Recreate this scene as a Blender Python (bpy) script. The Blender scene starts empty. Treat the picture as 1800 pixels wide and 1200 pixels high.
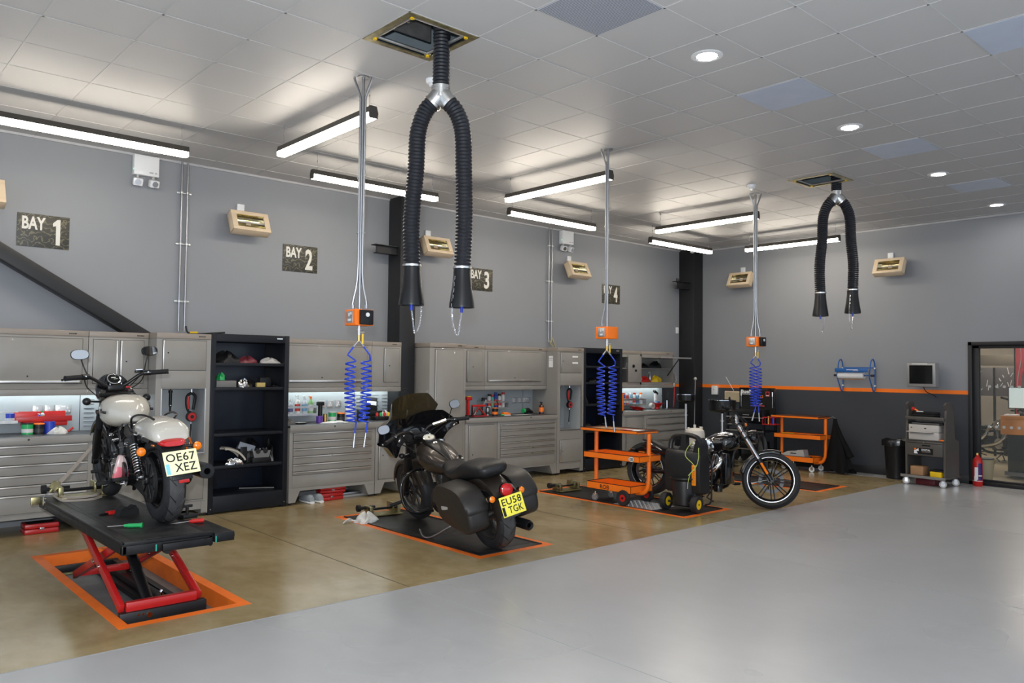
import bpy, bmesh, math, random
from math import sin, cos, pi, radians, sqrt, atan2
from mathutils import Vector, Matrix, Euler
random.seed(7)
SC = bpy.context.scene
COL = SC.collection

# ---------------------------------------------------------------- camera
YAW, PITCH, ROLL = radians(47.994), radians(1.9985), radians(0.6137)
EYE = Vector((0, 0, 1.661))
_f = Vector((cos(YAW) * cos(PITCH), sin(YAW) * cos(PITCH), sin(PITCH)))
_r = _f.cross(Vector((0, 0, 1))).normalized()
_u = _r.cross(_f)
_r2 = _r * cos(ROLL) + _u * sin(ROLL)
_u2 = -_r * sin(ROLL) + _u * cos(ROLL)
cam_data = bpy.data.cameras.new('camera')
cam_data.sensor_width = 36.0
cam_data.lens = 1397.4 / 1800 * 36
cam_data.clip_end = 100
cam = bpy.data.objects.new('camera', cam_data)
COL.objects.link(cam)
_m = Matrix((_r2, _u2, -_f)).transposed().to_4x4()
_m.translation = EYE
cam.matrix_world = _m
SC.camera = cam

# ---------------------------------------------------------------- world and exposure
SC.view_settings.view_transform = 'Standard'
SC.view_settings.look = 'None'
SC.view_settings.gamma = 1.0
SC.view_settings.use_curve_mapping = False
SC.view_settings.exposure = 0.0
world = bpy.data.worlds.new('world')
SC.world = world
world.use_nodes = True
world.node_tree.nodes['Background'].inputs[0].default_value = (0.72, 0.84, 1.0, 1)
world.node_tree.nodes['Background'].inputs[1].default_value = 1.55
LAMP_POWER = 38.0
# the photographer's flash gun, just above the lens
fl = bpy.data.lights.new('camera_flash', 'POINT'); fl.energy = 860; fl.color = (0.95, 0.98, 1.0); fl.shadow_soft_size = 0.04
flo = bpy.data.objects.new('camera_flash', fl); COL.objects.link(flo); flo.location = (-0.05, 0.03, 1.86)

# ---------------------------------------------------------------- materials
MATS = {}
def mat(name, col=(0.5, 0.5, 0.5), rough=0.5, metal=0.0, var=0.06, scale=6.0, bump=0.0, coat=0.0,
        emit=None, estr=0.0, alpha=1.0, trans=0.0, ior=1.45, spec=None):
    """Principled material whose colour and roughness vary a little with a noise texture."""
    if name in MATS: return MATS[name]
    m = bpy.data.materials.new(name); m.use_nodes = True
    nt = m.node_tree; n = nt.nodes; l = nt.links
    b = n['Principled BSDF']
    b.inputs['Base Color'].default_value = (*col, 1)
    b.inputs['Roughness'].default_value = rough
    b.inputs['Metallic'].default_value = metal
    b.inputs['IOR'].default_value = ior
    if spec is not None: b.inputs['Specular IOR Level'].default_value = spec
    if coat: b.inputs['Coat Weight'].default_value = coat; b.inputs['Coat Roughness'].default_value = 0.05
    if alpha < 1: b.inputs['Alpha'].default_value = alpha
    if trans: b.inputs['Transmission Weight'].default_value = trans
    if emit: b.inputs['Emission Color'].default_value = (*emit, 1); b.inputs['Emission Strength'].default_value = estr
    if var > 0:
        tc = n.new('ShaderNodeTexCoord'); no = n.new('ShaderNodeTexNoise'); no.inputs['Scale'].default_value = scale
        no.inputs['Detail'].default_value = 4
        l.new(tc.outputs['Object'], no.inputs['Vector'])
        rp = n.new('ShaderNodeValToRGB')
        rp.color_ramp.elements[0].position = 0.3; rp.color_ramp.elements[1].position = 0.7
        rp.color_ramp.elements[0].color = (*[max(0, c * (1 - var)) for c in col], 1)
        rp.color_ramp.elements[1].color = (*[min(1, c * (1 + var)) for c in col], 1)
        l.new(no.outputs['Fac'], rp.inputs['Fac']); l.new(rp.outputs['Color'], b.inputs['Base Color'])
        mr = n.new('ShaderNodeMapRange'); mr.inputs['To Min'].default_value = max(0, rough - var * .4); mr.inputs['To Max'].default_value = min(1, rough + var * .4)
        l.new(no.outputs['Fac'], mr.inputs['Value']); l.new(mr.outputs['Result'], b.inputs['Roughness'])
        if bump:
            bp = n.new('ShaderNodeBump'); bp.inputs['Strength'].default_value = bump; bp.inputs['Distance'].default_value = 0.01
            l.new(no.outputs['Fac'], bp.inputs['Height']); l.new(bp.outputs['Normal'], b.inputs['Normal'])
    MATS[name] = m
    return m

M_cab = mat('cabinet_paint', (0.252, 0.241, 0.222), 0.30, var=.03, coat=.25)
M_cabtop = mat('cabinet_fascia', (0.262, 0.225, 0.190), 0.35, var=.03, coat=.2)
M_house = mat('lamp_housing_paint', (0.045, 0.040, 0.035), .45)
M_dark = mat('gap_black', (0.008, 0.008, 0.009), 0.6)
M_navy = mat('shelf_black_paint', (0.010, 0.0115, 0.016), 0.42, var=.08, spec=.3)
M_navyin = mat('shelf_inner_paint', (0.007, 0.010, 0.020), 0.30, var=.08)
M_worktop = mat('worktop', (0.045, 0.048, 0.055), 0.35, var=.1)
M_splash = mat('backsplash', (0.33, 0.36, 0.38), 0.4, var=.02)
M_alu = mat('aluminium', (0.72, 0.70, 0.66), 0.28, 1.0, var=.04)
M_chrome = mat('chrome', (0.82, 0.82, 0.84), 0.08, 1.0, var=.02)
M_steel = mat('steel', (0.34, 0.34, 0.35), 0.36, 1.0, var=.08)
M_galv = mat('galvanised', (0.55, 0.55, 0.54), 0.38, 0.9, var=.12, scale=14)
M_zinc = mat('zinc_yellow', (0.34, 0.30, 0.16), 0.38, 0.9, var=.3, scale=20)
M_black = mat('black_plastic', (0.008, 0.008, 0.009), 0.42, var=.1, spec=.4)
M_gloss = mat('gloss_black', (0.006, 0.006, 0.007), 0.10, var=.05, coat=.6)
M_satin = mat('satin_black', (0.009, 0.009, 0.010), 0.32, 0.2, var=.08)
M_rubber = mat('rubber', (0.012, 0.012, 0.013), 0.62, var=.15, scale=12, spec=.3)
M_tyre = mat('tyre_rubber', (0.020, 0.020, 0.022), 0.55, var=.2, scale=18, spec=.35)
M_leather = mat('seat_vinyl', (0.012, 0.012, 0.013), 0.42, var=.1, scale=40, bump=.15)
M_col = mat('column_paint', (0.012, 0.0125, 0.014), 0.45, var=.08)
M_white = mat('white_plastic', (0.72, 0.73, 0.74), 0.35, var=.02)
M_paper = mat('paper', (0.75, 0.75, 0.76), 0.8, var=.03)
M_ltgrey = mat('light_grey_plastic', (0.42, 0.40, 0.38), 0.45, var=.03)
M_grey = mat('grey_plastic', (0.16, 0.155, 0.15), 0.4, var=.05)
M_orange = mat('orange_paint', (0.92, 0.19, 0.012), 0.38, var=.04)
M_orange2 = mat('orange_floor_paint', (0.86, 0.17, 0.014), 0.42, var=.08, scale=9)
M_red = mat('red_paint', (0.42, 0.012, 0.012), 0.33, var=.06, coat=.3)
M_redpl = mat('red_plastic', (0.50, 0.014, 0.012), 0.35, var=.05)
M_blue = mat('blue_hose', (0.012, 0.05, 0.50), 0.30, var=.05)
M_bluepl = mat('blue_plastic', (0.02, 0.05, 0.42), 0.35, var=.05)
M_bluemt = mat('blue_powder_coat', (0.015, 0.10, 0.33), 0.4, var=.05)
M_green = mat('green_plastic', (0.02, 0.36, 0.10), 0.3, var=.05)
M_yellow = mat('yellow_plastic', (0.78, 0.50, 0.01), 0.4, var=.05)
M_cream = mat('cream_enamel', (0.66, 0.52, 0.36), 0.42, var=.05)
M_glassblk = mat('dark_glass', (0.004, 0.005, 0.006), 0.06, var=0)
M_brown = mat('brown_glass', (0.05, 0.015, 0.006), 0.1, var=0, coat=.5)
M_pearl = mat('pearl_white_paint', (0.50, 0.47, 0.41), 0.18, var=.02, coat=.6)
M_bronze = mat('charcoal_bronze_paint', (0.030, 0.023, 0.018), 0.30, 0.30, var=.05, coat=.3)
M_bag = mat('saddlebag_vinyl', (0.018, 0.016, 0.0155), 0.45, var=.08, scale=25, bump=.08)
M_redlens = mat('red_lens', (0.55, 0.01, 0.01), 0.12, var=.1, scale=60, coat=.5)
M_amber = mat('amber_lens', (0.85, 0.20, 0.005), 0.15, var=.2, scale=90, coat=.5)
M_plateY = mat('plate_yellow', (0.92, 0.82, 0.08), 0.35, var=.01)
M_plateGlare = mat('plate_glare_yellow', (1.0, 0.97, 0.55), 0.35, var=.01)  # yellow plate whitened: the flash glare is put into its base colour
M_ink = mat('ink_black', (0.006, 0.006, 0.006), 0.5, var=0)
M_copper = mat('brass', (0.55, 0.33, 0.10), 0.3, 1.0, var=.1)
M_cloth = mat('white_rag', (0.62, 0.61, 0.58), 0.9, var=.15, scale=20)
M_card = mat('cardboard', (0.36, 0.20, 0.10), 0.8, var=.08)
M_wood = mat('orange_wood', (0.62, 0.22, 0.04), 0.35, var=.25, scale=3, coat=.2)
M_diff = mat('lamp_diffuser', (0.9, 0.9, 0.9), 0.5, var=0, emit=(1.0, 0.90, 0.76), estr=LAMP_POWER)
M_led = mat('led_strip', (0.9, 0.9, 0.9), 0.5, var=0, emit=(0.90, 1.0, 0.97), estr=17.0)
M_down = mat('downlight_lens', (0.9, 0.9, 0.9), 0.5, var=0, emit=(1.0, 0.96, 0.90), estr=150.0)
M_mirror = mat('mirror_glass', (0.85, 0.87, 0.9), 0.03, 1.0, var=0)
M_dial = mat('dial_face', (0.62, 0.62, 0.54), 0.4, var=.02)
M_sign = None
M_hose = mat('ribbed_hose_rubber', (0.013, 0.0145, 0.019), 0.42, var=.2, scale=30)
M_tread = mat('chequer_plate', (0.30, 0.30, 0.30), 0.4, 0.7, var=.25, scale=40)
M_lift = mat('lift_deck_black', (0.008, 0.008, 0.009), 0.38, var=.35, scale=8, spec=.28)

# ---------------------------------------------------------------- mesh builder
class MB:
    def __init__(s): s.v = []; s.f = []; s.fm = []; s.mats = []; s.cur = 0; s.X = Matrix.Identity(4); s.stack = []; s.flat = False
    def m(s, material):
        if material not in s.mats: s.mats.append(material)
        s.cur = s.mats.index(material); return s
    def push(s, M): s.stack.append(s.X.copy()); s.X = s.X @ M; return s
    def pop(s): s.X = s.stack.pop(); return s
    def add(s, vs, fs):
        b = len(s.v); s.v += [tuple(s.X @ Vector(p)) for p in vs]
        s.f += [tuple(i + b for i in f) for f in fs]; s.fm += [s.cur] * len(fs); return s
    def box(s, x0, x1, y0, y1, z0, z1, c=0.0):
        if x1 < x0: x0, x1 = x1, x0
        if y1 < y0: y0, y1 = y1, y0
        if z1 < z0: z0, z1 = z1, z0
        c = min(c, (x1 - x0) * .45, (y1 - y0) * .45, (z1 - z0) * .45)
        if c <= 1e-5:
            vs = [(x, y, z) for x in (x0, x1) for y in (y0, y1) for z in (z0, z1)]
            return s.add(vs, [(0, 1, 3, 2), (4, 6, 7, 5), (0, 4, 5, 1), (2, 3, 7, 6), (0, 2, 6, 4), (1, 5, 7, 3)])
        bm = bmesh.new(); bmesh.ops.create_cube(bm, size=1)
        for v in bm.verts: v.co = Vector(((x0 + x1) / 2 + v.co.x * (x1 - x0), (y0 + y1) / 2 + v.co.y * (y1 - y0), (z0 + z1) / 2 + v.co.z * (z1 - z0)))
        bmesh.ops.bevel(bm, geom=list(bm.edges), offset=c, segments=2, affect='EDGES', profile=.5)
        bm.verts.index_update()
        vs = [tuple(v.co) for v in bm.verts]; fs = [tuple(v.index for v in f.verts) for f in bm.faces]; bm.free()
        return s.add(vs, fs)
    def cbox(s, c, d, ch=0.0): return s.box(c[0] - d[0] / 2, c[0] + d[0] / 2, c[1] - d[1] / 2, c[1] + d[1] / 2, c[2] - d[2] / 2, c[2] + d[2] / 2, ch)
    def cyl(s, p0, p1, r0, r1=None, n=16, caps=True):
        r1 = r0 if r1 is None else r1
        p0, p1 = Vector(p0), Vector(p1); d = (p1 - p0).normalized()
        a = d.orthogonal().normalized(); b = d.cross(a)
        vs = []
        for p, r in ((p0, r0), (p1, r1)):
            for i in range(n):
                t = 2 * pi * i / n; vs.append(p + a * (r * cos(t)) + b * (r * sin(t)))
        fs = [(i, (i + 1) % n, n + (i + 1) % n, n + i) for i in range(n)]
        if caps: fs += [tuple(reversed(range(n))), tuple(range(n, 2 * n))]
        return s.add(vs, fs)
    def tube(s, pts, r, n=10, caps=True, rr=None, closed=False):
        pts = [Vector(p) for p in pts]; N = len(pts)
        T = []
        for i in range(N):
            a = pts[(i - 1) % N] if (closed or i > 0) else pts[i]; b = pts[(i + 1) % N] if (closed or i < N - 1) else pts[i]
            T.append((b - a).normalized())
        u = T[0].orthogonal().normalized(); vs = []
        for i in range(N):
            if i: 
                u = u - T[i] * u.dot(T[i])
                u = u.normalized() if u.length > 1e-6 else T[i].orthogonal().normalized()
            w = T[i].cross(u); R = rr[i] if rr else r
            for k in range(n):
                t = 2 * pi * k / n; vs.append(pts[i] + u * (R * cos(t)) + w * (R * sin(t)))
        fs = []
        for i in range(N if closed else N - 1):
            j = (i + 1) % N
            for k in range(n): fs.append((i * n + k, i * n + (k + 1) % n, j * n + (k + 1) % n, j * n + k))
        if caps and not closed: fs += [tuple(reversed(range(n))), tuple(range((N - 1) * n, N * n))]
        return s.add(vs, fs)
    def lathe(s, prof, c=(0, 0, 0), axis='z', n=24, caps=True):
        """prof: list of (r, h) along the axis."""
        vs = []
        for r, h in prof:
            for k in range(n):
                t = 2 * pi * k / n; a, b = r * cos(t), r * sin(t)
                p = {'z': (a, b, h), 'y': (b, h, a), 'x': (h, a, b)}[axis]
                vs.append((p[0] + c[0], p[1] + c[1], p[2] + c[2]))
        fs = []
        for i in range(len(prof) - 1):
            for k in range(n): fs.append((i * n + k, i * n + (k + 1) % n, (i + 1) * n + (k + 1) % n, (i + 1) * n + k))
        if caps: fs += [tuple(reversed(range(n))), tuple(range((len(prof) - 1) * n, len(prof) * n))]
        return s.add(vs, fs)
    def ring(s, prof, c=(0, 0, 0), axis='y', n=40):
        """closed profile [(r,h)] swept round the axis (torus-like)."""
        P = len(prof); vs = []
        for k in range(n):
            t = 2 * pi * k / n
            for r, h in prof:
                a, b = r * cos(t), r * sin(t)
                p = {'z': (a, b, h), 'y': (b, h, a), 'x': (h, a, b)}[axis]
                vs.append((p[0] + c[0], p[1] + c[1], p[2] + c[2]))
        fs = []
        for k in range(n):
            kk = (k + 1) % n
            for i in range(P): j = (i + 1) % P; fs.append((k * P + i, k * P + j, kk * P + j, kk * P + i))
        return s.add(vs, fs)
    def prism(s, poly, t0, t1, axis='y'):
        """polygon (a,b) extruded along axis: y->(x,z), x->(y,z), z->(x,y)."""
        def P(a, b, t): return {'y': (a, t, b), 'x': (t, a, b), 'z': (a, b, t)}[axis]
        n = len(poly); vs = [P(a, b, t0) for a, b in poly] + [P(a, b, t1) for a, b in poly]
        return s.add(vs, [tuple(range(n)), tuple(reversed(range(n, 2 * n)))] + [(i, (i + 1) % n, n + (i + 1) % n, n + i) for i in range(n)])
    def loft(s, secs, n=20, caps=True):
        """secs: (x, cy, cz, half_w, half_h_up, half_h_down, exponent) cross-sections in the yz plane."""
        vs = []
        for (x, cy, cz, w, hu, hd, e) in secs:
            for k in range(n):
                t = 2 * pi * k / n; c_, s_ = cos(t), sin(t)
                y = cy + w * math.copysign(abs(c_) ** (2 / e), c_); h = hu if s_ >= 0 else hd
                vs.append((x, y, cz + h * math.copysign(abs(s_) ** (2 / e), s_)))
        fs = []
        for i in range(len(secs) - 1):
            for k in range(n): fs.append((i * n + k, i * n + (k + 1) % n, (i + 1) * n + (k + 1) % n, (i + 1) * n + k))
        if caps: fs += [tuple(reversed(range(n))), tuple(range((len(secs) - 1) * n, len(secs) * n))]
        return s.add(vs, fs)
    def ball(s, c, r, n=14, sx=1, sy=1, sz=1):
        prof = [(max(1e-4, r * sin(pi * i / (n // 2))), -r * cos(pi * i / (n // 2))) for i in range(n // 2 + 1)]
        s.push(Matrix.Translation(c) @ Matrix.Diagonal((sx, sy, sz, 1))); s.lathe(prof, n=n); return s.pop()
    def blob(s, c, d, seed=0, n=9, amp=.25, flat=True):
        """crumpled lump of cloth resting on its base."""
        rnd = random.Random(seed); ph = [rnd.uniform(0, 6.28) for _ in range(8)]
        vs = []; N = n * 2
        for i in range(n):
            a = (pi / 2) * i / (n - 1)
            for k in range(N):
                t = 2 * pi * k / N
                q = 1 + amp * (sin(3 * t + ph[0] + 2 * a) * .5 + sin(5 * t + ph[1] - 3 * a) * .35 + sin(9 * t + ph[2] + a) * .2)
                hh = sin(a) * (1 + amp * sin(4 * t + ph[3]) + amp * .6 * sin(7 * t + ph[4])) if i < n - 1 else 1
                rr = cos(a) if i < n - 1 else 0.001
                vs.append((c[0] + d[0] * rr * q * cos(t), c[1] + d[1] * rr * q * sin(t), c[2] + d[2] * max(0, hh)))
        fs = [(i * N + k, i * N + (k + 1) % N, (i + 1) * N + (k + 1) % N, (i + 1) * N + k) for i in range(n - 1) for k in range(N)]
        fs += [tuple(reversed(range(N)))]
        return s.add(vs, fs)
    def build(s, name, parent=None, loc=None, angle=35):
        me = bpy.data.meshes.new(name); me.from_pydata(s.v, [], s.f)
        for m_ in s.mats: me.materials.append(m_)
        me.polygons.foreach_set('material_index', s.fm)
        bm = bmesh.new(); bm.from_mesh(me); bmesh.ops.recalc_face_normals(bm, faces=bm.faces); bm.to_mesh(me); bm.free()
        me.polygons.foreach_set('use_smooth', [True] * len(me.polygons))
        me.set_sharp_from_angle(angle=radians(angle)); me.update()
        o = bpy.data.objects.new(name, me); COL.objects.link(o)
        if parent is not None: o.parent = parent
        if loc is not None: o.location = loc
        return o
def B(material): return MB().m(material)

def tag(o, label, cat, group=None, kind=None):
    o['label'] = label; o['category'] = cat
    if group: o['group'] = group
    if kind: o['kind'] = kind
    return o
def thing(name, label, cat, loc=(0, 0, 0), rz=0.0, group=None, rx=0.0, ry=0.0):
    o = bpy.data.objects.new(name, None); COL.objects.link(o); o.empty_display_size = .1
    o.location = loc; o.rotation_euler = (rx, ry, rz)
    return tag(o, label, cat, group)
def struct(name, mb, **k):
    o = mb.build(name, **k); o['kind'] = 'structure'; return o
def kids(o): return [c for c in bpy.data.objects if c.parent == o]
def dup(root, loc=None, rz=None, label=None, group=None):
    def rec(o, par):
        c = o.copy(); COL.objects.link(c)
        if par is not None: c.parent = par
        for ch in kids(o): rec(ch, c)
        return c
    r = rec(root, None)
    if loc is not None: r.location = loc
    if rz is not None: r.rotation_euler[2] = rz
    if label: r['label'] = label
    if group: r['group'] = group
    return r
def text_mesh(name, txt, material, w, h, M, parent=None, offset=0.0, extrude=0.0008, spacing=1.0):
    """Lettering fitted to w x h, centred in the XY plane, then placed by matrix M."""
    cu = bpy.data.curves.new(name, 'FONT'); cu.body = txt; cu.align_x = 'CENTER'; cu.offset = offset; cu.space_character = spacing
    cu.space_line = 0.92; cu.resolution_u = 3
    t = bpy.data.objects.new(name, cu); COL.objects.link(t)
    bpy.context.view_layer.update()
    me = bpy.data.meshes.new_from_object(t.evaluated_get(bpy.context.evaluated_depsgraph_get()))
    bpy.data.objects.remove(t); bpy.data.curves.remove(cu)
    xs = [v.co.x for v in me.vertices]; ys = [v.co.y for v in me.vertices]
    cx, cy = (min(xs) + max(xs)) / 2, (min(ys) + max(ys)) / 2
    sx, sy = w / max(1e-6, max(xs) - min(xs)), h / max(1e-6, max(ys) - min(ys))
    for v in me.vertices: v.co = M @ Vector(((v.co.x - cx) * sx, (v.co.y - cy) * sy, extrude))
    me.materials.clear(); me.materials.append(material)
    o = bpy.data.objects.new(name, me); COL.objects.link(o)
    if parent is not None: o.parent = parent
    return o
def face(loc, nx):
    """matrix that puts a sheet drawn in XY (normal +Z) upright at loc facing direction nx: '-y','-x','+x','+y','+z'."""
    R = {'-y': Matrix(((1, 0, 0), (0, 0, -1), (0, 1, 0))), '-x': Matrix(((0, 0, -1), (-1, 0, 0), (0, 1, 0))),
         '+x': Matrix(((0, 0, 1), (1, 0, 0), (0, 1, 0))), '+y': Matrix(((-1, 0, 0), (0, 0, 1), (0, 1, 0))), '+z': Matrix.Identity(3)}[nx]
    return Matrix.Translation(loc) @ R.to_4x4()
def arc(c, r, a0, a1, n, plane='xz'):
    out = []
    for i in range(n + 1):
        t = radians(a0 + (a1 - a0) * i / n)
        a, b = r * cos(t), r * sin(t)
        out.append({'xz': (c[0] + a, c[1], c[2] + b), 'yz': (c[0], c[1] + a, c[2] + b), 'xy': (c[0] + a, c[1] + b, c[2])}[plane])
    return out
def smooth(pts, n=6):
    """Catmull-Rom through the points."""
    P = [Vector(p) for p in pts]; P = [P[0] * 2 - P[1]] + P + [P[-1] * 2 - P[-2]]; out = []
    for i in range(1, len(P) - 2):
        for k in range(n):
            t = k / n
            out.append(0.5 * ((2 * P[i]) + (P[i + 1] - P[i - 1]) * t + (2 * P[i - 1] - 5 * P[i] + 4 * P[i + 1] - P[i + 2]) * t * t + (3 * P[i] - P[i - 1] - 3 * P[i + 1] + P[i + 2]) * t ** 3))
    return out + [P[-2]]
# ================================================================ ROOM
YW, XW, YB, ZC = 9.476, 13.276, 5.03, 4.046
X0, Y0 = -5.0, -5.0      # the hall runs on behind the camera
GX, GY, GS = 4.175, 3.768, 0.5976
PITS = [(1.56, 2.43), (4.50, 5.42), (7.52, 8.47), (10.62, 11.50)]
PY0, PY1 = 5.39, 7.93

def floor_material(tan):
    m = bpy.data.materials.new('tan_resin_floor' if tan else 'grey_resin_floor'); m.use_nodes = True
    nt = m.node_tree; n = nt.nodes; l = nt.links; b = n['Principled BSDF']
    tc = n.new('ShaderNodeTexCoord')
    def noise(sc, det=5, rough=.6, dist=0.0, stretch=None):
        mp = n.new('ShaderNodeMapping'); l.new(tc.outputs['Object'], mp.inputs['Vector'])
        if stretch: mp.inputs['Scale'].default_value = stretch
        x = n.new('ShaderNodeTexNoise'); x.inputs['Scale'].default_value = sc; x.inputs['Detail'].default_value = det; x.inputs['Roughness'].default_value = rough; x.inputs['Distortion'].default_value = dist
        l.new(mp.outputs['Vector'], x.inputs['Vector']); return x
    n1 = noise(1.1, 6, .62, .6); n2 = noise(7, 4, .6, .3, (1, .5, 1)); n3 = noise(0.35, 3, .5)
    rp = n.new('ShaderNodeValToRGB'); e = rp.color_ramp.elements
    if tan:
        e[0].position = .30; e[0].color = (0.215, 0.155, 0.070, 1); e[1].position = .72; e[1].color = (0.400, 0.325, 0.195, 1)
        q = e.new(.5); q.color = (0.300, 0.232, 0.118, 1)
    else:
        e[0].position = .3; e[0].color = (0.338, 0.342, 0.350, 1); e[1].position = .7; e[1].color = (0.386, 0.391, 0.400, 1)
    mx = n.new('ShaderNodeMix'); mx.data_type = 'FLOAT'; mx.inputs[0].default_value = .35
    l.new(n1.outputs['Fac'], mx.inputs[2]); l.new(n2.outputs['Fac'], mx.inputs[3])
    l.new(mx.outputs[0], rp.inputs['Fac']); l.new(rp.outputs['Color'], b.inputs['Base Color'])
    mr = n.new('ShaderNodeMapRange'); mr.inputs['From Min'].default_value = .15; mr.inputs['From Max'].default_value = .85; mr.interpolation_type = 'SMOOTHSTEP'
    mr.inputs['To Min'].default_value = .17 if tan else .24; mr.inputs['To Max'].default_value = .30 if tan else .36
    l.new(n3.outputs['Fac'], mr.inputs['Value']); l.new(mr.outputs['Result'], b.inputs['Roughness'])
    n4 = noise(3.0, 3, .5)
    bp = n.new('ShaderNodeBump'); bp.inputs['Strength'].default_value = .08; bp.inputs['Distance'].default_value = .01
    l.new(n4.outputs['Fac'], bp.inputs['Height']); l.new(bp.outputs['Normal'], b.inputs['Normal'])
    b.inputs['Specular IOR Level'].default_value = .6
    return m
M_tan, M_gfl = floor_material(True), floor_material(False)

def wall_material(col):
    return mat('wall_paint_%d' % int(col[0] * 1000), col, .55, var=.025, scale=2.0)
M_wall = mat('wall_grey_paint', (0.229, 0.238, 0.256), .50, var=.02, scale=1.5)
M_wallbot = mat('wall_dark_paint', (0.040, 0.044, 0.053), .5, var=.04, scale=1.5)
M_skirt = mat('skirting_black', (0.012, 0.012, 0.014), .5)

# floor: grey hall, tan bay zone with four lift recesses
mb = MB()
def fq(x0, x1, y0, y1, m_):
    mb.m(m_); mb.add([(x0, y0, 0), (x1, y0, 0), (x1, y1, 0), (x0, y1, 0)], [(0, 1, 2, 3)])
fq(X0, XW + .25, Y0, YB, M_gfl)
# the tan zone ends on a slanting line in front of the end wall
xs = [X0] + [v for p in PITS for v in p] + [XW - .42]
for i in range(0, len(xs) - 1):
    if i % 2 == 0:
        fq(xs[i], xs[i + 1], YB, YW, M_tan)
    else:
        fq(xs[i], xs[i + 1], YB, PY0, M_tan); fq(xs[i], xs[i + 1], PY1, YW, M_tan)
fq(XW - .42, XW + .25, YB, 7.0, M_gfl); fq(XW - .42, XW + .25, 7.0, YW, M_tan)
for k, (a, b) in enumerate(PITS):     # recess linings
    d = -.13
    i0, i1, j0, j1 = a + .075, b - .075, PY0 + .08, PY1 - .08
    mb.m(M_orange2)
    mb.add([(a, PY0, 0), (b, PY0, 0), (b, PY1, 0), (a, PY1, 0), (i0, j0, 0), (i1, j0, 0), (i1, j1, 0), (i0, j1, 0)], [(0, 1, 5, 4), (1, 2, 6, 5), (2, 3, 7, 6), (3, 0, 4, 7)])
    mb.add([(i0, j0, 0), (i1, j0, 0), (i1, j1, 0), (i0, j1, 0), (i0, j0, d), (i1, j0, d), (i1, j1, d), (i0, j1, d)], [(0, 1, 5, 4), (1, 2, 6, 5), (2, 3, 7, 6), (3, 0, 4, 7)])
    mb.m(mat('pit_floor', (0.16, 0.165, 0.17), .5, var=.2)); mb.add([(i0, j0, d), (i1, j0, d), (i1, j1, d), (i0, j1, d)], [(0, 1, 2, 3)])
struct('floor', mb)
# saw cut joints in the slab
mb = B(mat('joint_sealant', (0.075, 0.06, 0.04), .6)); 
for x in (3.52, 6.53, 9.55): mb.box(x - .004, x + .004, YB, 8.9, .0002, .0012)
struct('trim_1', mb)
mb = B(mat('joint_sealant_grey', (0.30, 0.31, 0.32), .5))
for x in (3.52, 6.53, 9.55): mb.box(x - .003, x + .003, -2, YB, .0002, .0012)
mb.box(X0, XW - .42, YB - .004, YB + .004, .0002, .0014)
struct('trim_2', mb)

# walls
mb = B(M_wall); mb.box(X0, XW + .3, YW, YW + .25, 0, ZC + .25); struct('wall_left', mb)
# the dark lower band and orange stripe at the end of the left wall
mb = B(M_wallbot); mb.box(12.40, XW, YW - .004, YW, 0, 1.35); struct('trim_3', mb)
mb = B(M_orange); mb.box(12.40, XW, YW - .005, YW, 1.35, 1.409); struct('trim_4', mb)
DY0, DY1, DZ = 1.20, 4.345, 2.15        # glazed opening in the end wall
mb = B(M_wall)
mb.box(XW, XW + .2, DY1, YW, 0, ZC + .25); mb.box(XW, XW + .2, Y0, DY0, 0, ZC + .25); mb.box(XW, XW + .2, DY0, DY1, DZ, ZC + .25)
struct('wall_right', mb)
mb = B(M_wallbot); mb.box(XW - .004, XW, DY1, YW, 0, 1.35); mb.box(XW - .004, XW, -2, DY0, 0, 1.35); struct('trim_5', mb)
mb = B(M_orange); mb.box(XW - .005, XW, DY1, YW, 1.35, 1.409); mb.box(XW - .005, XW, -2, DY0, 1.35, 1.409); struct('trim_6', mb)
mb = B(M_skirt); mb.box(XW - .02, XW - .004, DY1, YW, 0, .13, .003); mb.box(XW - .02, XW - .004, -2, DY0, 0, .13, .003); struct('baseboard_right', mb)
mb = B(M_skirt); mb.box(12.40, XW - .02, YW - .02, YW - .004, 0, .13, .003); struct('baseboard_left', mb)

# ceiling: lay-in grid of white metal tiles; two openings for the exhaust hoses, downlight and light-tile cut-outs
OPEN = [(-2, 1), (8, 2)]
XL = lambda i: GX + GS * i
YL = lambda j: GY + GS * j
OPENR = [(XL(-2) - .0, XL(-1), YL(1), YL(2)), (9.115, 9.665, 4.44, 5.02)]
M_tile = None
def ceiling_material():
    m = bpy.data.materials.new('ceiling_tile'); m.use_nodes = True
    nt = m.node_tree; n = nt.nodes; l = nt.links; b = n['Principled BSDF']
    b.inputs['Base Color'].default_value = (0.47, 0.468, 0.468, 1)
    tc = n.new('ShaderNodeTexCoord'); no = n.new('ShaderNodeTexNoise'); no.inputs['Scale'].default_value = 1.3
    l.new(tc.outputs['Object'], no.inputs['Vector'])
    mr = n.new('ShaderNodeMapRange'); mr.inputs['To Min'].default_value = .42; mr.inputs['To Max'].default_value = .55
    l.new(no.outputs['Fac'], mr.inputs['Value']); l.new(mr.outputs['Result'], b.inputs['Roughness'])
    b.inputs['Specular IOR Level'].default_value = .4
    return m
M_tile = ceiling_material()
mb = MB().m(M_tile)
xs = sorted(set([X0, XW, OPENR[0][0], OPENR[0][1], OPENR[1][0], OPENR[1][1]])); ys = sorted(set([Y0, YW, OPENR[0][2], OPENR[0][3], OPENR[1][2], OPENR[1][3]]))
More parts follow.
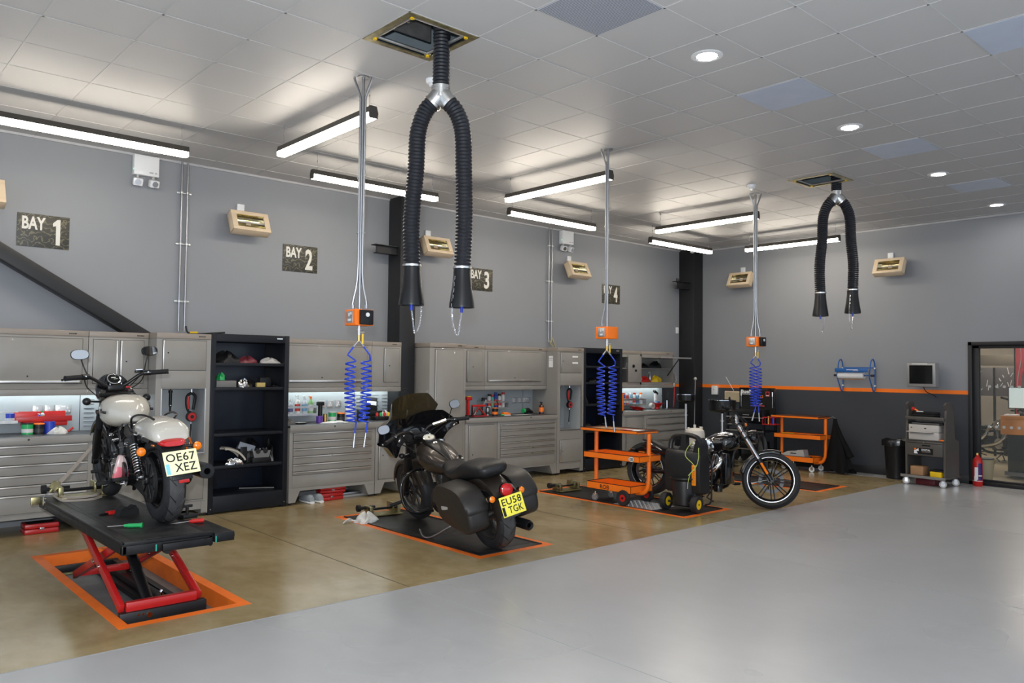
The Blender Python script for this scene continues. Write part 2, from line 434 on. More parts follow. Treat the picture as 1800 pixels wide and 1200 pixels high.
for a in range(len(xs) - 1):
    for c in range(len(ys) - 1):
        cx, cy = (xs[a] + xs[a + 1]) / 2, (ys[c] + ys[c + 1]) / 2
        if any(o[0] < cx < o[1] and o[2] < cy < o[3] for o in OPENR): continue
        mb.add([(xs[a], ys[c], ZC), (xs[a + 1], ys[c], ZC), (xs[a + 1], ys[c + 1], ZC), (xs[a], ys[c + 1], ZC)], [(0, 1, 2, 3)])
# void above the openings
for o in OPENR:
    x0, x1, y0, y1 = o; h = ZC + .55
    mb.m(mat('ceiling_void', (0.22, 0.27, 0.30), .6))
    mb.add([(x0 - .3, y0 - .3, h), (x1 + .3, y0 - .3, h), (x1 + .3, y1 + .3, h), (x0 - .3, y1 + .3, h)], [(0, 1, 2, 3)])
    for (p, q) in (((x0 - .3, y0 - .3), (x1 + .3, y0 - .3)), ((x1 + .3, y0 - .3), (x1 + .3, y1 + .3)), ((x1 + .3, y1 + .3), (x0 - .3, y1 + .3)), ((x0 - .3, y1 + .3), (x0 - .3, y0 - .3))):
        mb.add([(p[0], p[1], ZC + .002), (q[0], q[1], ZC + .002), (q[0], q[1], h), (p[0], p[1], h)], [(0, 1, 2, 3)])
struct('ceiling', mb)
# tee-bar grid
mb = B(mat('ceiling_grid', (0.47, 0.465, 0.46), .5)); w = .007
def cut(lo, hi, spans):
    segs = [(lo, hi)]
    for s0, s1 in spans:
        segs = [t for a, b_ in segs for t in ((a, min(b_, s0)), (max(a, s1), b_)) if t[1] - t[0] > .01]
    return segs
for i in range(-12, 16):
    x = XL(i)
    if x < X0 or x > XW: continue
    for a, b_ in cut(Y0, YW, [(o[2], o[3]) for o in OPENR if o[0] + .02 < x < o[1] - .02]): mb.box(x - w, x + w, a, b_, ZC - .003, ZC + .001)
for j in range(-12, 10):
    y = YL(j)
    if y > YW: continue
    for a, b_ in cut(X0, XW, [(o[0], o[1]) for o in OPENR if o[2] + .02 < y < o[3] - .02]): mb.box(a, b_, y - w, y + w, ZC - .003, ZC + .001)
struct('trim_7', mb)
mb = B(mat('ceiling_edge', (0.40, 0.40, 0.41), .4)); mb.box(X0, XW, YW - .02, YW, ZC - .025, ZC); mb.box(XW - .02, XW, Y0, YW, ZC - .025, ZC); struct('trim_8', mb)

# glazed screen in the end wall
M_clear = mat('clear_glass', (0.5, 0.55, 0.53), 0.02, var=0, alpha=.05, spec=.3)
d = thing('door_1', 'black framed glazed screen in the end wall with two rows of white dots', 'glass screen'); d['kind'] = 'structure'
mb = B(M_skirt)
fx0, fx1 = XW - .03, XW + .12
mb.box(fx0, fx1, DY1 - .055, DY1, 0, DZ, .004); mb.box(fx0, fx1, DY0, DY0 + .055, 0, DZ, .004); mb.box(fx0, fx1, DY0, DY1, DZ - .055, DZ, .004); mb.box(fx0, fx1, DY0, DY1, 0, .055, .004)
mb.box(XW + .02, XW + .09, DY1 - .14, DY1 - .055, .055, DZ - .055, .003); mb.box(XW + .02, XW + .09, DY0, DY1 - .055, DZ - .10, DZ - .055, .003)
mb.box(XW + .02, XW + .09, DY0, DY1 - .055, .055, .085, .003); mb.box(XW + .02, XW + .09, 2.7, 2.79, .055, DZ - .055, .003)
mb.build('frame', d)
mb = B(M_clear); mb.box(XW + .05, XW + .056, DY0 + .03, DY1 - .12, .07, DZ - .08); g = mb.build('pane', d)
mb = B(mat('dot_film', (0.38, 0.39, 0.38), .6, var=0))
for z_ in (1.48, .88):
    for k in range(18): mb.cyl((XW + .046, 4.085 - k * .098 + (0 if z_ < 1 else -.01), z_), (XW + .0495, 4.085 - k * .098 + (0 if z_ < 1 else -.01), z_), .021, n=20)
mb.build('dot_film', d)

# steelwork
def ibeam(name, x, y0, z0, z1, fl=.20, dep=.27, t=.014):
    mb = B(M_col)
    mb.box(x - fl / 2, x + fl / 2, y0, y0 + t, z0, z1); mb.box(x - fl / 2, x + fl / 2, y0 + dep - t, y0 + dep, z0, z1); mb.box(x - t / 2, x + t / 2, y0, y0 + dep, z0, z1)
    return struct(name, mb)
mb = B(M_col); mb.box(6.17, 6.43, 9.17, YW, 0, ZC, .006); struct('steel_column', mb)
mb = B(M_col); mb.box(12.98, 13.27, 9.12, YW, 0, ZC, .006); struct('steel_column', mb)
mb = B(M_col); mb.box(5.80, 6.17, 9.22, 9.34, 3.335, 3.345); mb.box(5.84, 6.17, 9.27, 9.285, 3.235, 3.335); mb.box(5.84, 6.17, 9.22, 9.34, 3.23, 3.24); struct('steel_bracket', mb)
mb = B(M_col); mb.box(12.55, 12.98, 9.20, 9.32, 3.385, 3.395); mb.box(12.62, 12.98, 9.25, 9.265, 3.27, 3.385); mb.box(12.62, 12.98, 9.20, 9.32, 3.26, 3.27); mb.cyl((12.63, 9.26, 3.395), (12.63, 9.26, 3.45), .025); struct('steel_bracket', mb)
# diagonal brace behind the left cabinets
p0, p1 = Vector((-.4, 9.32, 3.887)), Vector((2.93, 9.32, 1.935)); dd = (p1 - p0).normalized(); L = (p1 - p0).length
mb = B(M_col); mb.push(Matrix.Translation(p0) @ dd.to_track_quat('X', 'Z').to_matrix().to_4x4()); mb.box(0, L, -.09, .09, -.075, .075, .012); mb.pop(); struct('steel_brace', mb)
# ================================================================ CABINETS
YF, YC, YB2 = 8.875, 9.12, 9.455         # front of floor units, front of wall units, back
def maker_mark(parent, x, z, y, w=.075):
    mb = B(M_ink)
    for k in range(6): mb.box(x - w / 2 + k * w / 6, x - w / 2 + (k + .72) * w / 6, y - .0012, y, z - .006, z + .006)
    o = mb.build('maker_mark', parent); return o
def handle_strip(parent, x, z0, z1, y):
    mb = B(M_alu); mb.box(x, x + .014, y - .010, y + .002, z0, z1, .002); mb.build('handle', parent)
def gap_panel(mb, x0, x1, z0, z1, y, cabm=None, t=.018, g=.004):
    """door leaf standing in front of a dark rebate"""
    mb.m(M_dark); mb.box(x0, x1, y - .0015, y + .002, z0, z1)
    mb.m(cabm or M_cab); mb.box(x0 + g, x1 - g, y - t * .35, y, z0 + g, z1 - g, .002)
def door(parent, x0, x1, z0, z1, y, strip=None, keyhole=None):
    mb = MB(); gap_panel(mb, x0, x1, z0, z1, y)
    if keyhole: mb.m(M_dark); mb.cyl((keyhole[0], y - .010, keyhole[1]), (keyhole[0], y - .004, keyhole[1]), .008, n=12)
    d = mb.build('door', parent)
    if strip == 'l': handle_strip(d, x0 + .006, z0 + .01, z1 - .01, y - .006)
    if strip == 'r': handle_strip(d, x1 - .02, z0 + .01, z1 - .01, y - .006)
    return d
def drawers(parent, x0, x1, zs, y, strips=None):
    for k in range(len(zs) - 1):
        z1, z0 = zs[k], zs[k + 1]
        mb = MB(); gap_panel(mb, x0, x1, z0, z1, y, t=.03, g=.003)
        dr = mb.build('drawer', parent)
        mb = B(M_alu); mb.box(x0 + .006, x1 - .006, y - .022, y - .004, z1 - .020, z1 - .006, .003); mb.build('handle', dr)
def feet_poly(mb, x0, x1, y, ztop, w0=.10, w1=.07):
    mb.m(M_cab)
    for s, xx in ((1, x0), (-1, x1)):
        mb.prism([(xx, ztop), (xx + s * .15, ztop), (xx + s * .085, .03), (xx, .03)], y, y + .5)
    mb.box(x0 + .001, x1 - .001, y - .0025, y + .02, ztop - .004, ztop + .03)
    mb.m(M_dark)
    for xx in (x0 + .04, x1 - .04): mb.cyl((xx, y + .04, 0), (xx, y + .04, .035), .016, n=10)
def floor_unit(name, label, x0, x1, zt=.925, group='grey workbench units along the left wall'):
    t = thing(name, label, 'cabinet', (0, 0, 0), group=group)
    mb = B(M_cab); mb.box(x0 + .002, x1 - .002, YF, YB2, .17, zt, .002); feet_poly(mb, x0 + .002, x1 - .002, YF + .001, .17); mb.build('body', t)
    return t
def worktop(x0, x1, label):
    mb = B(M_worktop); mb.box(x0, x1, YF - .012, YB2 - .012, .927, .955, .004)
    mb.m(M_cab); mb.box(x0, x1, YF - .020, YF - .012, .885, .952, .002)
    return tag(mb.build('worktop', None), label, 'worktop', 'dark worktops on the grey units')
def keyhole(parent, x, z, y): 
    mb = B(M_dark); mb.cyl((x, y - .004, z), (x, y, z), .009, n=12); mb.build('lock', parent)

# --- bench A (left of the tall unit)
a = floor_unit('drawer_cabinet', 'wide grey drawer cabinet at the far left behind the raised white motorcycle', .95, 2.28)
drawers(a, 1.0, 2.23, [.875, .79, .69, .59, .49, .40, .22], YF); keyhole(a, 1.70, .93, YF - .021)
a = floor_unit('base_cabinet', 'grey door cabinet half hidden behind the white motorcycle', 2.285, 2.865); door(a, 2.33, 2.82, .22, .86, YF, 'l')
worktop(.95, 2.865, 'dark worktop at the far left with a red tool tray above it')
# --- bench D
a = floor_unit('drawer_cabinet', 'grey cabinet of six drawers between the first black shelf unit and the dark motorcycle', 4.425, 5.62)
drawers(a, 4.47, 5.565, [.865, .765, .675, .585, .49, .40, .355], YF); 
mb = B(M_cab); mb.box(4.473, 5.562, YF - .005, YF, .21, .352, .002); mb.build('drawer', a); keyhole(a, 5.02, .93, YF - .021)
a = floor_unit('base_cabinet', 'grey door cabinet behind the handlebar of the dark faired motorcycle', 5.625, 6.10); door(a, 5.67, 6.05, .21, .86, YF, 'l', (5.74, .52))
worktop(4.425, 6.10, 'dark worktop with spray bottles beside the first black shelf unit')
# --- bench F
a = floor_unit('base_cabinet', 'grey door cabinet just left of the third set of drawers', 7.115, 7.72); door(a, 7.17, 7.66, .21, .855, YF, 'l', (7.25, .43))
a = floor_unit('drawer_cabinet', 'grey cabinet of six drawers above the rear seat of the dark motorcycle', 7.725, 8.965)
drawers(a, 7.78, 8.91, [.845, .76, .665, .575, .485, .395, .345], YF)
mb = B(M_cab); mb.box(7.783, 8.907, YF - .005, YF, .19, .342, .002); mb.build('drawer', a); keyhole(a, 8.38, .93, YF - .021)
worktop(7.115, 8.965, 'dark worktop with an orange labelled brown bottle on it')
# --- bench I
a = floor_unit('base_cabinet', 'grey door cabinet behind the orange trolley marked with a name', 10.56, 11.15); door(a, 10.63, 11.10, .21, .855, YF, 'l', (10.70, .42))
a = floor_unit('drawer_cabinet', 'grey drawer cabinet at the far end beside the corner column', 11.155, 12.40)
drawers(a, 11.21, 12.34, [.83, .71, .59, .42, .21], YF); keyhole(a, 11.9, .93, YF - .021)
worktop(10.56, 12.40, 'dark worktop at the far end with a red hand lamp and cans')

# --- tall units with a hanging niche
def tall_niche(name, label, x0, x1):
    t = thing(name, label, 'cabinet', (0, 0, 0), group='tall grey units with a tool niche')
    mb = B(M_cab)
    nx0, nx1, nz0, nz1 = x0 + .06, x1 - .05, .70, 1.41
    mb.box(x0, nx0, YF, YB2, .17, 1.954); mb.box(nx1, x1, YF, YB2, .17, 1.954)
    mb.box(nx0, nx1, YF, YB2 - .001, .171, nz0); mb.box(nx0, nx1, YF, YB2 - .001, nz1, 1.953)
    mb.m(M_splash); mb.box(nx0 + .001, nx1 - .001, YB2 - .20, YB2 - .002, nz0 + .001, nz1 - .001); mb.box(nx1 - .004, nx1 - .0005, YF + .02, YB2 - .2, nz0 + .001, nz1 - .001)
    mb.m(M_cab); mb.box(x0 + .071, x1 - .071, YF + .002, YF + .02, .08, .169)
    for xx in (x0, x1 - .07): mb.box(xx, xx + .07, YF, YF + .4, .03, .169)
    mb.m(M_dark)
    for xx in (x0 + .035, x1 - .035): mb.cyl((xx, YF + .04, 0), (xx, YF + .04, .035), .016, n=10)
    mb.m(M_cabtop); mb.box(x0, x1, YF - .006, YB2, 1.955, 2.015, .003)
    mb.build('body', t)
    door(t, x0 + .06, x1 - .05, 1.61, 1.94, YF, 'l', (x0 + .12, 1.80))
    mb = B(M_cab); mb.box(x0 + .06, x1 - .05, YF - .006, YF, 1.42, 1.60, .002); mb.build('panel', t)
    door(t, x0 + .06, x1 - .05, .19, .55, YF, 'l', (x0 + .12, .37))
    mb = B(M_alu); mb.box(x0 + .058, x0 + .066, YF - .004, YF + .002, .70, 1.41); mb.box(x1 - .056, x1 - .048, YF - .004, YF + .002, .70, 1.41); mb.box(x0 + .06, x1 - .05, YF - .006, YF + .06, .695, .708); mb.build('niche_trim', t)
    maker_mark(t, x1 - .10, 1.985, YF - .006)
    return t
tB = tall_niche('tall_cabinet', 'tall grey cabinet with a hose niche just left of the first black shelf unit', 2.87, 3.455)
tG = tall_niche('tall_cabinet', 'tall grey cabinet with a hose niche and white stickers on its upper door', 8.97, 9.575)
mb = B(M_paper); mb.box(9.30, 9.43, YF - .009, YF - .007, 1.86, 1.885); mb.box(9.30, 9.43, YF - .009, YF - .007, 1.76, 1.785); mb.build('sticker', tG)
mb = B(M_paper); mb.box(8.9685, 8.9700, 8.98, 9.07, 1.70, 1.88); mb.m(M_ink); mb.box(8.9680, 8.9688, 8.985, 9.065, 1.84, 1.845); mb.box(8.9680, 8.9688, 8.985, 9.065, 1.81, 1.815); mb.build('sticker', tG)
t = thing('tall_cabinet', 'tall plain grey cabinet with one long door beside the dark column', 'cabinet', (0, 0, 0))
mb = B(M_cab); mb.box(6.475, 7.11, YF, YB2, .1, 1.95, .002); mb.m(M_cabtop); mb.box(6.475, 7.11, YF - .006, YB2, 1.955, 2.015, .003)
mb.m(M_cab); mb.box(6.475, 6.56, YF, YF + .4, 0.02, .1); mb.box(7.03, 7.11, YF, YF + .4, .02, .1); mb.m(M_dark); mb.cyl((6.52, YF + .05, 0), (6.52, YF + .05, .03), .02); mb.cyl((7.07, YF + .05, 0), (7.07, YF + .05, .03), .02); mb.build('body', t)
door(t, 6.56, 7.07, .17, 1.93, YF, 'l'); maker_mark(t, 7.0, 1.985, YF - .006)

# --- wall units
def wall_unit(name, label, x0, x1, open_=False):
    t = thing(name, label, 'cabinet', (0, 0, 1.41), group='grey wall cabinets above the benches')
    mb = B(M_cab); z = -1.41
    if not open_: mb.box(x0, x1, YC, YB2, 1.41 + z, 1.955 + z, .002)
    else:
        mb.box(x0, x0 + .02, YC, YB2, 1.41 + z, 1.955 + z); mb.box(x1 - .02, x1, YC, YB2, 1.41 + z, 1.955 + z); mb.box(x0, x1, YB2 - .02, YB2, 1.41 + z, 1.955 + z)
        mb.box(x0, x1, YC, YB2, 1.41 + z, 1.45 + z); mb.box(x0, x1, YC, YB2, 1.90 + z, 1.955 + z); mb.box(x0 + .02, x1 - .02, YC + .02, YB2, 1.69 + z, 1.705 + z)
    mb.box(x0, x1, YC - .004, YC + .02, 1.345 + z, 1.405 + z, .002)
    mb.m(M_cabtop); mb.box(x0, x1, YC - .006, YB2, 1.955 + z, 2.012 + z, .003)
    mb.build('body', t); return t
def zdoor(t, x0, x1, z0, z1, strip=None, kh=None, bar=None):
    z = -1.41; mb = MB(); gap_panel(mb, x0, x1, z0 + z, z1 + z, YC)
    if kh: mb.m(M_dark); mb.cyl((kh[0], YC - .010, kh[1] + z), (kh[0], YC - .004, kh[1] + z), .008, n=12)
    d = mb.build('door', t)
    if strip: handle_strip(d, x0 + .006 if strip == 'l' else x1 - .02, z0 + .01 + z, z1 - .01 + z, YC - .006)
    if bar: mb = B(M_alu); mb.box(bar[0], bar[1], YC - .016, YC - .004, z0 + .008 + z, z0 + .032 + z, .002); mb.build('handle', d)
    return d
w = wall_unit('wall_cabinet', 'grey wall cabinet with a wide lift-up door at the far left', .95, 2.265); zdoor(w, 1.0, 2.215, 1.465, 1.93, bar=(1.02, 2.19), kh=(1.72, 1.54)); maker_mark(w, 2.12, .57, YC - .006)
w = wall_unit('wall_cabinet', 'grey wall cabinet with two narrow doors behind the white motorcycle', 2.27, 2.865); zdoor(w, 2.31, 2.56, 1.465, 1.93, 'r'); zdoor(w, 2.575, 2.82, 1.465, 1.93, 'l', (2.64, 1.70)); maker_mark(w, 2.78, .57, YC - .006)
w = wall_unit('wall_cabinet', 'grey wall cabinet with a wide door right of the first black shelf unit', 4.45, 5.70); zdoor(w, 4.49, 5.63, 1.465, 1.93, bar=(4.52, 5.60), kh=(4.97, 1.53))
w = wall_unit('wall_cabinet', 'grey wall cabinet with one narrow door left of the dark column', 5.705, 6.17); zdoor(w, 5.89, 6.14, 1.465, 1.93, 'l', (5.98, 1.69)); maker_mark(w, 6.06, .57, YC - .006)
w = wall_unit('wall_cabinet', 'grey wall cabinet with one narrow door right of the tall plain cabinet', 7.115, 7.665); zdoor(w, 7.32, 7.62, 1.465, 1.93, 'l', (7.44, 1.69)); maker_mark(w, 7.5, .57, YC - .006)
w = wall_unit('wall_cabinet', 'grey wall cabinet with a wide door above the shelf of aerosol cans', 7.67, 8.965); zdoor(w, 7.72, 8.85, 1.465, 1.93, bar=(7.75, 8.83), kh=(8.28, 1.53)); maker_mark(w, 8.82, .57, YC - .006)
w = wall_unit('wall_cabinet', 'grey open wall cabinet right of the second black shelf unit with its narrow door ajar', 10.56, 11.35, True)
mb = B(M_cab); mb.box(10.98, 11.34, YC - .02, YC - .004, .04, .52, .003); mb.m(M_ink); mb.cyl((11.12, YC - .03, .33), (11.12, YC - .02, .33), .03); mb.cyl((11.12, YC - .045, .33), (11.12, YC - .03, .33), .012); mb.box(11.16, 11.22, YC - .022, YC - .020, .23, .27); mb.build('door', w)
w = wall_unit('wall_cabinet', 'grey open wall cabinet at the far end with its wide door raised level', 11.355, 12.32, True)
mb = B(M_cab); mb.box(11.39, 12.30, 8.70, YC - .01, .478, .498, .003); mb.m(M_alu); mb.box(11.40, 12.29, 8.685, 8.70, .474, .50, .002); d = mb.build('door', w)
mb = B(M_dark); mb.tube([(12.27, YC + .10, .16), (12.27, 8.95, .48)], .009); mb.build('gas_strut', w)
maker_mark(w, 12.14, .57, YC - .006)

# --- backsplashes, under-cabinet lights, sockets
def splash(label, x0, x1, lit, louv=None, seams=()):
    t = thing('backsplash', label, 'panel', (0, 0, 0), group='pale steel backsplash panels')
    mb = B(M_splash); mb.box(x0, x1, YB2 - .014, YW - .002, .957, 1.345)
    mb.m(M_dark)
    for s in seams: mb.box(s - .003, s + .003, YB2 - .0155, YB2 - .014, .957, 1.345)
    if louv:
        for cx in louv:
            for k in range(7): mb.m(M_dark); mb.box(cx - .05, cx + .05, YB2 - .017, YB2 - .0145, 1.0 + k * .047, 1.004 + k * .047); mb.m(M_splash); mb.box(cx - .05, cx + .05, YB2 - .022, YB2 - .014, 1.005 + k * .047, 1.009 + k * .047)
    mb.build('sheet', t)
    if lit:
        l = thing('under_cabinet_light', 'thin white strip light under the wall cabinet, ' + lit, 'light', (0, 0, 0), group='strip lights under the wall cabinets')
        mb = B(M_white); mb.box(x0 + .1, x1 - .1, YB2 - .14, YB2 - .08, 1.392, 1.409); mb.build('housing', l)
        mb = B(M_led); mb.box(x0 + .12, x1 - .12, YB2 - .135, YB2 - .085, 1.385, 1.392); mb.build('diffuser', l)
splash('pale backsplash behind the red tool tray at the far left', .95, 2.868, 'above the red tool tray', (2.37, 2.52, 2.67), (2.28,))
splash('pale backsplash behind the spray bottles and the tablet', 4.405, 6.30, 'above the spray bottles', (5.72, 5.97, 6.13, 6.25), (5.64,))
splash('unlit grey backsplash behind the aerosol shelf in the third bay', 7.112, 8.968, None, None, (8.75,))
splash('brightly lit backsplash at the far end bench', 10.56, 12.40, 'above the far end bench', None, ())
def socket(x, z, double, label, tone=M_grey):
    w_ = .15 if double else .087
    t = thing('wall_socket', label, 'socket', (x, YB2 - .014, z), group='brushed wall sockets on the backsplashes')
    mb = B(M_galv); mb.box(-w_ / 2, w_ / 2, -.012, 0, -.045, .045, .003); mb.build('plate', t)
    mb = B(M_white)
    for cx in ((-.04, .04) if double else (0,)):
        mb.box(cx - .006, cx + .006, -.014, -.012, .002, .024); mb.box(cx - .024, cx - .008, -.014, -.012, -.026, -.014); mb.box(cx + .008, cx + .024, -.014, -.012, -.026, -.014)
        if double: mb.box(cx * .25 - .009, cx * .25 + .009, -.016, -.012, .02, .036)
    mb.build('outlet', t)
socket(1.88, 1.19, False, 'single wall socket left of two others above the red tool tray')
socket(1.99, 1.19, False, 'single wall socket between two others above the red tool tray')
socket(2.12, 1.19, True, 'double wall socket above the right end of the red tool tray')
socket(5.15, 1.18, False, 'single wall socket nearest the spray bottle rack')
socket(5.27, 1.18, False, 'single wall socket in the middle of the three by the spray bottle')
socket(5.39, 1.18, False, 'single wall socket partly behind the red topped spray bottle')
socket(8.56, 1.165, False, 'single wall socket nearest the aerosol rack in the third bay')
socket(8.68, 1.165, False, 'single wall socket in the middle of the three in the third bay')
socket(8.82, 1.165, True, 'double wall socket in the third bay, right of two single ones')

# --- black shelf units
def shelf_unit(label, x0, x1, shelves):
    t = thing('shelf_unit', label, 'shelf unit', (0, 0, 0), group='tall black open shelf units')
    mb = B(M_navy)
    mb.box(x0, x0 + .055, YF, YB2, .0, 2.03, .003); mb.box(x1 - .055, x1, YF, YB2, .0, 2.03, .003)
    mb.box(x0 + .0555, x1 - .0555, YF + .0015, YB2 - .032, 1.94, 2.028, .002); mb.box(x0 + .0555, x1 - .0555, YF + .0015, YB2 - .032, .02, .20, .002)
    mb.m(M_navyin); mb.box(x0 + .056, x1 - .056, YB2 - .03, YB2 - .001, .01, 2.02)
    mb.m(M_alu)
    for xx in (x0 + .03, x1 - .03): mb.cyl((xx, YF - .002, .06), (xx, YF, .06), .006, n=8)
    mb.build('frame', t)
    for z in shelves:
        mb = B(M_navy); mb.box(x0 + .055, x1 - .055, YF + .012, YB2 - .03, z - .035, z, .003); mb.build('shelf', t)
    mb = B(M_alu); mb.box(x1 - .16, x1 - .09, YF - .002, YF, 1.985, 2.0); mb.build('badge', t)
    return t
shelf_unit('tall black open shelf unit with motorcycle parts, right of the white motorcycle', 3.46, 4.40, (1.70, 1.42, .90, .535))
shelf_unit('tall black open shelf unit behind the hanging blue coils and the orange trolley', 9.58, 10.55, (1.73, 1.46, 1.10, .66))
# ================================================================ CEILING AND WALL FIXTURES
def pendant(x, y, along, label, L=1.70):
    t = thing('linear_pendant_light', label, 'ceiling light', (x, y, 3.80), 0 if along == 'x' else pi / 2, 'linear pendant lights over the bays')
    mb = B(M_house); mb.prism([(-.026, .045), (.026, .045), (.042, -.010), (-.042, -.010)], -L / 2, L / 2, 'x')
    mb.prism([(-.030, .045), (.030, .045), (.046, -.012), (.040, -.058), (-.040, -.058), (-.046, -.012)], -L / 2 - .006, -L / 2, 'x')
    mb.prism([(-.030, .045), (.030, .045), (.046, -.012), (.040, -.058), (-.040, -.058), (-.046, -.012)], L / 2, L / 2 + .006, 'x')
    mb.build('housing', t)
    mb = B(M_diff); mb.prism([(-.040, -.0105), (.040, -.0105), (.038, -.055), (-.038, -.055)], -L / 2 + .001, L / 2 - .001, 'x'); mb.build('diffuser', t)
    for s in (-1, 1):
        mb = B(M_steel); mb.cyl((s * (L / 2 - .06), 0, .045), (s * (L / 2 - .06), 0, ZC - 3.80), .0018, n=6); mb.cyl((s * (L / 2 - .06), 0, .045), (s * (L / 2 - .06), 0, .07), .007, n=8)
        mb.cyl((s * (L / 2 - .06), 0, ZC - 3.80 - .03), (s * (L / 2 - .06), 0, ZC - 3.80), .006, n=8); mb.cyl((s * (L / 2 - .06), 0, .14), (s * (L / 2 - .06), 0, .155), .005, n=8)
        mb.build('wire', t)
pendant(2.00, 8.05, 'x', 'long pendant light nearest the wall at the far left, above the BAY 1 sign')
pendant(3.52, 6.52, 'y', 'pendant light pointing out from the wall just left of the nearest black hose')
pendant(5.03, 7.97, 'x', 'pendant light parallel to the wall, passing behind the nearest black hose')
pendant(6.55, 6.54, 'y', 'pendant light pointing out from the wall, right of the nearest black hose')
pendant(7.95, 7.97, 'x', 'pendant light parallel to the wall in front of the second twin spot unit')
pendant(9.66, 6.61, 'y', 'pendant light pointing out from the wall between the second and third air drops')
pendant(11.15, 8.09, 'x', 'pendant light parallel to the wall in front of the corner column')
pendant(12.22, 6.68, 'y', 'pendant light behind the farther black hose', 1.66)

def downlight(x, y, label):
    t = thing('downlight', label, 'ceiling light', (x, y, ZC), group='round recessed downlights')
    mb = B(M_white); mb.ring([(.086, -.008), (.118, -.004), (.118, .002), (.086, .002)], axis='z', n=36); mb.build('trim_ring', t)
    mb = B(M_ink); mb.ring([(.078, -.006), (.087, -.007), (.087, .001), (.078, .001)], axis='z', n=36); mb.build('reflector', t)
    mb = B(M_down); mb.cyl((0, 0, -.004), (0, 0, -.001), .079, n=36); mb.build('lens', t)
downlight(5.052, 3.44, 'round downlight nearest the camera, above the rest of the row')
downlight(7.54, 3.50, 'second round downlight, just right of the pale ceiling panel')
downlight(10.08, 3.61, 'third round downlight in the row toward the end wall')
downlight(12.50, 3.71, 'farthest round downlight, next to the end wall')
downlight(2.55, 3.38, 'round downlight in the first row just above the top edge of the photo')
for x, w_ in ((2.5, 'first'), (5.0, 'second'), (7.5, 'third'), (10.0, 'fourth'), (12.5, 'fifth')): downlight(x, .45, w_ + ' round downlight in an added second row out of view')  # unseen second row, added to throw more light on the floor

M_panel = mat('perforated_panel', (0.40, 0.43, 0.49), .40, .0, var=.04, scale=30)
M_flat = mat('light_panel', (0.46, 0.52, 0.63), .25, .0, var=.03)
def ceil_panel(i, j, label, perf):
    t = thing('ceiling_panel', label, 'ceiling panel', (XL(i), YL(j), ZC), group='blue-grey square panels set in the ceiling')
    mb = B(M_panel if perf else M_flat); g = .008
    mb.box(g, GS - g, g, GS - g, -.005, -.001)
    if perf:
        mb.m(mat('perforation', (0.12, 0.13, 0.15), .6, var=0))
        for a in range(36):
            p = g + (GS - 2 * g) * (a + .5) / 36; mb.box(p - .0028, p + .0028, g, GS - g, -.0056, -.0051)
    mb.build('sheet', t)
ceil_panel(-1, -1, 'square perforated ceiling panel at the top of the photo', True)
ceil_panel(3, -1, 'blue-grey ceiling panel between the first and second downlights', False)
ceil_panel(7, -1, 'blue-grey ceiling panel between the second and third downlights', False)
ceil_panel(11, -1, 'faint blue-grey ceiling panel between the two farthest downlights', False)
ceil_panel(3, -4, 'blue-grey ceiling panel at the right edge of the photo', False)

# exhaust extraction hoses
def open_frame(label, x0, x1, y0, y1):
    t = thing('ceiling_hatch_frame', label, 'frame', (x0, y0, ZC), group='open hatch frames round the exhaust hoses'); W, D = x1 - x0, y1 - y0
    mb = B(M_zinc); b = .045
    for (a, b_, c, d) in ((0, W, 0, b), (0, W, D - b, D), (0, b, b, D - b), (W - b, W, b, D - b)): mb.box(a, b_, c, d, -.008, .0)
    mb.build('flange', t)
    mb = B(M_galv)
    for (p, q) in (((b, b + .03), (W - b, b + .03)), ((b, D - b - .03), (W - b, D - b - .03)), ((b + .03, b), (b + .03, D - b)), ((W - b - .03, b), (W - b - .03, D - b))):
        mb.cyl((p[0], p[1], .012), (q[0], q[1], .012), .012, n=10)
    mb.build('roller', t)
    mb = B(M_galv); mb.box(W * .12, W * .9, D * .84, D * .87, .10, .40); mb.box(W * .25, W * .28, D * .4, D * .43, .05, .50); mb.m(M_ltgrey); mb.box(W * .45, W * .8, D * .55, D * .8, .35, .52); mb.m(M_redpl); mb.tube(smooth([(W * .2, D * .5, .3), (W * .4, D * .55, .2), (W * .6, D * .7, .35)]), .006); mb.build('bracket', t)
    mb = B(M_yellow)
    for px_, py_ in ((b + .02, b + .02), (b + .02, D - b - .02), (W - b - .02, D - b - .02), (W - b - .02, b + .02)): mb.cyl((px_, py_, -.012), (px_, py_, .0), .016, n=12)
    mb.build('end_cap', t)
open_frame('open square hatch frame in the ceiling round the nearest hose', OPENR[0][0], OPENR[0][1], OPENR[0][2], OPENR[0][3])
open_frame('open square hatch frame in the ceiling round the farther hose', OPENR[1][0], OPENR[1][1], OPENR[1][2], OPENR[1][3])

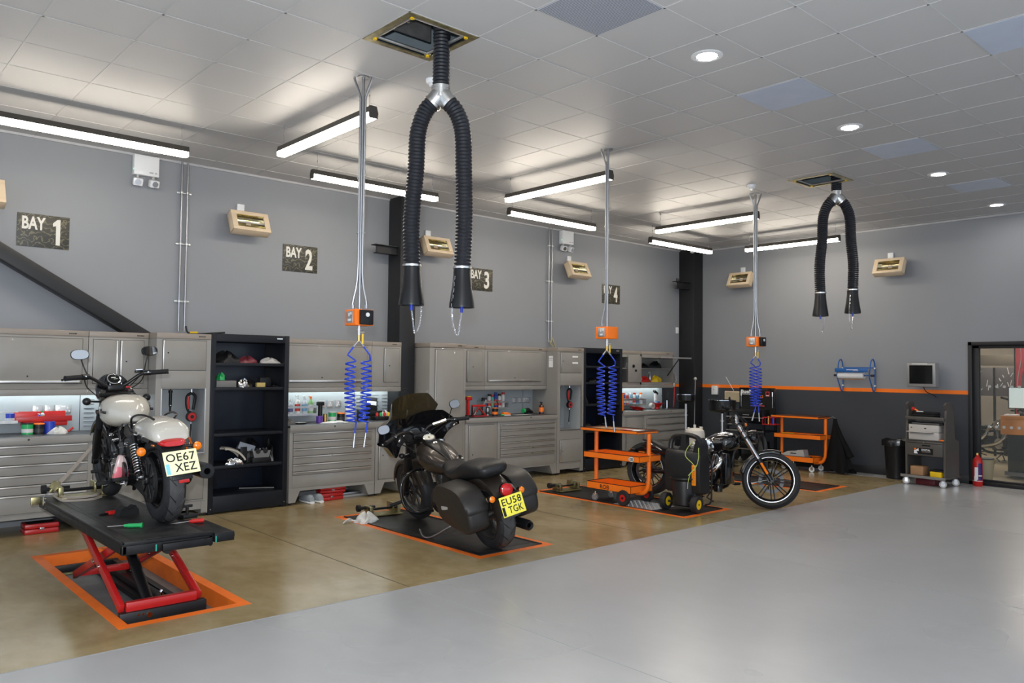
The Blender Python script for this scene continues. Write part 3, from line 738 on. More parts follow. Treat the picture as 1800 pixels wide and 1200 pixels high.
def ribbed(mb, path, r, pitch=.026):
    P = [Vector(p) for p in path]; ds = [0]
    for a, b_ in zip(P, P[1:]): ds.append(ds[-1] + (b_ - a).length)
    n = int(ds[-1] / (pitch / 4)); pts = []; rr = []; k = 0
    for i in range(n + 1):
        d = ds[-1] * i / n
        while k < len(ds) - 2 and ds[k + 1] < d: k += 1
        t = (d - ds[k]) / max(1e-9, ds[k + 1] - ds[k]); pts.append(P[k].lerp(P[k + 1], t))
        rr.append(r * (1.0 if i % 4 in (0,) else (.94 if i % 4 in (1, 3) else .88)))
    return mb.tube(pts, r, n=20, rr=rr)
def exhaust_hose(x, y, label, ztop, zy, legs, r=.064):
    t = thing('exhaust_hose', label, 'hose', (x, y, zy), group='black forked exhaust extraction hoses')
    mb = B(M_hose); ribbed(mb, [(0, 0, ztop - zy), (0, 0, .13)], r); mb.build('upper_hose', t)
    mb = B(M_galv); mb.cyl((0, 0, .05), (0, 0, .14), r * 1.02, n=20); mb.ring([(r * 1.02, .12), (r * 1.08, .12), (r * 1.08, .14), (r * 1.02, .14)], axis='z')
    for s in (-1, 1): mb.cyl((0, 0, .09), legs[s][0], r * 1.0, n=20); 
    mb.build('y_branch', t)
    for s in (-1, 1):
        pts = smooth(legs[s], 6); mb = B(M_hose); ribbed(mb, pts, r); lg = mb.build('lower_hose', t)
        e = Vector(legs[s][-1]); d0 = (Vector(pts[1]) - Vector(pts[0])).normalized(); p0 = Vector(pts[0])
        mb = B(M_alu); mb.cyl(p0, p0 + d0 * .018, r * 1.1, n=20); mb.cyl(e + Vector((0, 0, .02)), e + Vector((0, 0, .035)), r * 1.08, n=20); mb.build('hose_clamp', lg)
        mb = B(M_satin); mb.lathe([(r * .98, .02), (r * 1.0, -.03), (r * 1.15, -.12), (r * 1.45, -.245), (r * 1.45, -.265), (r * 1.25, -.265), (r * .9, -.05)], c=e, axis='z', n=28, caps=False); mb.build('nozzle', t)
        # chain with a hook plug
        mb = B(M_chrome); side = 1 if s < 0 else -1
        c0 = e + Vector((side * r * 1.05, 0, -.04)); c2 = e + Vector((0, -.0, -.30)); mid = e + Vector((side * r * .9, 0, -.42)); low = e + Vector((side * .035, 0, -.47))
        cp = smooth([c0, c0 + Vector((side * .022, 0, -.22)), mid + Vector((side * .02, 0, .03)), low, c2 + Vector((side * .014, 0, -.07)), c2], 10); 
        for i in range(0, len(cp) - 1):
            a, b_ = cp[i], cp[i + 1]; dd_ = (b_ - a); 
            if dd_.length < 1e-5: continue
            o1 = Vector((.005, 0, 0)) if i % 2 else Vector((0, .005, 0)); q = dd_.normalized() * .002
            mb.tube([a - q + o1, b_ + q + o1, b_ + q - o1, a - q - o1], .0013, n=5, closed=True)
        mb.build('chain', t)
        mb = B(M_bluepl); mb.cyl(c2 + Vector((0, 0, .0)), c2 + Vector((0, 0, .045)), .011, n=10); mb.build('hook', t)
    return t
# direction across the two legs, roughly square to the line of the bays
v = Vector((.707, -.707, 0))
def leg(side, xoff, H, top=.075):
    d = v * side
    return [tuple(d * .055 + Vector((0, 0, .02))), tuple(d * .115 + Vector((0, 0, -.05))), tuple(d * .165 + Vector((0, 0, -.20))), tuple(d * (.178) + Vector((0, 0, -.50))), tuple(d * (xoff + .01) + Vector((0, 0, -H * .7))), tuple(d * xoff + Vector((0, 0, -H)))]
exhaust_hose(3.475, 4.672, 'nearest black forked exhaust hose hanging from the ceiling', ZC + .45, 3.60, {-1: leg(-1, .195, 1.215), 1: leg(1, .175, 1.23)})
exhaust_hose(9.66, 4.66, 'farther black forked exhaust hose hanging near the end wall', ZC + .45, 3.80, {-1: leg(-1, .20, 1.17), 1: leg(1, .195, 1.13)}, r=.066)

# service drops: conduits, orange socket box and twin blue coiled air lines
def service_drop(x, y, label, n_cond, zbox, coil_z, black_socket, tips, coff, cturn):
    t = thing('service_drop', label, 'service drop', (x, y, 0), group='ceiling service drops with blue coiled air lines')
    mb = B(M_steel); mb.cyl((0, 0, ZC - .012), (0, 0, ZC), .05, n=20); mb.cyl((0, 0, zbox + .065), (0, 0, ZC - .01), .0125, n=12); mb.build('pole', t)
    for k, s in enumerate((-1, 1)[:n_cond]):
        d = v * s * .02; top = v * s * .07
        pts = [top + Vector((0, 0, ZC)), top + Vector((0, 0, ZC - .03)), d * 1.1 + Vector((0, 0, ZC - .17)), d + Vector((0, 0, ZC - .26)), d * .9 + Vector((0, 0, 3.0)), d + Vector((0, 0, 2.42)), v * s * .055 + Vector((0, 0, zbox + .13)), v * s * .055 + Vector((0, 0, zbox + .085))]
        mb = B(M_steel)
        sp = smooth(pts, 5); mb.tube(sp, .010, n=10); mb.cyl(sp[-1] - Vector((0, 0, .01)), sp[-1] + Vector((0, 0, .02)), .016, n=8)
        for zz in (3.2, 2.75): mb.cyl((d.x, d.y, zz), (d.x, d.y, zz + .012), .016)
        mb.build('conduit', t)
    mb = B(M_orange); mb.box(-.085, .085, -.085, .085, zbox - .065, zbox + .065, .005); bx = mb.build('socket_box', t)
    mb = B(M_galv); mb.box(-.092, -.085, -.045, .048, zbox - .045, zbox + .05, .002); mb.m(M_white); mb.box(-.095, -.092, .0, .014, zbox + .01, zbox + .035); mb.box(-.095, -.092, -.02, .02, zbox - .03, zbox - .012); mb.box(-.096, -.092, -.030, -.018, zbox + .02, zbox + .04); mb.build('socket', bx)
    if black_socket:
        mb = B(M_black); mb.box(-.055, .06, -.125, -.085, zbox - .06, zbox + .06, .008); mb.m(M_white); mb.cyl((.0, -.132, zbox + .02), (.0, -.125, zbox + .02), .017, n=16); mb.build('switch', bx)
    mb = B(M_galv); mb.cyl((0, 0, zbox - .065), (0, 0, zbox - .14), .013, n=12); mb.cyl((0, 0, zbox - .09), (0, 0, zbox - .10), .020, n=12); mb.cyl((0, -.0, zbox - .115), (.03, -.03, zbox - .115), .006, n=8)
    mb.m(M_copper); mb.cyl((0, 0, zbox - .14), (0, 0, zbox - .19), .014, n=12); mb.build('air_fitting', t)
    mb = B(M_yellow); mb.cyl((.022, -.022, zbox - .13), (.022, -.022, zbox - .21), .009, n=10); mb.build('valve_lever', t)
    zc1, zc0 = coil_z
    for k, s in enumerate((-1, 1)):
        cen = v * s * coff; pts = [Vector((0, 0, zbox - .18)), v * s * (coff + .04) * .5 + Vector((0, 0, (zbox - .18) * .5 + (zc1 + .03) * .5)), v * s * (coff + .04) + Vector((0, 0, zc1 + .03))]
        lead = smooth(pts, 5); R = .040; N = cturn; coil = []
        for i in range(N * 14 + 1):
            u = i / (N * 14); a = 2 * pi * i / 14 * (1 if s > 0 else -1); sag = sin(pi * u) * .012
            zz = zc1 + (zc0 - zc1) * (u ** .92); cc = cen + v * s * (sag - .015 * u)
            coil.append(Vector((cc.x + R * cos(a), cc.y + R * sin(a), zz)))
        tp = Vector(tips[k]); tail = smooth([coil[-1], coil[-1].lerp(tp, .4) + v * s * (-.02), tp + Vector((0, 0, .10)) + v * (tips[k][3] if len(tips[k]) > 3 else 0), tp + Vector((0, 0, .09))], 5) if False else [coil[-1] + (tp + Vector((0, 0, 0)) - coil[-1]) * (i / 6) for i in range(1, 7)]
        mb = B(M_blue); mb.tube(lead[:-1] + coil + tail[:-1], .0065, n=8); h = mb.build('coiled_hose', t)
        d = (tp - tail[-2]).normalized(); e0 = tp - d * .02
        mb = B(M_steel); mb.cyl(e0 - d * .10, e0, .009, n=12); mb.cyl(e0 - d * .04, e0 + d * .015, .011, n=12); mb.build('coupler', h); mb = B(M_steel); mb.cyl(lead[0] + (lead[4] - lead[0]) * .1, lead[4], .008, n=10); mb.build('ferrule', h)
def T3(a, b): return a
service_drop(3.391, 5.622, 'nearest service drop with its blue coils hanging over the drawers', 2, 2.065, (1.72, 1.22), True, [(v * -.03 + Vector((0, 0, 1.01)))[:], (v * .055 + Vector((0, 0, 1.015)))[:]], .062, 13)
service_drop(6.446, 5.639, 'second service drop with blue coils hanging over the orange trolley', 1, 2.06, (1.71, 1.18), False, [(v * -.0 + Vector((0, 0, 1.045)))[:], (v * .085 + Vector((0, 0, 1.00)))[:]], .060, 12)
service_drop(9.477, 5.684, 'farthest service drop with blue coils hanging near the end wall', 2, 2.06, (1.74, 1.20), True, [(v * -.045 + Vector((0, 0, 1.01)))[:], (v * .05 + Vector((0, 0, 1.00)))[:]], .034, 14)

# infrared wall heaters
def heater(loc, nx, label, tilt=-.45, yaw=0):
    t = thing('infrared_heater', label, 'heater', loc, (0 if nx == '-y' else -pi / 2) + yaw, 'cream infrared heaters on the walls')
    mb = MB(); mb.push(Matrix.Translation((0, -.19, 0)) @ Matrix.Rotation(tilt, 4, 'X')); mb.m(M_cream)
    W, H = .235, .135
    # open-fronted tray: frame and back
    mb.box(-W, W, -.05, -.035, -H, -.088, .004); mb.box(-W, W, -.05, -.035, .088, H, .004); mb.box(-W, -.17, -.05, -.035, -.088, .088, .003); mb.box(.17, W, -.05, -.035, -.088, .088, .003)
    mb.box(-W, -W + .01, -.045, .07, -H, H, .003); mb.box(W - .01, W, -.045, .07, -H, H, .003); mb.box(-W, W, -.045, .07, H - .01, H, .003); mb.box(-W, W, -.045, .07, -H, -H + .01, .003); mb.box(-W, W, .06, .07, -H, H)
    mb.m(M_dark)
    for k in range(5): mb.box(-.14 + k * .045, -.11 + k * .045, -.02, .03, H, H + .001)
    mb.build('casing', t)
    mb = MB(); mb.push(Matrix.Translation((0, -.19, 0)) @ Matrix.Rotation(tilt, 4, 'X')); mb.m(mat('heater_reflector', (0.42, 0.36, 0.20), .22, 1.0, var=.1))
    pts = [(-.168 + .0, z) for z in (0,)]
    n = 10
    for i in range(n):
        a0, a1 = pi * i / n, pi * (i + 1) / n
        mb.add([(-.17, -.04 + .08 * sin(a0), .088 * cos(a0)), (.17, -.04 + .08 * sin(a0), .088 * cos(a0)), (.17, -.04 + .08 * sin(a1), .088 * cos(a1)), (-.17, -.04 + .08 * sin(a1), .088 * cos(a1))], [(0, 1, 2, 3)])
    mb.m(M_chrome); mb.box(-.17, -.168, -.04, .04, -.085, .085); mb.box(.168, .17, -.04, .04, -.085, .085); mb.build('reflector', t)
    mb = MB(); mb.push(Matrix.Translation((0, -.19, 0)) @ Matrix.Rotation(tilt, 4, 'X')); mb.m(M_ltgrey); mb.cyl((-.165, -.01, 0), (.165, -.01, 0), .008); mb.build('lamp_tube', t)
    mb = B(M_white); mb.box(-.09, .0, -.03, -.002, .15, .25, .004); mb.m(M_cream); mb.box(-.03, .03, -.16, -.002, -.02, .03); mb.build('bracket', t)
heater((1.27, YW, 3.36), '-y', 'cream infrared heater cut off by the left edge of the photo')
heater((4.05, YW, 3.40), '-y', 'cream infrared heater on the wall between BAY 1 and BAY 2 signs')
heater((6.88, YW, 3.43), '-y', 'cream infrared heater half hidden by the nearest black hose')
heater((9.86, YW, 3.36), '-y', 'cream infrared heater on the wall between BAY 3 and BAY 4 signs')
heater((XW, 8.17, 3.38), '-x', 'cream infrared heater on the end wall next to the corner column', yaw=-0.0)
heater((XW, 5.44, 3.38), '-x', 'cream infrared heater on the end wall right of the farther hose')

def emergency(x, label):
    t = thing('emergency_light', label, 'emergency light', (x, YW, 3.93), group='white twin spot emergency lights')
    mb = B(M_white); mb.box(-.135, .135, -.09, -.002, -.13, .095, .006); mb.m(M_ltgrey); mb.box(.03, .07, -.092, -.09, -.10, -.085); mb.box(.09, .11, -.092, -.09, -.10, -.085); mb.build('box', t)
    for s in (-1, 1):
        mb = B(M_ltgrey); mb.cyl((s * .085, -.05, -.16), (s * .085, -.05, -.13), .014); mb.m(M_white); mb.push(Matrix.Translation((s * .085, -.06, -.205)) @ Matrix.Rotation(.35, 4, 'X') @ Matrix.Rotation(s * .15, 4, 'Z')); mb.box(-.052, .052, -.045, .03, -.042, .042, .012); mb.m(M_chrome); mb.cyl((0, -.047, 0), (0, -.045, 0), .033, n=20); mb.pop(); mb.build('spotlight', t)
    mb = B(mat('green_led', (0.1, 0.8, 0.3), .4, var=0, emit=(0.1, 1, 0.4), estr=4)); mb.cyl((-.138, -.07, -.07), (-.134, -.07, -.07), .006, n=10); mb.build('indicator_led', t)
emergency(2.88, 'white twin spot emergency light above the pair of conduits at the left')
emergency(9.72, 'white twin spot emergency light above the heater between BAY 3 and BAY 4')

def conduits(x, z0, label):
    t = thing('conduit_pair', label, 'conduit', (x, YW, z0), group='steel conduit pairs on the left wall')
    for s in (-1, 1):
        mb = B(M_steel); mb.cyl((s * .034, -.028, 0), (s * .034, -.028, ZC - z0), .0115, n=12); mb.build('conduit', t)
    for z in (.35, 1.02, 1.62):
        mb = B(M_galv); mb.box(-.085, .085, -.018, -.002, z - .01, z + .01, .002)
        for s in (-1, 1): mb.ring([(.013, -.010), (.019, -.010), (.019, .010), (.013, .010)], c=(s * .034, -.028, z), axis='z', n=14)
        mb.build('saddle', t)
    return t
conduits(3.325, 2.06, 'pair of steel conduits on the wall below the nearer emergency light')
conduits(9.36, 2.12, 'pair of steel conduits on the wall left of the second emergency light')
mb = B(M_zinc); mb.tube(smooth([(9.33, 9.44, 2.16), (9.35, 9.42, 2.10), (9.38, 9.40, 2.04)]), .012); mb.tube(smooth([(9.40, 9.44, 2.20), (9.42, 9.42, 2.12), (9.44, 9.40, 2.04)]), .012); tag(mb.build('pipe_elbows', None), 'yellow taped pipe ends on top of the tall cabinet with white stickers', 'pipe')
mb = B(M_black); mb.tube(smooth([(3.36, 9.40, 2.12), (3.38, 9.38, 2.045), (3.45, 9.30, 2.03), (3.62, 9.25, 2.045), (3.75, 9.22, 2.055)]), .010); mb.m(M_yellow); mb.cyl((3.40, 9.36, 2.045), (3.46, 9.30, 2.045), .014); tag(mb.build('cable', None), 'black cable with a yellow end lying on top of the cabinets', 'cable')

# bay signs
def sign_material():
    m = bpy.data.materials.new('sign_print'); m.use_nodes = True; nt = m.node_tree; n = nt.nodes; l = nt.links; b = n['Principled BSDF']
    tc = n.new('ShaderNodeTexCoord'); w_ = n.new('ShaderNodeTexWave'); w_.wave_type = 'RINGS'; w_.inputs['Scale'].default_value = 5; w_.inputs['Distortion'].default_value = 14; w_.inputs['Detail'].default_value = 3; w_.inputs['Detail Scale'].default_value = 2.2
    l.new(tc.outputs['Object'], w_.inputs['Vector']); rp = n.new('ShaderNodeValToRGB'); e = rp.color_ramp.elements
    e[0].position = .80; e[0].color = (0.028, 0.026, 0.020, 1); e[1].position = .96; e[1].color = (0.13, 0.12, 0.07, 1)
    l.new(w_.outputs['Fac'], rp.inputs['Fac']); l.new(rp.outputs['Color'], b.inputs['Base Color']); b.inputs['Roughness'].default_value = .45; return m
M_sign = sign_material(); M_signw = mat('sign_lettering', (0.66, 0.64, 0.58), .5, var=0)
for k, (x, z) in enumerate(((1.893, 3.055), (4.82, 3.06), (7.86, 3.045), (10.93, 3.035))):
    t = thing('bay_sign', 'dark patterned wall sign reading BAY %d' % (k + 1), 'sign', (x, YW - .002, z), group='BAY signs on the left wall')
    mb = B(M_sign); mb.box(-.243, .243, -.006, 0, -.172, .172, .001); mb.build('board', t)
    text_mesh('lettering', 'BAY', M_signw, .215, .135, face((-.09, -.007, .075), '-y'), t, offset=.03)
    if k: text_mesh('number', str(k + 1), M_signw, .105, .27, face((.12, -.007, .0), '-y'), t, offset=.03)
    else: mb = B(M_signw); mb.prism([(.115, -.135), (.155, -.135), (.155, .135), (.125, .135), (.085, .095), (.085, .060), (.115, .068)], -.0078, -.0062); mb.build('number', t)
t = thing('wall_controller', 'small white controller on the left wall beside the corner column', 'switch', (12.90, YW, 2.46))
mb = B(M_white); mb.box(-.035, .035, -.03, -.002, -.06, .06, .006); mb.build('case', t)
def smoke(x, y, label):
    t = thing('smoke_detector', label, 'smoke detector', (x, y, ZC), group='white ceiling sensors')
    mb = B(M_white); mb.lathe([(.055, 0), (.055, -.02), (.045, -.035), (.03, -.04), (.03, -.055), (.02, -.062)], n=24); mb.build('case', t)
smoke(9.00, 5.46, 'white ceiling sensor above the farthest service drop'); smoke(3.84, 5.28, 'white ceiling sensor half hidden by the nearest black hose')
t = thing('dome_camera', 'white dome security camera on the ceiling at the corner column', 'security camera', (12.75, 9.0, ZC))
mb = B(M_white); mb.lathe([(.065, 0), (.065, -.04), (.055, -.05)], n=24); mb.ball((0, 0, -.07), .052); mb.build('case', t)
mb = B(M_ink); mb.cyl((-.045, -.03, -.085), (-.05, -.035, -.087), .018, n=14); mb.build('lens', t)
# ================================================================ MOTORCYCLES (built facing +x, resting on z = 0)
def arc_sweep(mb, prof, c, a0, a1, n=24):
    """closed profile [(radius, y)] swept through part of a turn in the xz plane about c."""
    P = len(prof); vs = []
    for k in range(n + 1):
        t = radians(a0 + (a1 - a0) * k / n)
        for r, h in prof: vs.append((c[0] + r * cos(t), c[1] + h, c[2] + r * sin(t)))
    fs = [(k * P + i, k * P + (i + 1) % P, (k + 1) * P + (i + 1) % P, (k + 1) * P + i) for k in range(n) for i in range(P)]
    fs += [tuple(reversed(range(P))), tuple(range(n * P, (n + 1) * P))]
    return mb.add(vs, fs)
def fender_prof(r, w, drop=.04, t=.004):
    out = [(r - drop, -w), (r - drop * .45, -w * .985), (r - .010, -w * .86), (r, -w * .5), (r + .003, 0), (r, w * .5), (r - .010, w * .86), (r - drop * .45, w * .985), (r - drop, w)]
    return out + [(a - t, b * .97) for a, b in reversed(out)]
def wheel(parent, name, M, R, tw, rr, style, disc=None, n=9, rimmat=None, edge=None, tread=None):
    mb = MB(); mb.push(M); h = tw * .43; rimmat = rimmat or M_satin
    mb.m(edge or rimmat); mb.ring([(rr + .005, h), (rr - .004, h), (rr - .010, h * .8), (rr + .002, h * .75)], n=56); mb.ring([(rr + .005, -h), (rr - .004, -h), (rr - .010, -h * .8), (rr + .002, -h * .75)], n=56)
    mb.m(rimmat); mb.ring([(rr + .002, h * .95), (rr - .016, h * .8), (rr - .035, h * .3), (rr - .035, -h * .3), (rr - .016, -h * .8), (rr + .002, -h * .95)], n=44)
    mb.lathe([(.032, -tw * .46), (.045, -tw * .42), (.038, -tw * .2), (.036, tw * .2), (.045, tw * .42), (.032, tw * .46)], axis='y', n=20)
    for i in range(n):
        a = 2 * pi * i / n
        if style == 'pair':      # parallel pairs of slim bars
            for s in (-1, 1):
                q = Vector((cos(a), 0, sin(a))); p = Vector((-sin(a), 0, cos(a)))
                mb.tube([q * .038 + p * s * .014, q * (rr - .03) + p * s * .020], .0075, n=6)
        elif style == 'split':   # forked cast spokes
            q = Vector((cos(a), 0, sin(a))); p = Vector((-sin(a), 0, cos(a)))
            mb.tube([q * .04, q * (rr * .52)], .013, n=6); mb.tube([q * (rr * .50), q * (rr - .03) + p * .035], .009, n=6); mb.tube([q * (rr * .50), q * (rr - .03) - p * .035], .009, n=6)
        else:
            q = Vector((cos(a), 0, sin(a))); p = Vector((-sin(a), 0, cos(a)))
            mb.add([tuple(q * .03 + p * .022 + Vector((0, -.012, 0))), tuple(q * .03 - p * .022 + Vector((0, -.012, 0))), tuple(q * (rr - .02) - p * .012 + Vector((0, -.010, 0))), tuple(q * (rr - .02) + p * .012 + Vector((0, -.010, 0))), tuple(q * .03 + p * .022 + Vector((0, .012, 0))), tuple(q * .03 - p * .022 + Vector((0, .012, 0))), tuple(q * (rr - .02) - p * .012 + Vector((0, .010, 0))), tuple(q * (rr - .02) + p * .012 + Vector((0, .010, 0)))],
                   [(0, 1, 2, 3), (7, 6, 5, 4), (0, 3, 7, 4), (1, 5, 6, 2), (3, 2, 6, 7), (0, 4, 5, 1)])
    mb.m(M_chrome); mb.cyl((0, -tw * .5 - .03, 0), (0, tw * .5 + .03, 0), .013, n=12)
    w = mb.build(name, parent)
    mb = MB(); mb.push(M).m(M_tyre)
    pr_ = [(rr, tw * .36), (rr + .012, tw * .44), (R - (R - rr) * .45, tw * .5), (R - .028, tw * .455), (R - .010, tw * .32), (R - .002, tw * .15), (R, 0)]
    prof = pr_ + [(a, -b) for a, b in reversed(pr_[:-1])]
    mb.ring(prof, n=56)
    if tread:        # worn crown with swept grooves
        mb.m(mat('worn_tread', (0.050, 0.050, 0.052), .6, var=.2, scale=20)); cp_ = [(R - .0095, tw * .325), (R - .001, tw * .155), (R + .0012, 0)]; mb.ring(cp_ + [(a, -b) for a, b in reversed(cp_[:-1])] + [(R - .02, -tw * .3), (R - .02, tw * .3)], n=56)
        mb.m(M_ink)
        for i in range(tread):
            for s in (-1, 1):
                a = 2 * pi * (i + (.5 if s > 0 else 0)) / tread; pts = []
                for k in range(7):
                    u = k / 6; y = s * tw * (.05 + .40 * u); r_ = R - .028 * (abs(y) / (tw * .455)) ** 2.6 + .0002; b = a + (1 - u) * .26
                    pts.append((r_ * cos(b), y, r_ * sin(b)))
                mb.tube(pts, .0042, n=5)
    mb.build('tyre', w)
    for (y, r_) in (disc or []):
        mb = MB(); mb.push(M).m(mat('disc_steel', (0.12, 0.12, 0.125), .45, .9, var=.2, scale=60)); mb.ring([(r_, y - .002), (r_, y + .002), (r_ * .72, y + .002), (r_ * .72, y - .002)], n=36); mb.m(M_satin)
        for i in range(6):
            a = 2 * pi * i / 6; mb.tube([(.035 * cos(a), y, .035 * sin(a)), (r_ * .76 * cos(a + .25), y, r_ * .76 * sin(a + .25))], .007, n=6)
        mb.build('brake_disc', w)
    return w
def vtwin(parent, cx, cz, case=M_satin, fin=M_satin, cover=M_gloss, s=1.0, air=True, airmat=None, pushmat=None):
    e = MB()
    e.m(case); e.lathe([(.02, -.10), (.115 * s, -.095), (.125 * s, -.06), (.125 * s, .06), (.115 * s, .095), (.02, .10)], c=(cx, 0, cz), axis='y', n=28)
    e.box(cx - .36 * s, cx - .02, -.10, .10, cz - .10 * s, cz + .11 * s, .02); e.box(cx - .20, cx + .10, -.08, .08, cz - .13 * s, cz - .06, .015)
    en = e.build('engine', parent)
    for sg in (-1, 1):
        a = radians(22.5) * sg; ax = Vector((sin(a), 0, cos(a))); M = Matrix.Translation((cx, 0, cz)) @ Matrix.Rotation(a, 4, 'Y')
        c = MB(); c.push(M).m(fin); c.cyl((0, 0, .08 * s), (0, 0, .34 * s), .050 * s, n=20)
        k = 0; z = .135 * s
        while z < .33 * s:
            w_ = .078 * s if z < .25 * s else .084 * s
            c.lathe([(w_, z), (w_, z + .0035)], n=20); z += .0125 * s
        c.m(cover); c.box(-.07 * s, .07 * s, -.075 * s, .075 * s, .335 * s, .385 * s, .014); c.box(-.055 * s, .055 * s, -.06 * s, .06 * s, .38 * s, .405 * s, .012)
        c.build('cylinder', en)
    p = MB().m(cover)      # primary cover, left
    st = arc((cx, 0, cz), .098 * s, -90, 90, 12) + arc((cx - .28 * s, 0, cz + .02), .115 * s, 90, 270, 12)
    p.prism([(q[0], q[2]) for q in st], .10, .165); p.m(M_satin); p.lathe([(.075 * s, .165), (.07 * s, .175), (.01, .178)], c=(cx - .27 * s, 0, cz + .02), axis='y', n=24); p.lathe([(.05 * s, .165), (.045 * s, .172), (.01, .174)], c=(cx, 0, cz), axis='y', n=20)
    p.build('primary_cover', en)
    q = MB().m(cover); q.lathe([(.03, -.10), (.095 * s, -.10), (.09 * s, -.135), (.02, -.142)], c=(cx, 0, cz - .01), axis='y', n=28); q.build('cam_cover', en)
    q = MB().m(pushmat or M_chrome)
    for x_, tx in ((-.05, -.10), (-.028, -.075), (.028, .075), (.05, .10)): q.cyl((cx + x_, -.105, cz + .06), (cx + tx * s * 1.1, -.085, cz + .33 * s), .0085, n=10)
    q.build('pushrod_tube', en)
    if air:
        q = MB().m(airmat or M_gloss); q.lathe([(.02, -.08), (.06 * s, -.085), (.085 * s, -.12), (.092 * s, -.165), (.08 * s, -.19), (.02, -.195)], c=(cx, 0, cz + .30 * s), axis='y', n=32); q.m(M_chrome); q.lathe([(.05, -.194), (.045, -.199), (.01, -.200)], c=(cx, 0, cz + .30 * s), axis='y', n=24)
        q.build('air_cleaner', en)
    return en
def bullet(parent, p0, p1, r=.026, lens=None, name='indicator', stalk=None, face_dir=-1, body=M_satin):
    """stalked indicator: p0 on the bike, p1 at the lamp."""
    mb = MB().m(stalk or M_satin); mb.cyl(p0, p1, .009, n=10)
    mb.m(body); f = face_dir
    mb.lathe([(.004, -f * .055), (r * .6, -f * .05), (r * .95, -f * .025), (r * 1.05, 0), (r * 1.05, f * .012)], c=p1, axis='x', n=20)
    o = mb.build(name, parent)
    mb = MB().m(lens or M_amber); mb.lathe([(r, f * .012), (r * .9, f * .022), (r * .5, f * .030), (.003, f * .032)], c=p1, axis='x', n=20); mb.build('lens', o)
    return o
def grip_set(parent, M, y0, y1, z, x, s, lever=True, dirv=None, lev_mat=None):
    """grip, controls and lever along the bar end from P0 to P1"""
    P0, P1 = Vector(y0), Vector(y1); d = (P1 - P0).normalized()
    mb = MB(); mb.push(M).m(M_rubber); mb.cyl(P0, P1, .0205, n=16); mb.cyl(P1 - d * .006, P1 + d * .002, .0225, n=16); mb.build('grip', parent)
    mb = MB(); mb.push(M).m(M_satin); c = P0 - d * .03; mb.cyl(c - d * .03, c + d * .028, .025, n=14); mb.cbox(tuple(c + Vector((.03, 0, .0))), (.05, .05, .04), .008)
    mb.m(M_chrome); mb.cbox(tuple(c + Vector((-.022, 0, .005))), (.008, .012, .01))
    mb.build('switchgear', parent)
    if lever:
        a = c + Vector((.055, 0, -.004)); mb = MB(); mb.push(M).m(lev_mat or M_satin); e = P1 + Vector((.055, 0, -.012)) + d * .01
        mb.tube(smooth([a, a.lerp(e, .35) + Vector((.022, 0, -.004)), a.lerp(e, .8) + Vector((.006, 0, 0)), e], 5), .007, n=8); mb.ball(tuple(e), .0105, n=10); mb.build('lever', parent)
def mirror(parent, M, base, top, w=.062, h=.038, yaw=0.0, tilt=.15, framemat=None):
    base, top = Vector(base), Vector(top)
    mb = MB(); mb.push(M).m(framemat or M_satin)
    mb.tube(smooth([base, base + (top - base) * .45 + Vector((.02, 0, .0)), base + (top - base) * .85 + Vector((.015, 0, 0)), top + Vector((.01, 0, -h * .6))], 5), .0055, n=8)
    mb.push(Matrix.Translation(top) @ Matrix.Rotation(yaw, 4, 'Z') @ Matrix.Rotation(tilt, 4, 'Y'))
    n = 28; e = 2.6
    def oval(k, sw, x): return [(x, sw * w * math.copysign(abs(cos(2 * pi * i / n)) ** (2 / e), cos(2 * pi * i / n)), sw * h * math.copysign(abs(sin(2 * pi * i / n)) ** (2 / e), sin(2 * pi * i / n))) for i in range(n)]
    rings = [oval(0, 1.0, -.004), oval(0, 1.06, .002), oval(0, .95, .014), oval(0, .5, .022)]
    vs = [p for r_ in rings for p in r_]; fs = [(i * n + k, i * n + (k + 1) % n, (i + 1) * n + (k + 1) % n, (i + 1) * n + k) for i in range(3) for k in range(n)] + [tuple(range(3 * n, 4 * n))]
    mb.add(vs, fs); o = mb.build('mirror', parent)
    mb = MB(); mb.push(M).push(Matrix.Translation(top) @ Matrix.Rotation(yaw, 4, 'Z') @ Matrix.Rotation(tilt, 4, 'Y')).m(M_mirror)
    mb.add(oval(0, .97, -.0045), [tuple(range(n))]); mb.build('mirror_glass', o)
def plate(parent, c, tilt, l1, l2, matl, w=.235, h=.175, left_band=None, roll=0.0):
    """number plate facing backwards (-x); tilt leans its top forward."""
    M = Matrix.Translation(c) @ Matrix.Rotation(-roll, 4, 'X') @ Matrix.Rotation(tilt, 4, 'Y')
    mb = MB(); mb.push(M).m(matl); mb.box(-.002, .002, -w / 2, w / 2, -h / 2, h / 2, .0012); o = mb.build('number_plate', parent)
    if left_band:
        mb = MB(); mb.push(M).m(left_band); mb.box(-.0028, -.0018, w / 2 - .032, w / 2 - .006, -h / 2 + .008, -.002); mb.build('band', o)
    F = M @ Matrix.Translation((-.0022, 0, 0)) @ Matrix(((0, 0, -1, 0), (-1, 0, 0, 0), (0, 1, 0, 0), (0, 0, 0, 1)))
    text_mesh('lettering', l1, M_ink, w * .86, h * .35, F @ Matrix.Translation((0, h * .225, 0)), o, offset=.012, spacing=1.06)
    text_mesh('lettering', l2, M_ink, w * .64, h * .35, F @ Matrix.Translation((w * .095, -h * .21, 0)), o, offset=.012, spacing=1.06)
    return o
def steer_matrix(head, rake, ang):
    ax = Vector((-sin(rake), 0, cos(rake)))
    return Matrix.Translation(head) @ Matrix.Rotation(ang, 4, ax) @ Matrix.Translation(-Vector(head))
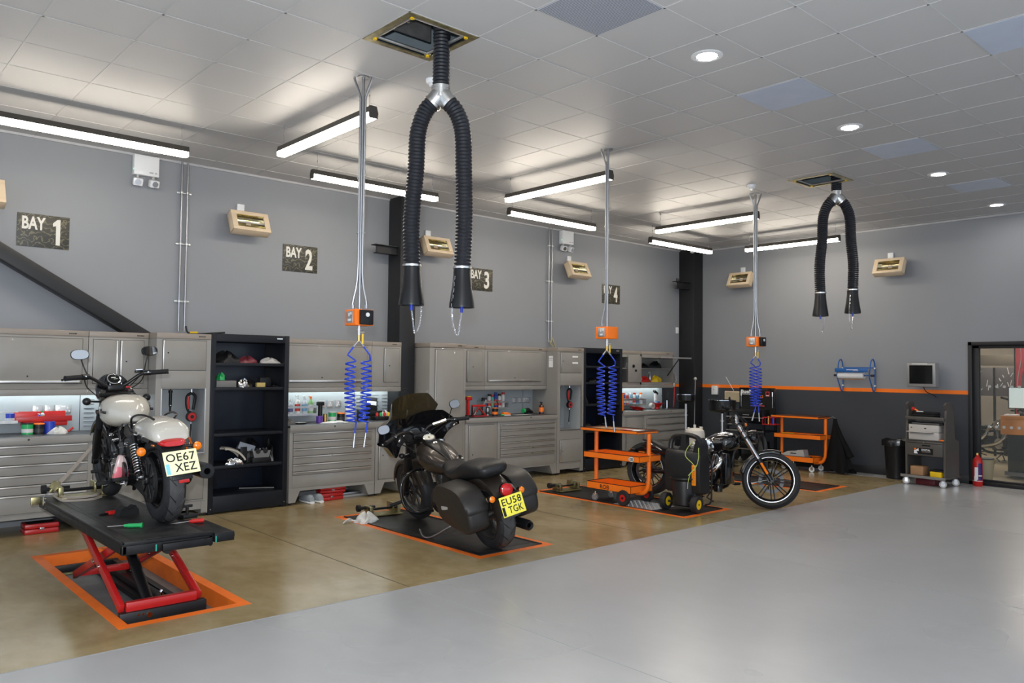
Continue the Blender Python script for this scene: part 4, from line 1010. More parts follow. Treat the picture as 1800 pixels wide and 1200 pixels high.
def fork(parent, M, axle, head_c, half, r_low, r_up, low_mat, up_mat, low_len, yoke=M_satin, gaiter=None):
    a = Vector(axle); hcv = Vector(head_c); d = (hcv - a).normalized(); L = (hcv - a).length
    for s in (-1, 1):
        o_ = Vector((0, s * half, 0)); mb = MB(); mb.push(M).m(low_mat)
        mb.cyl(a + o_ - d * .03, a + o_ + d * low_len, r_low, n=18); mb.cyl(a + o_ + Vector((0, -.02, 0)), a + o_ + Vector((0, .02, 0)), r_low * 1.3, n=16); mb.cyl(a + o_ + d * (low_len - .02), a + o_ + d * low_len, r_low * 1.15, n=18)
        mb.m(up_mat); mb.cyl(a + o_ + d * low_len, a + o_ + d * (L + .02), r_up, n=18)
        if gaiter: mb.m(gaiter[0]); mb.cyl(a + o_ + d * gaiter[1], a + o_ + d * gaiter[2], gaiter[3], n=20)
        mb.build('fork_leg', parent)
    mb = MB(); mb.push(M).m(yoke)
    for t in (L - .01, L - .20):
        c = a + d * t; mb.push(Matrix.Translation(c) @ d.to_track_quat('Z', 'X').to_matrix().to_4x4()); 
        mb.box(-.035, .035, -half - .035, half + .035, -.016, .016, .010); mb.pop()
    mb.cyl(a + d * (L - .22) + Vector((-.05, 0, 0)) * 0, a + d * (L + .01), .024, n=14)
    mb.build('yoke', parent)
def cables(parent, M, lines, m_=M_rubber, r=.0045):
    mb = MB(); mb.push(M).m(m_)
    for L in lines: mb.tube(smooth(L, 5), r, n=6)
    mb.build('cable', parent)

# ---------------------------------------------------------------- bike 1: white, on the raised lift
def white_bike(loc, rz, lean):
    t = thing('motorcycle', 'white-tanked motorcycle seen from behind on the raised lift table', 'motorcycle', loc, rz, rx=-lean)
    WB, RR, RF = 1.50, .322, .335
    I = Matrix.Identity(4); rake = radians(30); S = steer_matrix((1.20, 0, .80), rake, radians(2))
    wheel(t, 'rear_wheel', Matrix.Translation((0, 0, RR)), RR, .152, .205, 'split', n=9, rimmat=M_satin, disc=[(-.085, .145)], tread=16)
    mb = MB().m(M_satin); mb.lathe([(.03, .088), (.165, .088), (.168, .104), (.150, .106), (.05, .100)], c=(0, 0, RR), axis='y', n=40)    # belt pulley
    for i in range(9): a = 2 * pi * i / 9; mb.tube([(.04 * cos(a), .107, RR + .04 * sin(a)), (.145 * cos(a), .107, RR + .145 * sin(a))], .006, n=6)
    mb.ring([(.165, .106), (.169, .106), (.169, .109), (.165, .109)], c=(0, 0, RR), n=44); mb.build('belt_pulley', t)
    mb = B(M_rubber); st = arc((0, 0, RR), .171, 95, 268, 16) + arc((.62, 0, .36), .06, 270, 450, 8); mb.prism([(p[0], p[2]) for p in st], .089, .104); mb.build('drive_belt', t)
    wheel(t, 'front_wheel', S @ Matrix.Translation((WB, 0, RF)), RF, .10, .245, 'split', n=9, disc=[(-.065, .15)])
    fork(t, S, (WB, 0, RF), (1.155, 0, .93), .105, .027, .0195, M_satin, M_steel, .34, gaiter=(M_rubber, .34, .47, .030))
    mb = MB(); mb.push(S).m(M_gloss); arc_sweep(mb, fender_prof(.368, .062), (WB, 0, RF), 35, 165); mb.build('front_fender', t)
    # headlamp visor bowl with the speedometer set in the top
    mb = MB(); mb.push(S @ Matrix.Translation((1.27, 0, .945)) @ Matrix.Rotation(radians(8), 4, 'Y')).m(M_gloss)
    mb.loft([(-.045, 0, .0, .128, .128, .115, 2.2), (-.02, 0, .0, .135, .138, .12, 2.2), (.05, 0, -.005, .125, .125, .11, 2.2), (.10, 0, -.02, .10, .09, .09, 2), (.115, 0, -.02, .085, .075, .08, 2)], n=28)
    fr = mb.build('headlight_visor', t)
    mb = MB(); mb.push(S @ Matrix.Translation((1.385, 0, .925))).m(M_glassblk); mb.lathe([(.08, 0), (.07, .02), (.03, .032), (.005, .035)], axis='x', n=24); mb.build('headlight', t)
    G = S @ Matrix.Translation((1.205, 0, 1.035)) @ Matrix.Rotation(radians(-52), 4, 'Y')
    mb = MB(); mb.push(G).m(M_satin); mb.cyl((0, 0, -.045), (0, 0, 0), .052, n=28); mb.m(M_chrome); mb.ring([(.047, 0), (.055, 0), (.055, .008), (.047, .010)], axis='z', n=32); g = mb.build('speedometer', t)
    mb = MB(); mb.push(G).m(M_glassblk); mb.cyl((0, 0, 0), (0, 0, .004), .048, n=28); mb.m(M_dial); mb.box(-.002, .002, -.03, .0, .0042, .005); mb.box(.012, .02, -.018, .018, .0042, .005); mb.build('dial', g)
    # bars
    top = (1.15, 0, .985)
    bp = [(1.17, 0, .975), (1.17, .05, .975), (1.16, .10, 1.00), (1.135, .19, 1.06), (1.105, .25, 1.075), (1.06, .40, 1.075)]
    full = [(x, -y, z) for x, y, z in reversed(bp[1:])] + bp
    mb = MB(); mb.push(S).m(M_satin); mb.tube(smooth(full, 5), .0145, n=12); mb.cbox((1.17, 0, .965), (.045, .13, .05), .01); mb.m(M_chrome); 
    for y in (-.045, .045): mb.cyl((1.155, y, .99), (1.155, y, 1.003), .006, n=8)
    hb = mb.build('handlebar', t)
    for s in (-1, 1):
        grip_set(hb, S, (1.10, s * .275, 1.075), (1.06, s * .405, 1.075), 0, 0, s)
        mirror(hb, S, (1.12, s * .225, 1.09), (1.11, s * .275, 1.262), .066, .040, yaw=s * -.05, tilt=.10)
        bullet(t, (1.16, s * .12, .855), (1.14, s * .235, .865), .030, lens=M_satin, face_dir=-1)
    mb = MB(); mb.push(S).m(M_satin); mb.cbox((1.16, -.19, 1.09), (.05, .06, .025), .006); mb.m(M_chrome); mb.cbox((1.16, -.19, 1.105), (.045, .055, .006)); mb.build('brake_reservoir', hb)
    cables(t, S, [[(1.16, -.24, 1.07), (1.24, -.22, .99), (1.22, -.08, .90), (1.10, -.05, .80)], [(1.16, -.21, 1.06), (1.26, -.16, .98), (1.24, -.05, .88), (1.1, -.03, .76)], [(1.16, .24, 1.07), (1.24, .20, .98), (1.2, .10, .85), (1.0, .12, .70)]])
    mb = MB().m(M_redpl); mb.cbox((1.16, -.095, .965), (.02, .035, .014), .003); mb.build('ignition_tag', t)
    # tank
    mb = B(M_pearl); mb.loft([(.665, 0, .745, .045, .045, .04, 2.2), (.70, 0, .75, .085, .075, .06, 2.3), (.78, 0, .765, .155, .115, .10, 2.4), (.88, 0, .78, .185, .132, .13, 2.5), (.98, 0, .785, .182, .130, .14, 2.5), (1.05, 0, .78, .16, .115, .13, 2.4), (1.10, 0, .77, .11, .09, .10, 2.2), (1.125, 0, .765, .05, .04, .05, 2)], n=36)
    tk = mb.build('fuel_tank', t, angle=60)
    mb = B(M_satin); mb.lathe([(.032, .0), (.032, .014), (.022, .02), (.005, .022)], c=(.93, -.06, .905), n=24); mb.m(M_chrome); mb.lathe([(.036, -.004), (.036, .004), (.03, .006)], c=(.93, -.06, .905), n=24); mb.build('fuel_cap', tk)
    mb = B(M_satin)
    for s in (1, -1): mb.box(.80, .93, s * .181 - .006, s * .181 + .008, .775, .795, .003); mb.box(.88, .915, s * .183 - .006, s * .183 + .008, .795, .812, .003)
    mb.build('badge', tk)
    # frame, seat pan, shocks, swingarm
    mb = B(M_satin)
    mb.tube(smooth([(1.17, 0, .86), (1.10, 0, .70), (1.06, 0, .45), (.98, 0, .24), (.5, 0, .20), (.30, 0, .30)], 5), .017); mb.tube(smooth([(1.15, 0, .80), (.9, 0, .68), (.6, 0, .64), (.35, .09, .60), (.1, .10, .60)], 5), .015); mb.tube(smooth([(.6, 0, .64), (.35, -.09, .60), (.1, -.10, .60)], 5), .015)
    for s in (1, -1): mb.tube([(.36, s * .09, .60), (.34, s * .10, .30), (.45, s * .08, .20)], .015)
    mb.build('frame', t)
    mb = B(M_black); mb.loft([(.30, 0, .60, .11, .035, .04, 3), (.42, 0, .60, .12, .03, .04, 3), (.60, 0, .63, .10, .03, .04, 2.6), (.69, 0, .66, .07, .03, .03, 2.2)], n=24); mb.build('seat_pan', t)
    mb = B(M_satin)
    for s in (1, -1): mb.box(.0 - .03, .46, s * .115 - .016, s * .115 + .016, .30, .345, .006); mb.cyl((0, s * .10, RR), (0, s * .14, RR), .03, n=16)
    mb.build('swingarm', t)
    for s in (1, -1):
        a, b_ = Vector((.05, s * .145, .345)), Vector((.20, s * .145, .635)); d = (b_ - a).normalized()
        mb = B(M_satin); mb.cyl(a, b_, .017, n=12); mb.cyl(b_ - d * .07, b_, .027, n=16); mb.m(M_chrome); mb.cyl(a - Vector((0, .02, 0)), a + Vector((0, .02, 0)), .024, n=16); so = mb.build('shock_absorber', t)
        mb = B(M_chrome); L_ = (b_ - a).length - .10; A_ = d.orthogonal().normalized(); B_ = d.cross(A_)
        mb.tube([a + d * (.035 + L_ * i / 130) + A_ * .029 * cos(i * 2 * pi / 12) + B_ * .029 * sin(i * 2 * pi / 12) for i in range(131)], .0055, n=6); mb.build('spring', so)
        mb = B(M_satin); mb.prism([(.24, .65), (.20, .625), (-.12, .605), (-.16, .625), (-.12, .645), (.15, .675)], s * .125 - .006, s * .125 + .006); mb.m(M_chrome)
        for x_ in (.17, -.03): mb.cyl((x_, s * .125 - .02, .645), (x_, s * .125 + .02, .645), .010, n=12)
        mb.build('fender_strut', t)
    # white tail cowl and black fender under it
    mb = B(M_pearl); mb.loft([(.40, 0, .655, .05, .02, .03, 2.4), (.32, 0, .67, .11, .06, .05, 2.5), (.20, 0, .675, .128, .095, .06, 2.5), (.05, 0, .672, .138, .110, .06, 2.6), (-.12, 0, .660, .140, .105, .05, 2.8), (-.22, 0, .648, .130, .088, .045, 3), (-.245, 0, .642, .110, .05, .03, 3)], n=36); mb.build('tail_cowl', t, angle=60)
    mb = B(M_satin); mb.tube(smooth([(.38, .10, .68), (.30, .12, .76), (.12, .118, .795), (-.04, .10, .79), (-.08, .07, .765)], 5) , .008); mb.tube(smooth([(.38, -.10, .68), (.30, -.12, .76), (.12, -.118, .795), (-.04, -.10, .79), (-.08, -.07, .765)], 5), .008); mb.build('grab_rail', t)
    mb = B(M_black); arc_sweep(mb, fender_prof(.362, .094, .06), (0, 0, RR), 70, 160); mb.build('rear_fender', t)
    mb = B(M_redlens); mb.loft([(-.215, 0, .610, .095, .03, .026, 3), (-.262, 0, .603, .088, .028, .026, 3), (-.285, 0, .600, .07, .018, .018, 3)], n=28); mb.build('tail_light', t)
    mb = B(M_black); mb.loft([(-.10, 0, .57, .095, .05, .05, 3), (-.20, 0, .56, .10, .05, .05, 3), (-.255, 0, .545, .08, .02, .05, 3)], n=20); mb.build('tail_bracket', t)
    for s in (1, -1): bullet(t, (-.16, s * .10, .565), (-.20, s * (.205 if s > 0 else .185), .558), .032)
    mb = B(M_amber); mb.cbox((-.12, .100, .585), (.06, .01, .014), .003); mb.build('side_reflector', t)
    plate(t, (-.345, -.025, .470), radians(24), 'OE67', 'XEZ', M_plateGlare, left_band=mat('plate_blue', (0.25, 0.65, 0.85), .4, var=0), roll=.03)
    mb = B(M_black); mb.tube([(-.20, -.02, .56), (-.30, -.025, .50), (-.325, -.025, .42)], .014); mb.push(Matrix.Translation((-.322, -.025, .43)) @ Matrix.Rotation(radians(24), 4, 'Y')); mb.box(-.008, .004, -.07, .07, -.09, .11, .004); mb.pop(); mb.m(M_redlens); mb.cbox((-.325, -.045, .335), (.012, .075, .032), .004); mb.build('plate_carrier', t)
    en = vtwin(t, .66, .335, s=.98)
    mb = B(M_black); mb.box(.28, .46, .09, .145, .40, .60, .03); mb.build('oil_tank', t)
    mb = B(M_black); mb.box(.30, .46, -.145, -.09, .40, .60, .03); mb.build('side_cover', t)
    # exhausts, right side
    mb = B(M_satin)
    mb.tube(smooth([(.80, -.08, .62), (.86, -.15, .55), (.82, -.19, .36), (.66, -.19, .27), (.40, -.185, .28), (.10, -.19, .31)], 5), .022); mb.tube(smooth([(.52, -.08, .60), (.46, -.15, .54), (.42, -.20, .40), (.30, -.20, .36), (.10, -.20, .36)], 5), .022)
    mb.lathe([(.02, .30), (.048, .22), (.054, .10), (.058, -.20), (.054, -.24), (.024, -.242), (.022, -.10)], c=(0, -.240, .365), axis='x', n=24, caps=False); mb.lathe([(.02, .40), (.042, .34), (.046, .25), (.046, .12), (.03, .11)], c=(0, -.205, .275), axis='x', n=24, caps=False)
    mb.build('exhaust', t)
    for s in (1, -1):
        mb = B(M_satin); mb.cyl((.62, s * .17, .25), (.62, s * .22, .25), .010); mb.m(M_rubber); mb.box(.605, .645, s * .21, s * .31, .238, .262, .006); mb.build('foot_peg', t)
    mb = B(M_satin); mb.tube([(.62, .20, .27), (.80, .21, .30), (.84, .24, .32)], .007); mb.m(M_rubber); mb.cyl((.84, .22, .32), (.84, .29, .32), .013); mb.m(M_rubber); mb.box(.27, .31, .17, .27, .30, .325, .006); mb.build('gear_lever', t)
    mb = B(M_chrome)   # fasteners and hardware along the left side
    rnd = random.Random(3)
    for k in range(26): 
        x_, z_ = rnd.uniform(.30, .78), rnd.uniform(.24, .62); mb.cyl((x_, .145, z_), (x_, .168 + rnd.uniform(0, .012), z_), rnd.uniform(.004, .009), n=8)
    mb.build('bolt', en)
    cables(t, I, [[(.95, .10, .66), (.85, .16, .60), (.80, .15, .45), (.70, .14, .40)], [(.75, .09, .66), (.68, .17, .60), (.72, .17, .48), (.60, .16, .44)], [(.55, .09, .62), (.5, .16, .55), (.52, .17, .45), (.42, .15, .38)], [(.35, .13, .58), (.25, .15, .50), (.28, .14, .40)]])
    mb = B(mat('rubber_coil', (0.03, 0.03, 0.032), .5)); mb.cyl((.48, .15, .56), (.44, .15, .47), .024); mb.build('reservoir', t)
    return t
LIFT_Z = .50
white_bike((2.072, 6.13, LIFT_Z + .006), radians(88.9), radians(3.5))

# ---------------------------------------------------------------- bike 2: dark, with fairing and saddlebags
def dark_bike(loc, rz, lean):
    t = thing('motorcycle', 'dark bronze motorcycle with batwing fairing and saddlebags on the second floor plate', 'motorcycle', loc, rz, rx=-lean)
    WB, RR, RF = 1.63, .325, .335; I = Matrix.Identity(4); rake = radians(29); S = steer_matrix((1.30, 0, .80), rake, radians(3))
    wheel(t, 'rear_wheel', Matrix.Translation((0, 0, RR)), RR, .175, .215, 'cast', n=7, rimmat=mat('dark_alloy', (0.12, 0.115, 0.11), .35, .8, var=.1), disc=[(-.09, .15)], tread=15)
    wheel(t, 'front_wheel', S @ Matrix.Translation((WB, 0, RF)), RF, .13, .225, 'cast', n=7, rimmat=mat('dark_alloy', (0.12, 0.115, 0.11), .35), disc=[(.075, .15), (-.075, .15)])
    fork(t, S, (WB, 0, RF), (1.30, 0, .92), .115, .030, .024, M_satin, M_satin, .30, gaiter=(M_black, .26, .50, .043))
    mb = MB(); mb.push(S).m(M_bronze); arc_sweep(mb, fender_prof(.365, .078, .055), (WB, 0, RF), 15, 163, 30); mb.build('front_fender', t)
    # batwing fairing: outer shell lofted from the centre to the wing tips, open at the back
    mb = MB(); mb.push(S).m(M_gloss)
    prof = []   # half outline (y, z_top, z_bottom, x)
    N = 22; vs = []
    for i in range(-N, N + 1):
        u = i / N; y = .46 * u; au = abs(u)
        zt = 1.135 + .035 * sin(pi * min(1, au * 1.1)) - .16 * max(0, au - .78) ** 1.1 * 4
        zb = .90 + .0 * au - .12 * math.exp(-((au - .55) / .2) ** 2) + .12 * max(0, au - .6) ** 1.0 * 1.6
        zb = min(zb, zt - .03); x = 1.60 - .30 * au ** 2 - .02
        for k in range(6):
            w_ = k / 5; z = zt + (zb - zt) * w_; bul = .05 * sin(pi * w_)
            vs.append((x + bul - .0, y, z))
    M_ = 6; fs = [(i * M_ + k, (i + 1) * M_ + k, (i + 1) * M_ + k + 1, i * M_ + k + 1) for i in range(2 * N) for k in range(M_ - 1)]
    b0 = len(vs); vs2 = [(x - .10 - .0 * abs(y), y * .985, z + (.006 if False else 0)) for x, y, z in vs]
    mb.add(vs, fs); 
    # inner face nearer to the rider
    mb.add(vs2, [tuple(reversed(f)) for f in fs])
    rim = [i * M_ for i in range(2 * N + 1)] + [i * M_ + M_ - 1 for i in reversed(range(2 * N + 1))]
    mb.add([vs[i] for i in rim] + [vs2[i] for i in rim], [(k, (k + 1) % len(rim), len(rim) + (k + 1) % len(rim), len(rim) + k) for k in range(len(rim))])
    fa = mb.build('fairing', t)
    mb = MB(); mb.push(S).m(mat('smoked_screen', (0.055, 0.040, 0.018), .04, var=0, alpha=.80, spec=.7))
    vs = []; N = 18; K = 7
    for i in range(-N, N + 1):
        u = i / N; y = .30 * u; 
        top = 1.40 - .05 * abs(u) ** 2 - .13 * max(0, abs(u) - .80) * 5 * .9
        for k in range(K + 1):
            w_ = k / K; z = 1.13 + (top - 1.13) * w_; x = 1.56 - .16 * abs(u) ** 2 - .16 * w_ ** 1.1; vs.append((x, y * (1 - .08 * w_), z))
    K1 = K + 1; fs = [(i * K1 + k, (i + 1) * K1 + k, (i + 1) * K1 + k + 1, i * K1 + k + 1) for i in range(2 * N) for k in range(K)]
    mb.add(vs, fs); mb.add([(x - .004, y, z) for x, y, z in vs], [tuple(reversed(f)) for f in fs]); mb.build('windscreen', fa)
    mb = MB(); mb.push(S).m(M_rubber); mb.tube(smooth([(1.47, .03, 1.33), (1.46, .02, 1.43), (1.45, -.03, 1.46), (1.45, -.075, 1.42), (1.47, -.085, 1.33)], 6), .005); mb.build('cable_loop', t)
    # bars
    bp = [(1.27, 0, .975), (1.27, .06, .985), (1.24, .13, 1.035), (1.16, .28, 1.06), (1.03, .50, 1.035)]
    full = [(x, -y, z) for x, y, z in reversed(bp[1:])] + bp
    mb = MB(); mb.push(S).m(M_satin); mb.tube(smooth(full, 5), .0135, n=12); mb.cbox((1.27, 0, .96), (.05, .15, .05), .01); hb = mb.build('handlebar', t)
    mb = MB(); mb.push(S).m(M_chrome); mb.cyl((1.22, -.16, 1.045), (1.155, -.29, 1.062), .019, n=16); mb.build('bar_clamp', hb)
    for s in (-1, 1):
        grip_set(hb, S, (1.09, s * .38, 1.048), (1.035, s * .495, 1.035), 0, 0, s, lev_mat=M_chrome)
        mirror(hb, S, (1.14, s * .32, 1.075), (1.16, s * .43, 1.20 if s < 0 else 1.15), .062, .044, yaw=s * -.05, tilt=.2)
        bullet(t, (1.30, s * .14, .80), (1.33, s * .21, .79), .027, lens=M_satin, face_dir=-1)
    cables(t, S, [[(1.12, -.33, 1.04), (1.24, -.26, .98), (1.26, -.10, .88), (1.15, -.05, .78)], [(1.12, .33, 1.04), (1.24, .26, .96), (1.24, .12, .84), (1.1, .10, .72)], [(1.18, .24, 1.04), (1.3, .16, .97), (1.28, .06, .86)], [(1.18, -.24, 1.03), (1.30, -.14, .96), (1.28, -.05, .85)]], r=.006)
    # tank with console and white gauge
    mb = B(M_bronze); mb.loft([(.60, 0, .70, .06, .05, .05, 2.2), (.68, 0, .715, .13, .08, .10, 2.3), (.80, 0, .745, .175, .11, .14, 2.3), (.92, 0, .775, .192, .125, .155, 2.3), (1.03, 0, .80, .180, .125, .15, 2.3), (1.12, 0, .815, .14, .10, .12, 2.2), (1.17, 0, .82, .08, .06, .07, 2)], n=40)
    tk = mb.build('fuel_tank', t, angle=60)
    mb = B(M_satin); mb.push(Matrix.Rotation(radians(-12), 4, 'Y')); mb.pop()
    mb.loft([(.62, 0, .752, .02, .012, .02, 2.5), (.74, 0, .826, .048, .018, .03, 2.5), (.88, 0, .888, .075, .022, .03, 2.5), (1.0, 0, .916, .085, .025, .03, 2.5), (1.10, 0, .92, .06, .02, .03, 2.2)], n=24); mb.build('tank_console', tk)
    G = Matrix.Translation((1.05, 0, .955)) @ Matrix.Rotation(radians(-22), 4, 'Y')
    mb = MB(); mb.push(G).m(M_satin); mb.lathe([(.060, -.035), (.068, .0), (.064, .008)], n=32); mb.m(M_chrome); mb.ring([(.056, .004), (.066, .004), (.066, .012), (.056, .014)], axis='z', n=36); g = mb.build('speedometer', t)
    mb = MB(); mb.push(G).m(M_dial); mb.cyl((0, 0, .008), (0, 0, .010), .056, n=32); mb.m(M_ink); mb.cyl((0, 0, .010), (0, 0, .0125), .009, n=16); mb.box(-.03, .0, -.0015, .0015, .0102, .0115)
    for k in range(11): a = radians(-40 + k * 26); mb.push(Matrix.Rotation(a, 4, 'Z')); mb.box(.044, .052, -.001, .001, .0101, .0108); mb.pop()
    mb.build('dial', g)
    mb = B(M_chrome); mb.push(Matrix.Translation((.93, 0, .912)) @ Matrix.Rotation(radians(-14), 4, 'Y')); mb.lathe([(.026, 0), (.026, .010), (.018, .016), (.004, .017)], n=20); mb.pop(); mb.build('ignition_switch', tk)
    mb = B(M_satin); mb.push(Matrix.Translation((1.0, -.115, .908)) @ Matrix.Rotation(.35, 4, 'X')); mb.lathe([(.034, -.006), (.034, .010), (.028, .016), (.005, .018)], n=24); mb.m(M_chrome); mb.ring([(.034, .0), (.038, .0), (.038, .005), (.034, .005)], axis='z', n=24); mb.pop(); mb.build('fuel_cap', tk)
    mb = B(M_chrome); mb.cbox((1.14, .07, .845), (.03, .06, .018), .004); mb.build('badge', tk)
    # two-up seat: scooped rider part rising to a long pillion pad
    mb = B(M_leather); mb.loft([(.67, 0, .735, .05, .03, .03, 2.2), (.60, 0, .725, .12, .045, .05, 2.5), (.50, 0, .685, .150, .045, .06, 2.6), (.38, 0, .675, .165, .055, .07, 2.6), (.26, 0, .70, .165, .09, .10, 2.6), (.18, 0, .735, .165, .085, .11, 2.7), (.0, 0, .765, .160, .070, .095, 2.9), (-.15, 0, .775, .153, .056, .08, 3), (-.20, 0, .775, .138, .046, .065, 2.8), (-.225, 0, .775, .105, .030, .045, 2.6), (-.235, 0, .775, .05, .012, .02, 2.2)], n=36); mb.build('seat', t, angle=60)
    # fender, tail light, plate
    mb = B(M_bronze); arc_sweep(mb, fender_prof(.385, .115, .10), (.0, 0, RR), 62, 176, 30); mb.build('rear_fender', t)
    mb = B(M_satin)
    for s in (1, -1): mb.prism([(.34, .62), (-.25, .60), (-.32, .55), (-.30, .53), (-.22, .565), (.34, .57)], s * .125 - .008, s * .125 + .008)
    mb.build('fender_strut', t)
    mb = B(M_satin); mb.lathe([(.03, .03), (.058, .02), (.062, -.01)], c=(-.345, 0, .60), axis='x', n=28); tl = mb.build('tail_light', t)
    mb = B(M_redlens); mb.lathe([(.058, -.010), (.056, -.035), (.03, -.052), (.003, -.055)], c=(-.345, 0, .60), axis='x', n=28); mb.build('lens', tl)
    mb = B(M_satin); mb.box(-.39, -.35, -.13, .13, .535, .55, .004); mb.build('light_bar', t)
    for s in (1, -1): bullet(t, (-.33, s * .05, .545), (-.345, s * .155, .555), .029)
    plate(t, (-.425, .0, .475), radians(14), 'EU58', 'TGK', M_plateY, left_band=M_ink)
    mb = B(M_black); mb.tube([(-.33, 0, .56), (-.39, 0, .52), (-.41, 0, .44)], .015); mb.build('plate_carrier', t)
    # saddlebags
    for s in (1, -1):
        y0 = s * .165; y1 = s * .375
        out = [(.33, .36), (.38, .50), (.35, .60), (.22, .660), (.02, .660), (-.14, .63), (-.245, .54), (-.275, .42), (-.26, .31), (-.18, .265), (.0, .275), (.22, .31)]
        def insx(poly, g): 
            cx_ = sum(p[0] for p in poly) / len(poly); cz_ = sum(p[1] for p in poly) / len(poly); return [(cx_ + (p[0] - cx_) * g, cz_ + (p[1] - cz_) * g) for p in poly]
        mb = B(M_bag); n = len(out); ys = [(y0, .96), (y0 + (y1 - y0) * .1, 1.0), (y0 + (y1 - y0) * .82, 1.0), (y0 + (y1 - y0) * .95, .965), (y1, .88)]
        vs = []; 
        # subdivide outline smoothly
        sm = [(p.x, p.z) for p in smooth([(a, 0, b) for a, b in out] + [(out[0][0], 0, out[0][1])], 4)][:-1]; n = len(sm)
        for y, g in ys: vs += [(a, y, b) for a, b in insx(sm, g)]
        mb.add(vs, [(i * n + k, i * n + (k + 1) % n, (i + 1) * n + (k + 1) % n, (i + 1) * n + k) for i in range(4) for k in range(n)] + [tuple(range(n)), tuple(range(4 * n, 5 * n))])
        bg = mb.build('saddlebag', t, angle=50)
        # lid: overlapping flap over the top with a pointed lower edge
        lid = [(.390, .51), (.36, .612), (.22, .674), (.02, .674), (-.15, .643), (-.258, .545), (-.278, .45), (-.15, .47), (.08, .42), (.26, .445)]
        ls = [(p.x, p.z) for p in smooth([(a, 0, b) for a, b in lid] + [(lid[0][0], 0, lid[0][1])], 4)][:-1]
        mb = B(M_bag); ya, yb = y0 - s * .004, y1 + s * .006; vs = []; n = len(ls)
        for y, g in ((ya, .97), (ya + (yb - ya) * .08, 1), (ya + (yb - ya) * .88, 1), (yb, .93)): vs += [(a, y, b) for a, b in insx(ls, g)]
        mb.add(vs, [(i * n + k, i * n + (k + 1) % n, (i + 1) * n + (k + 1) % n, (i + 1) * n + k) for i in range(3) for k in range(n)] + [tuple(range(n)), tuple(range(3 * n, 4 * n))]); mb.build('lid', bg, angle=50)
        mb = B(M_ltgrey); mb.push(Matrix.Translation((.16, yb + s * .002, .465)) @ Matrix.Rotation(.12, 4, 'Y')); mb.prism([(p[0], p[2]) for p in arc((.035, 0, 0), .018, -90, 90, 6) + arc((-.06, 0, 0), .012, 90, 270, 6)], -.003, .003); mb.build('clasp_plate', bg)
        mb = B(M_chrome); mb.ring([(.014, -.002), (.018, -.002), (.018, .002), (.014, .002)], c=(.10, s * .28, .674), axis='z', n=20); mb.build('lock', bg)
    en = vtwin(t, .80, .36, s=1.05, case=M_satin, fin=mat('fin_dark_alloy', (0.10, 0.10, 0.10), .35, .8, var=.1), cover=M_satin)
    mb = B(M_gloss); mb.box(.34, .50, .10, .16, .40, .60, .03); mb.box(.34, .50, -.16, -.10, .40, .60, .03); mb.build('side_cover', t)
    mb = B(M_satin); mb.tube(smooth([(1.27, 0, .84), (1.20, .0, .60), (1.16, .0, .35), (1.05, 0, .20), (.5, .0, .17), (.35, 0, .3)], 5), .02); mb.tube(smooth([(1.26, 0, .80), (.9, 0, .66), (.5, 0, .60), (.2, 0, .56)], 5), .018)
    for s in (1, -1): mb.box(-.03, .45, s * .135 - .016, s * .135 + .016, .30, .35, .006)
    mb.build('frame', t)
    # engine guard hoops and highway pegs
    mb = B(M_gloss)
    for s in (1, -1): mb.tube(smooth([(1.19, s * .05, .62), (1.20, s * .17, .635), (1.20, s * .30, .57), (1.19, s * .35, .44), (1.17, s * .33, .29), (1.14, s * .22, .21), (1.12, s * .06, .19)], 6), .016, n=12)
    mb.build('engine_guard', t)
    for s in (1, -1):
        mb = B(M_rubber); mb.cyl((1.20, s * .36, .36), (1.22, s * .48, .35), .018, n=14); mb.m(M_satin); mb.cyl((1.19, s * .34, .36), (1.20, s * .37, .36), .012); mb.build('highway_peg', t)
        mb = B(M_rubber); mb.box(.90, .94, s * .19, s * .30, .27, .295, .006); mb.build('foot_peg', t)
    mb = B(M_satin); mb.tube(smooth([(.94, -.08, .63), (1.0, -.15, .58), (.98, -.20, .40), (.80, -.21, .25), (.4, -.20, .22), (-.10, -.20, .24)], 5), .024); mb.lathe([(.03, .40), (.045, .34), (.048, -.30), (.035, -.32), (.02, -.30)], c=(0, -.205, .20), axis='x', n=20, caps=False); mb.build('exhaust', t)
    mb = B(M_steel); mb.tube(smooth([(.42, .14, .22), (.48, .24, .17), (.60, .36, .10), (.70, .40, .098), (.90, .34, .115)], 5), .008); mb.build('side_stand', t)
    cables(t, I, [[(1.1, .10, .70), (1.02, .15, .62), (1.0, .12, .50), (.92, .11, .42)], [(.78, .08, .70), (.72, .15, .60), (.70, .15, .50), (.62, .15, .44)]])
    return t
dark_bike((4.88, 5.60, .012), radians(80.0), radians(12))

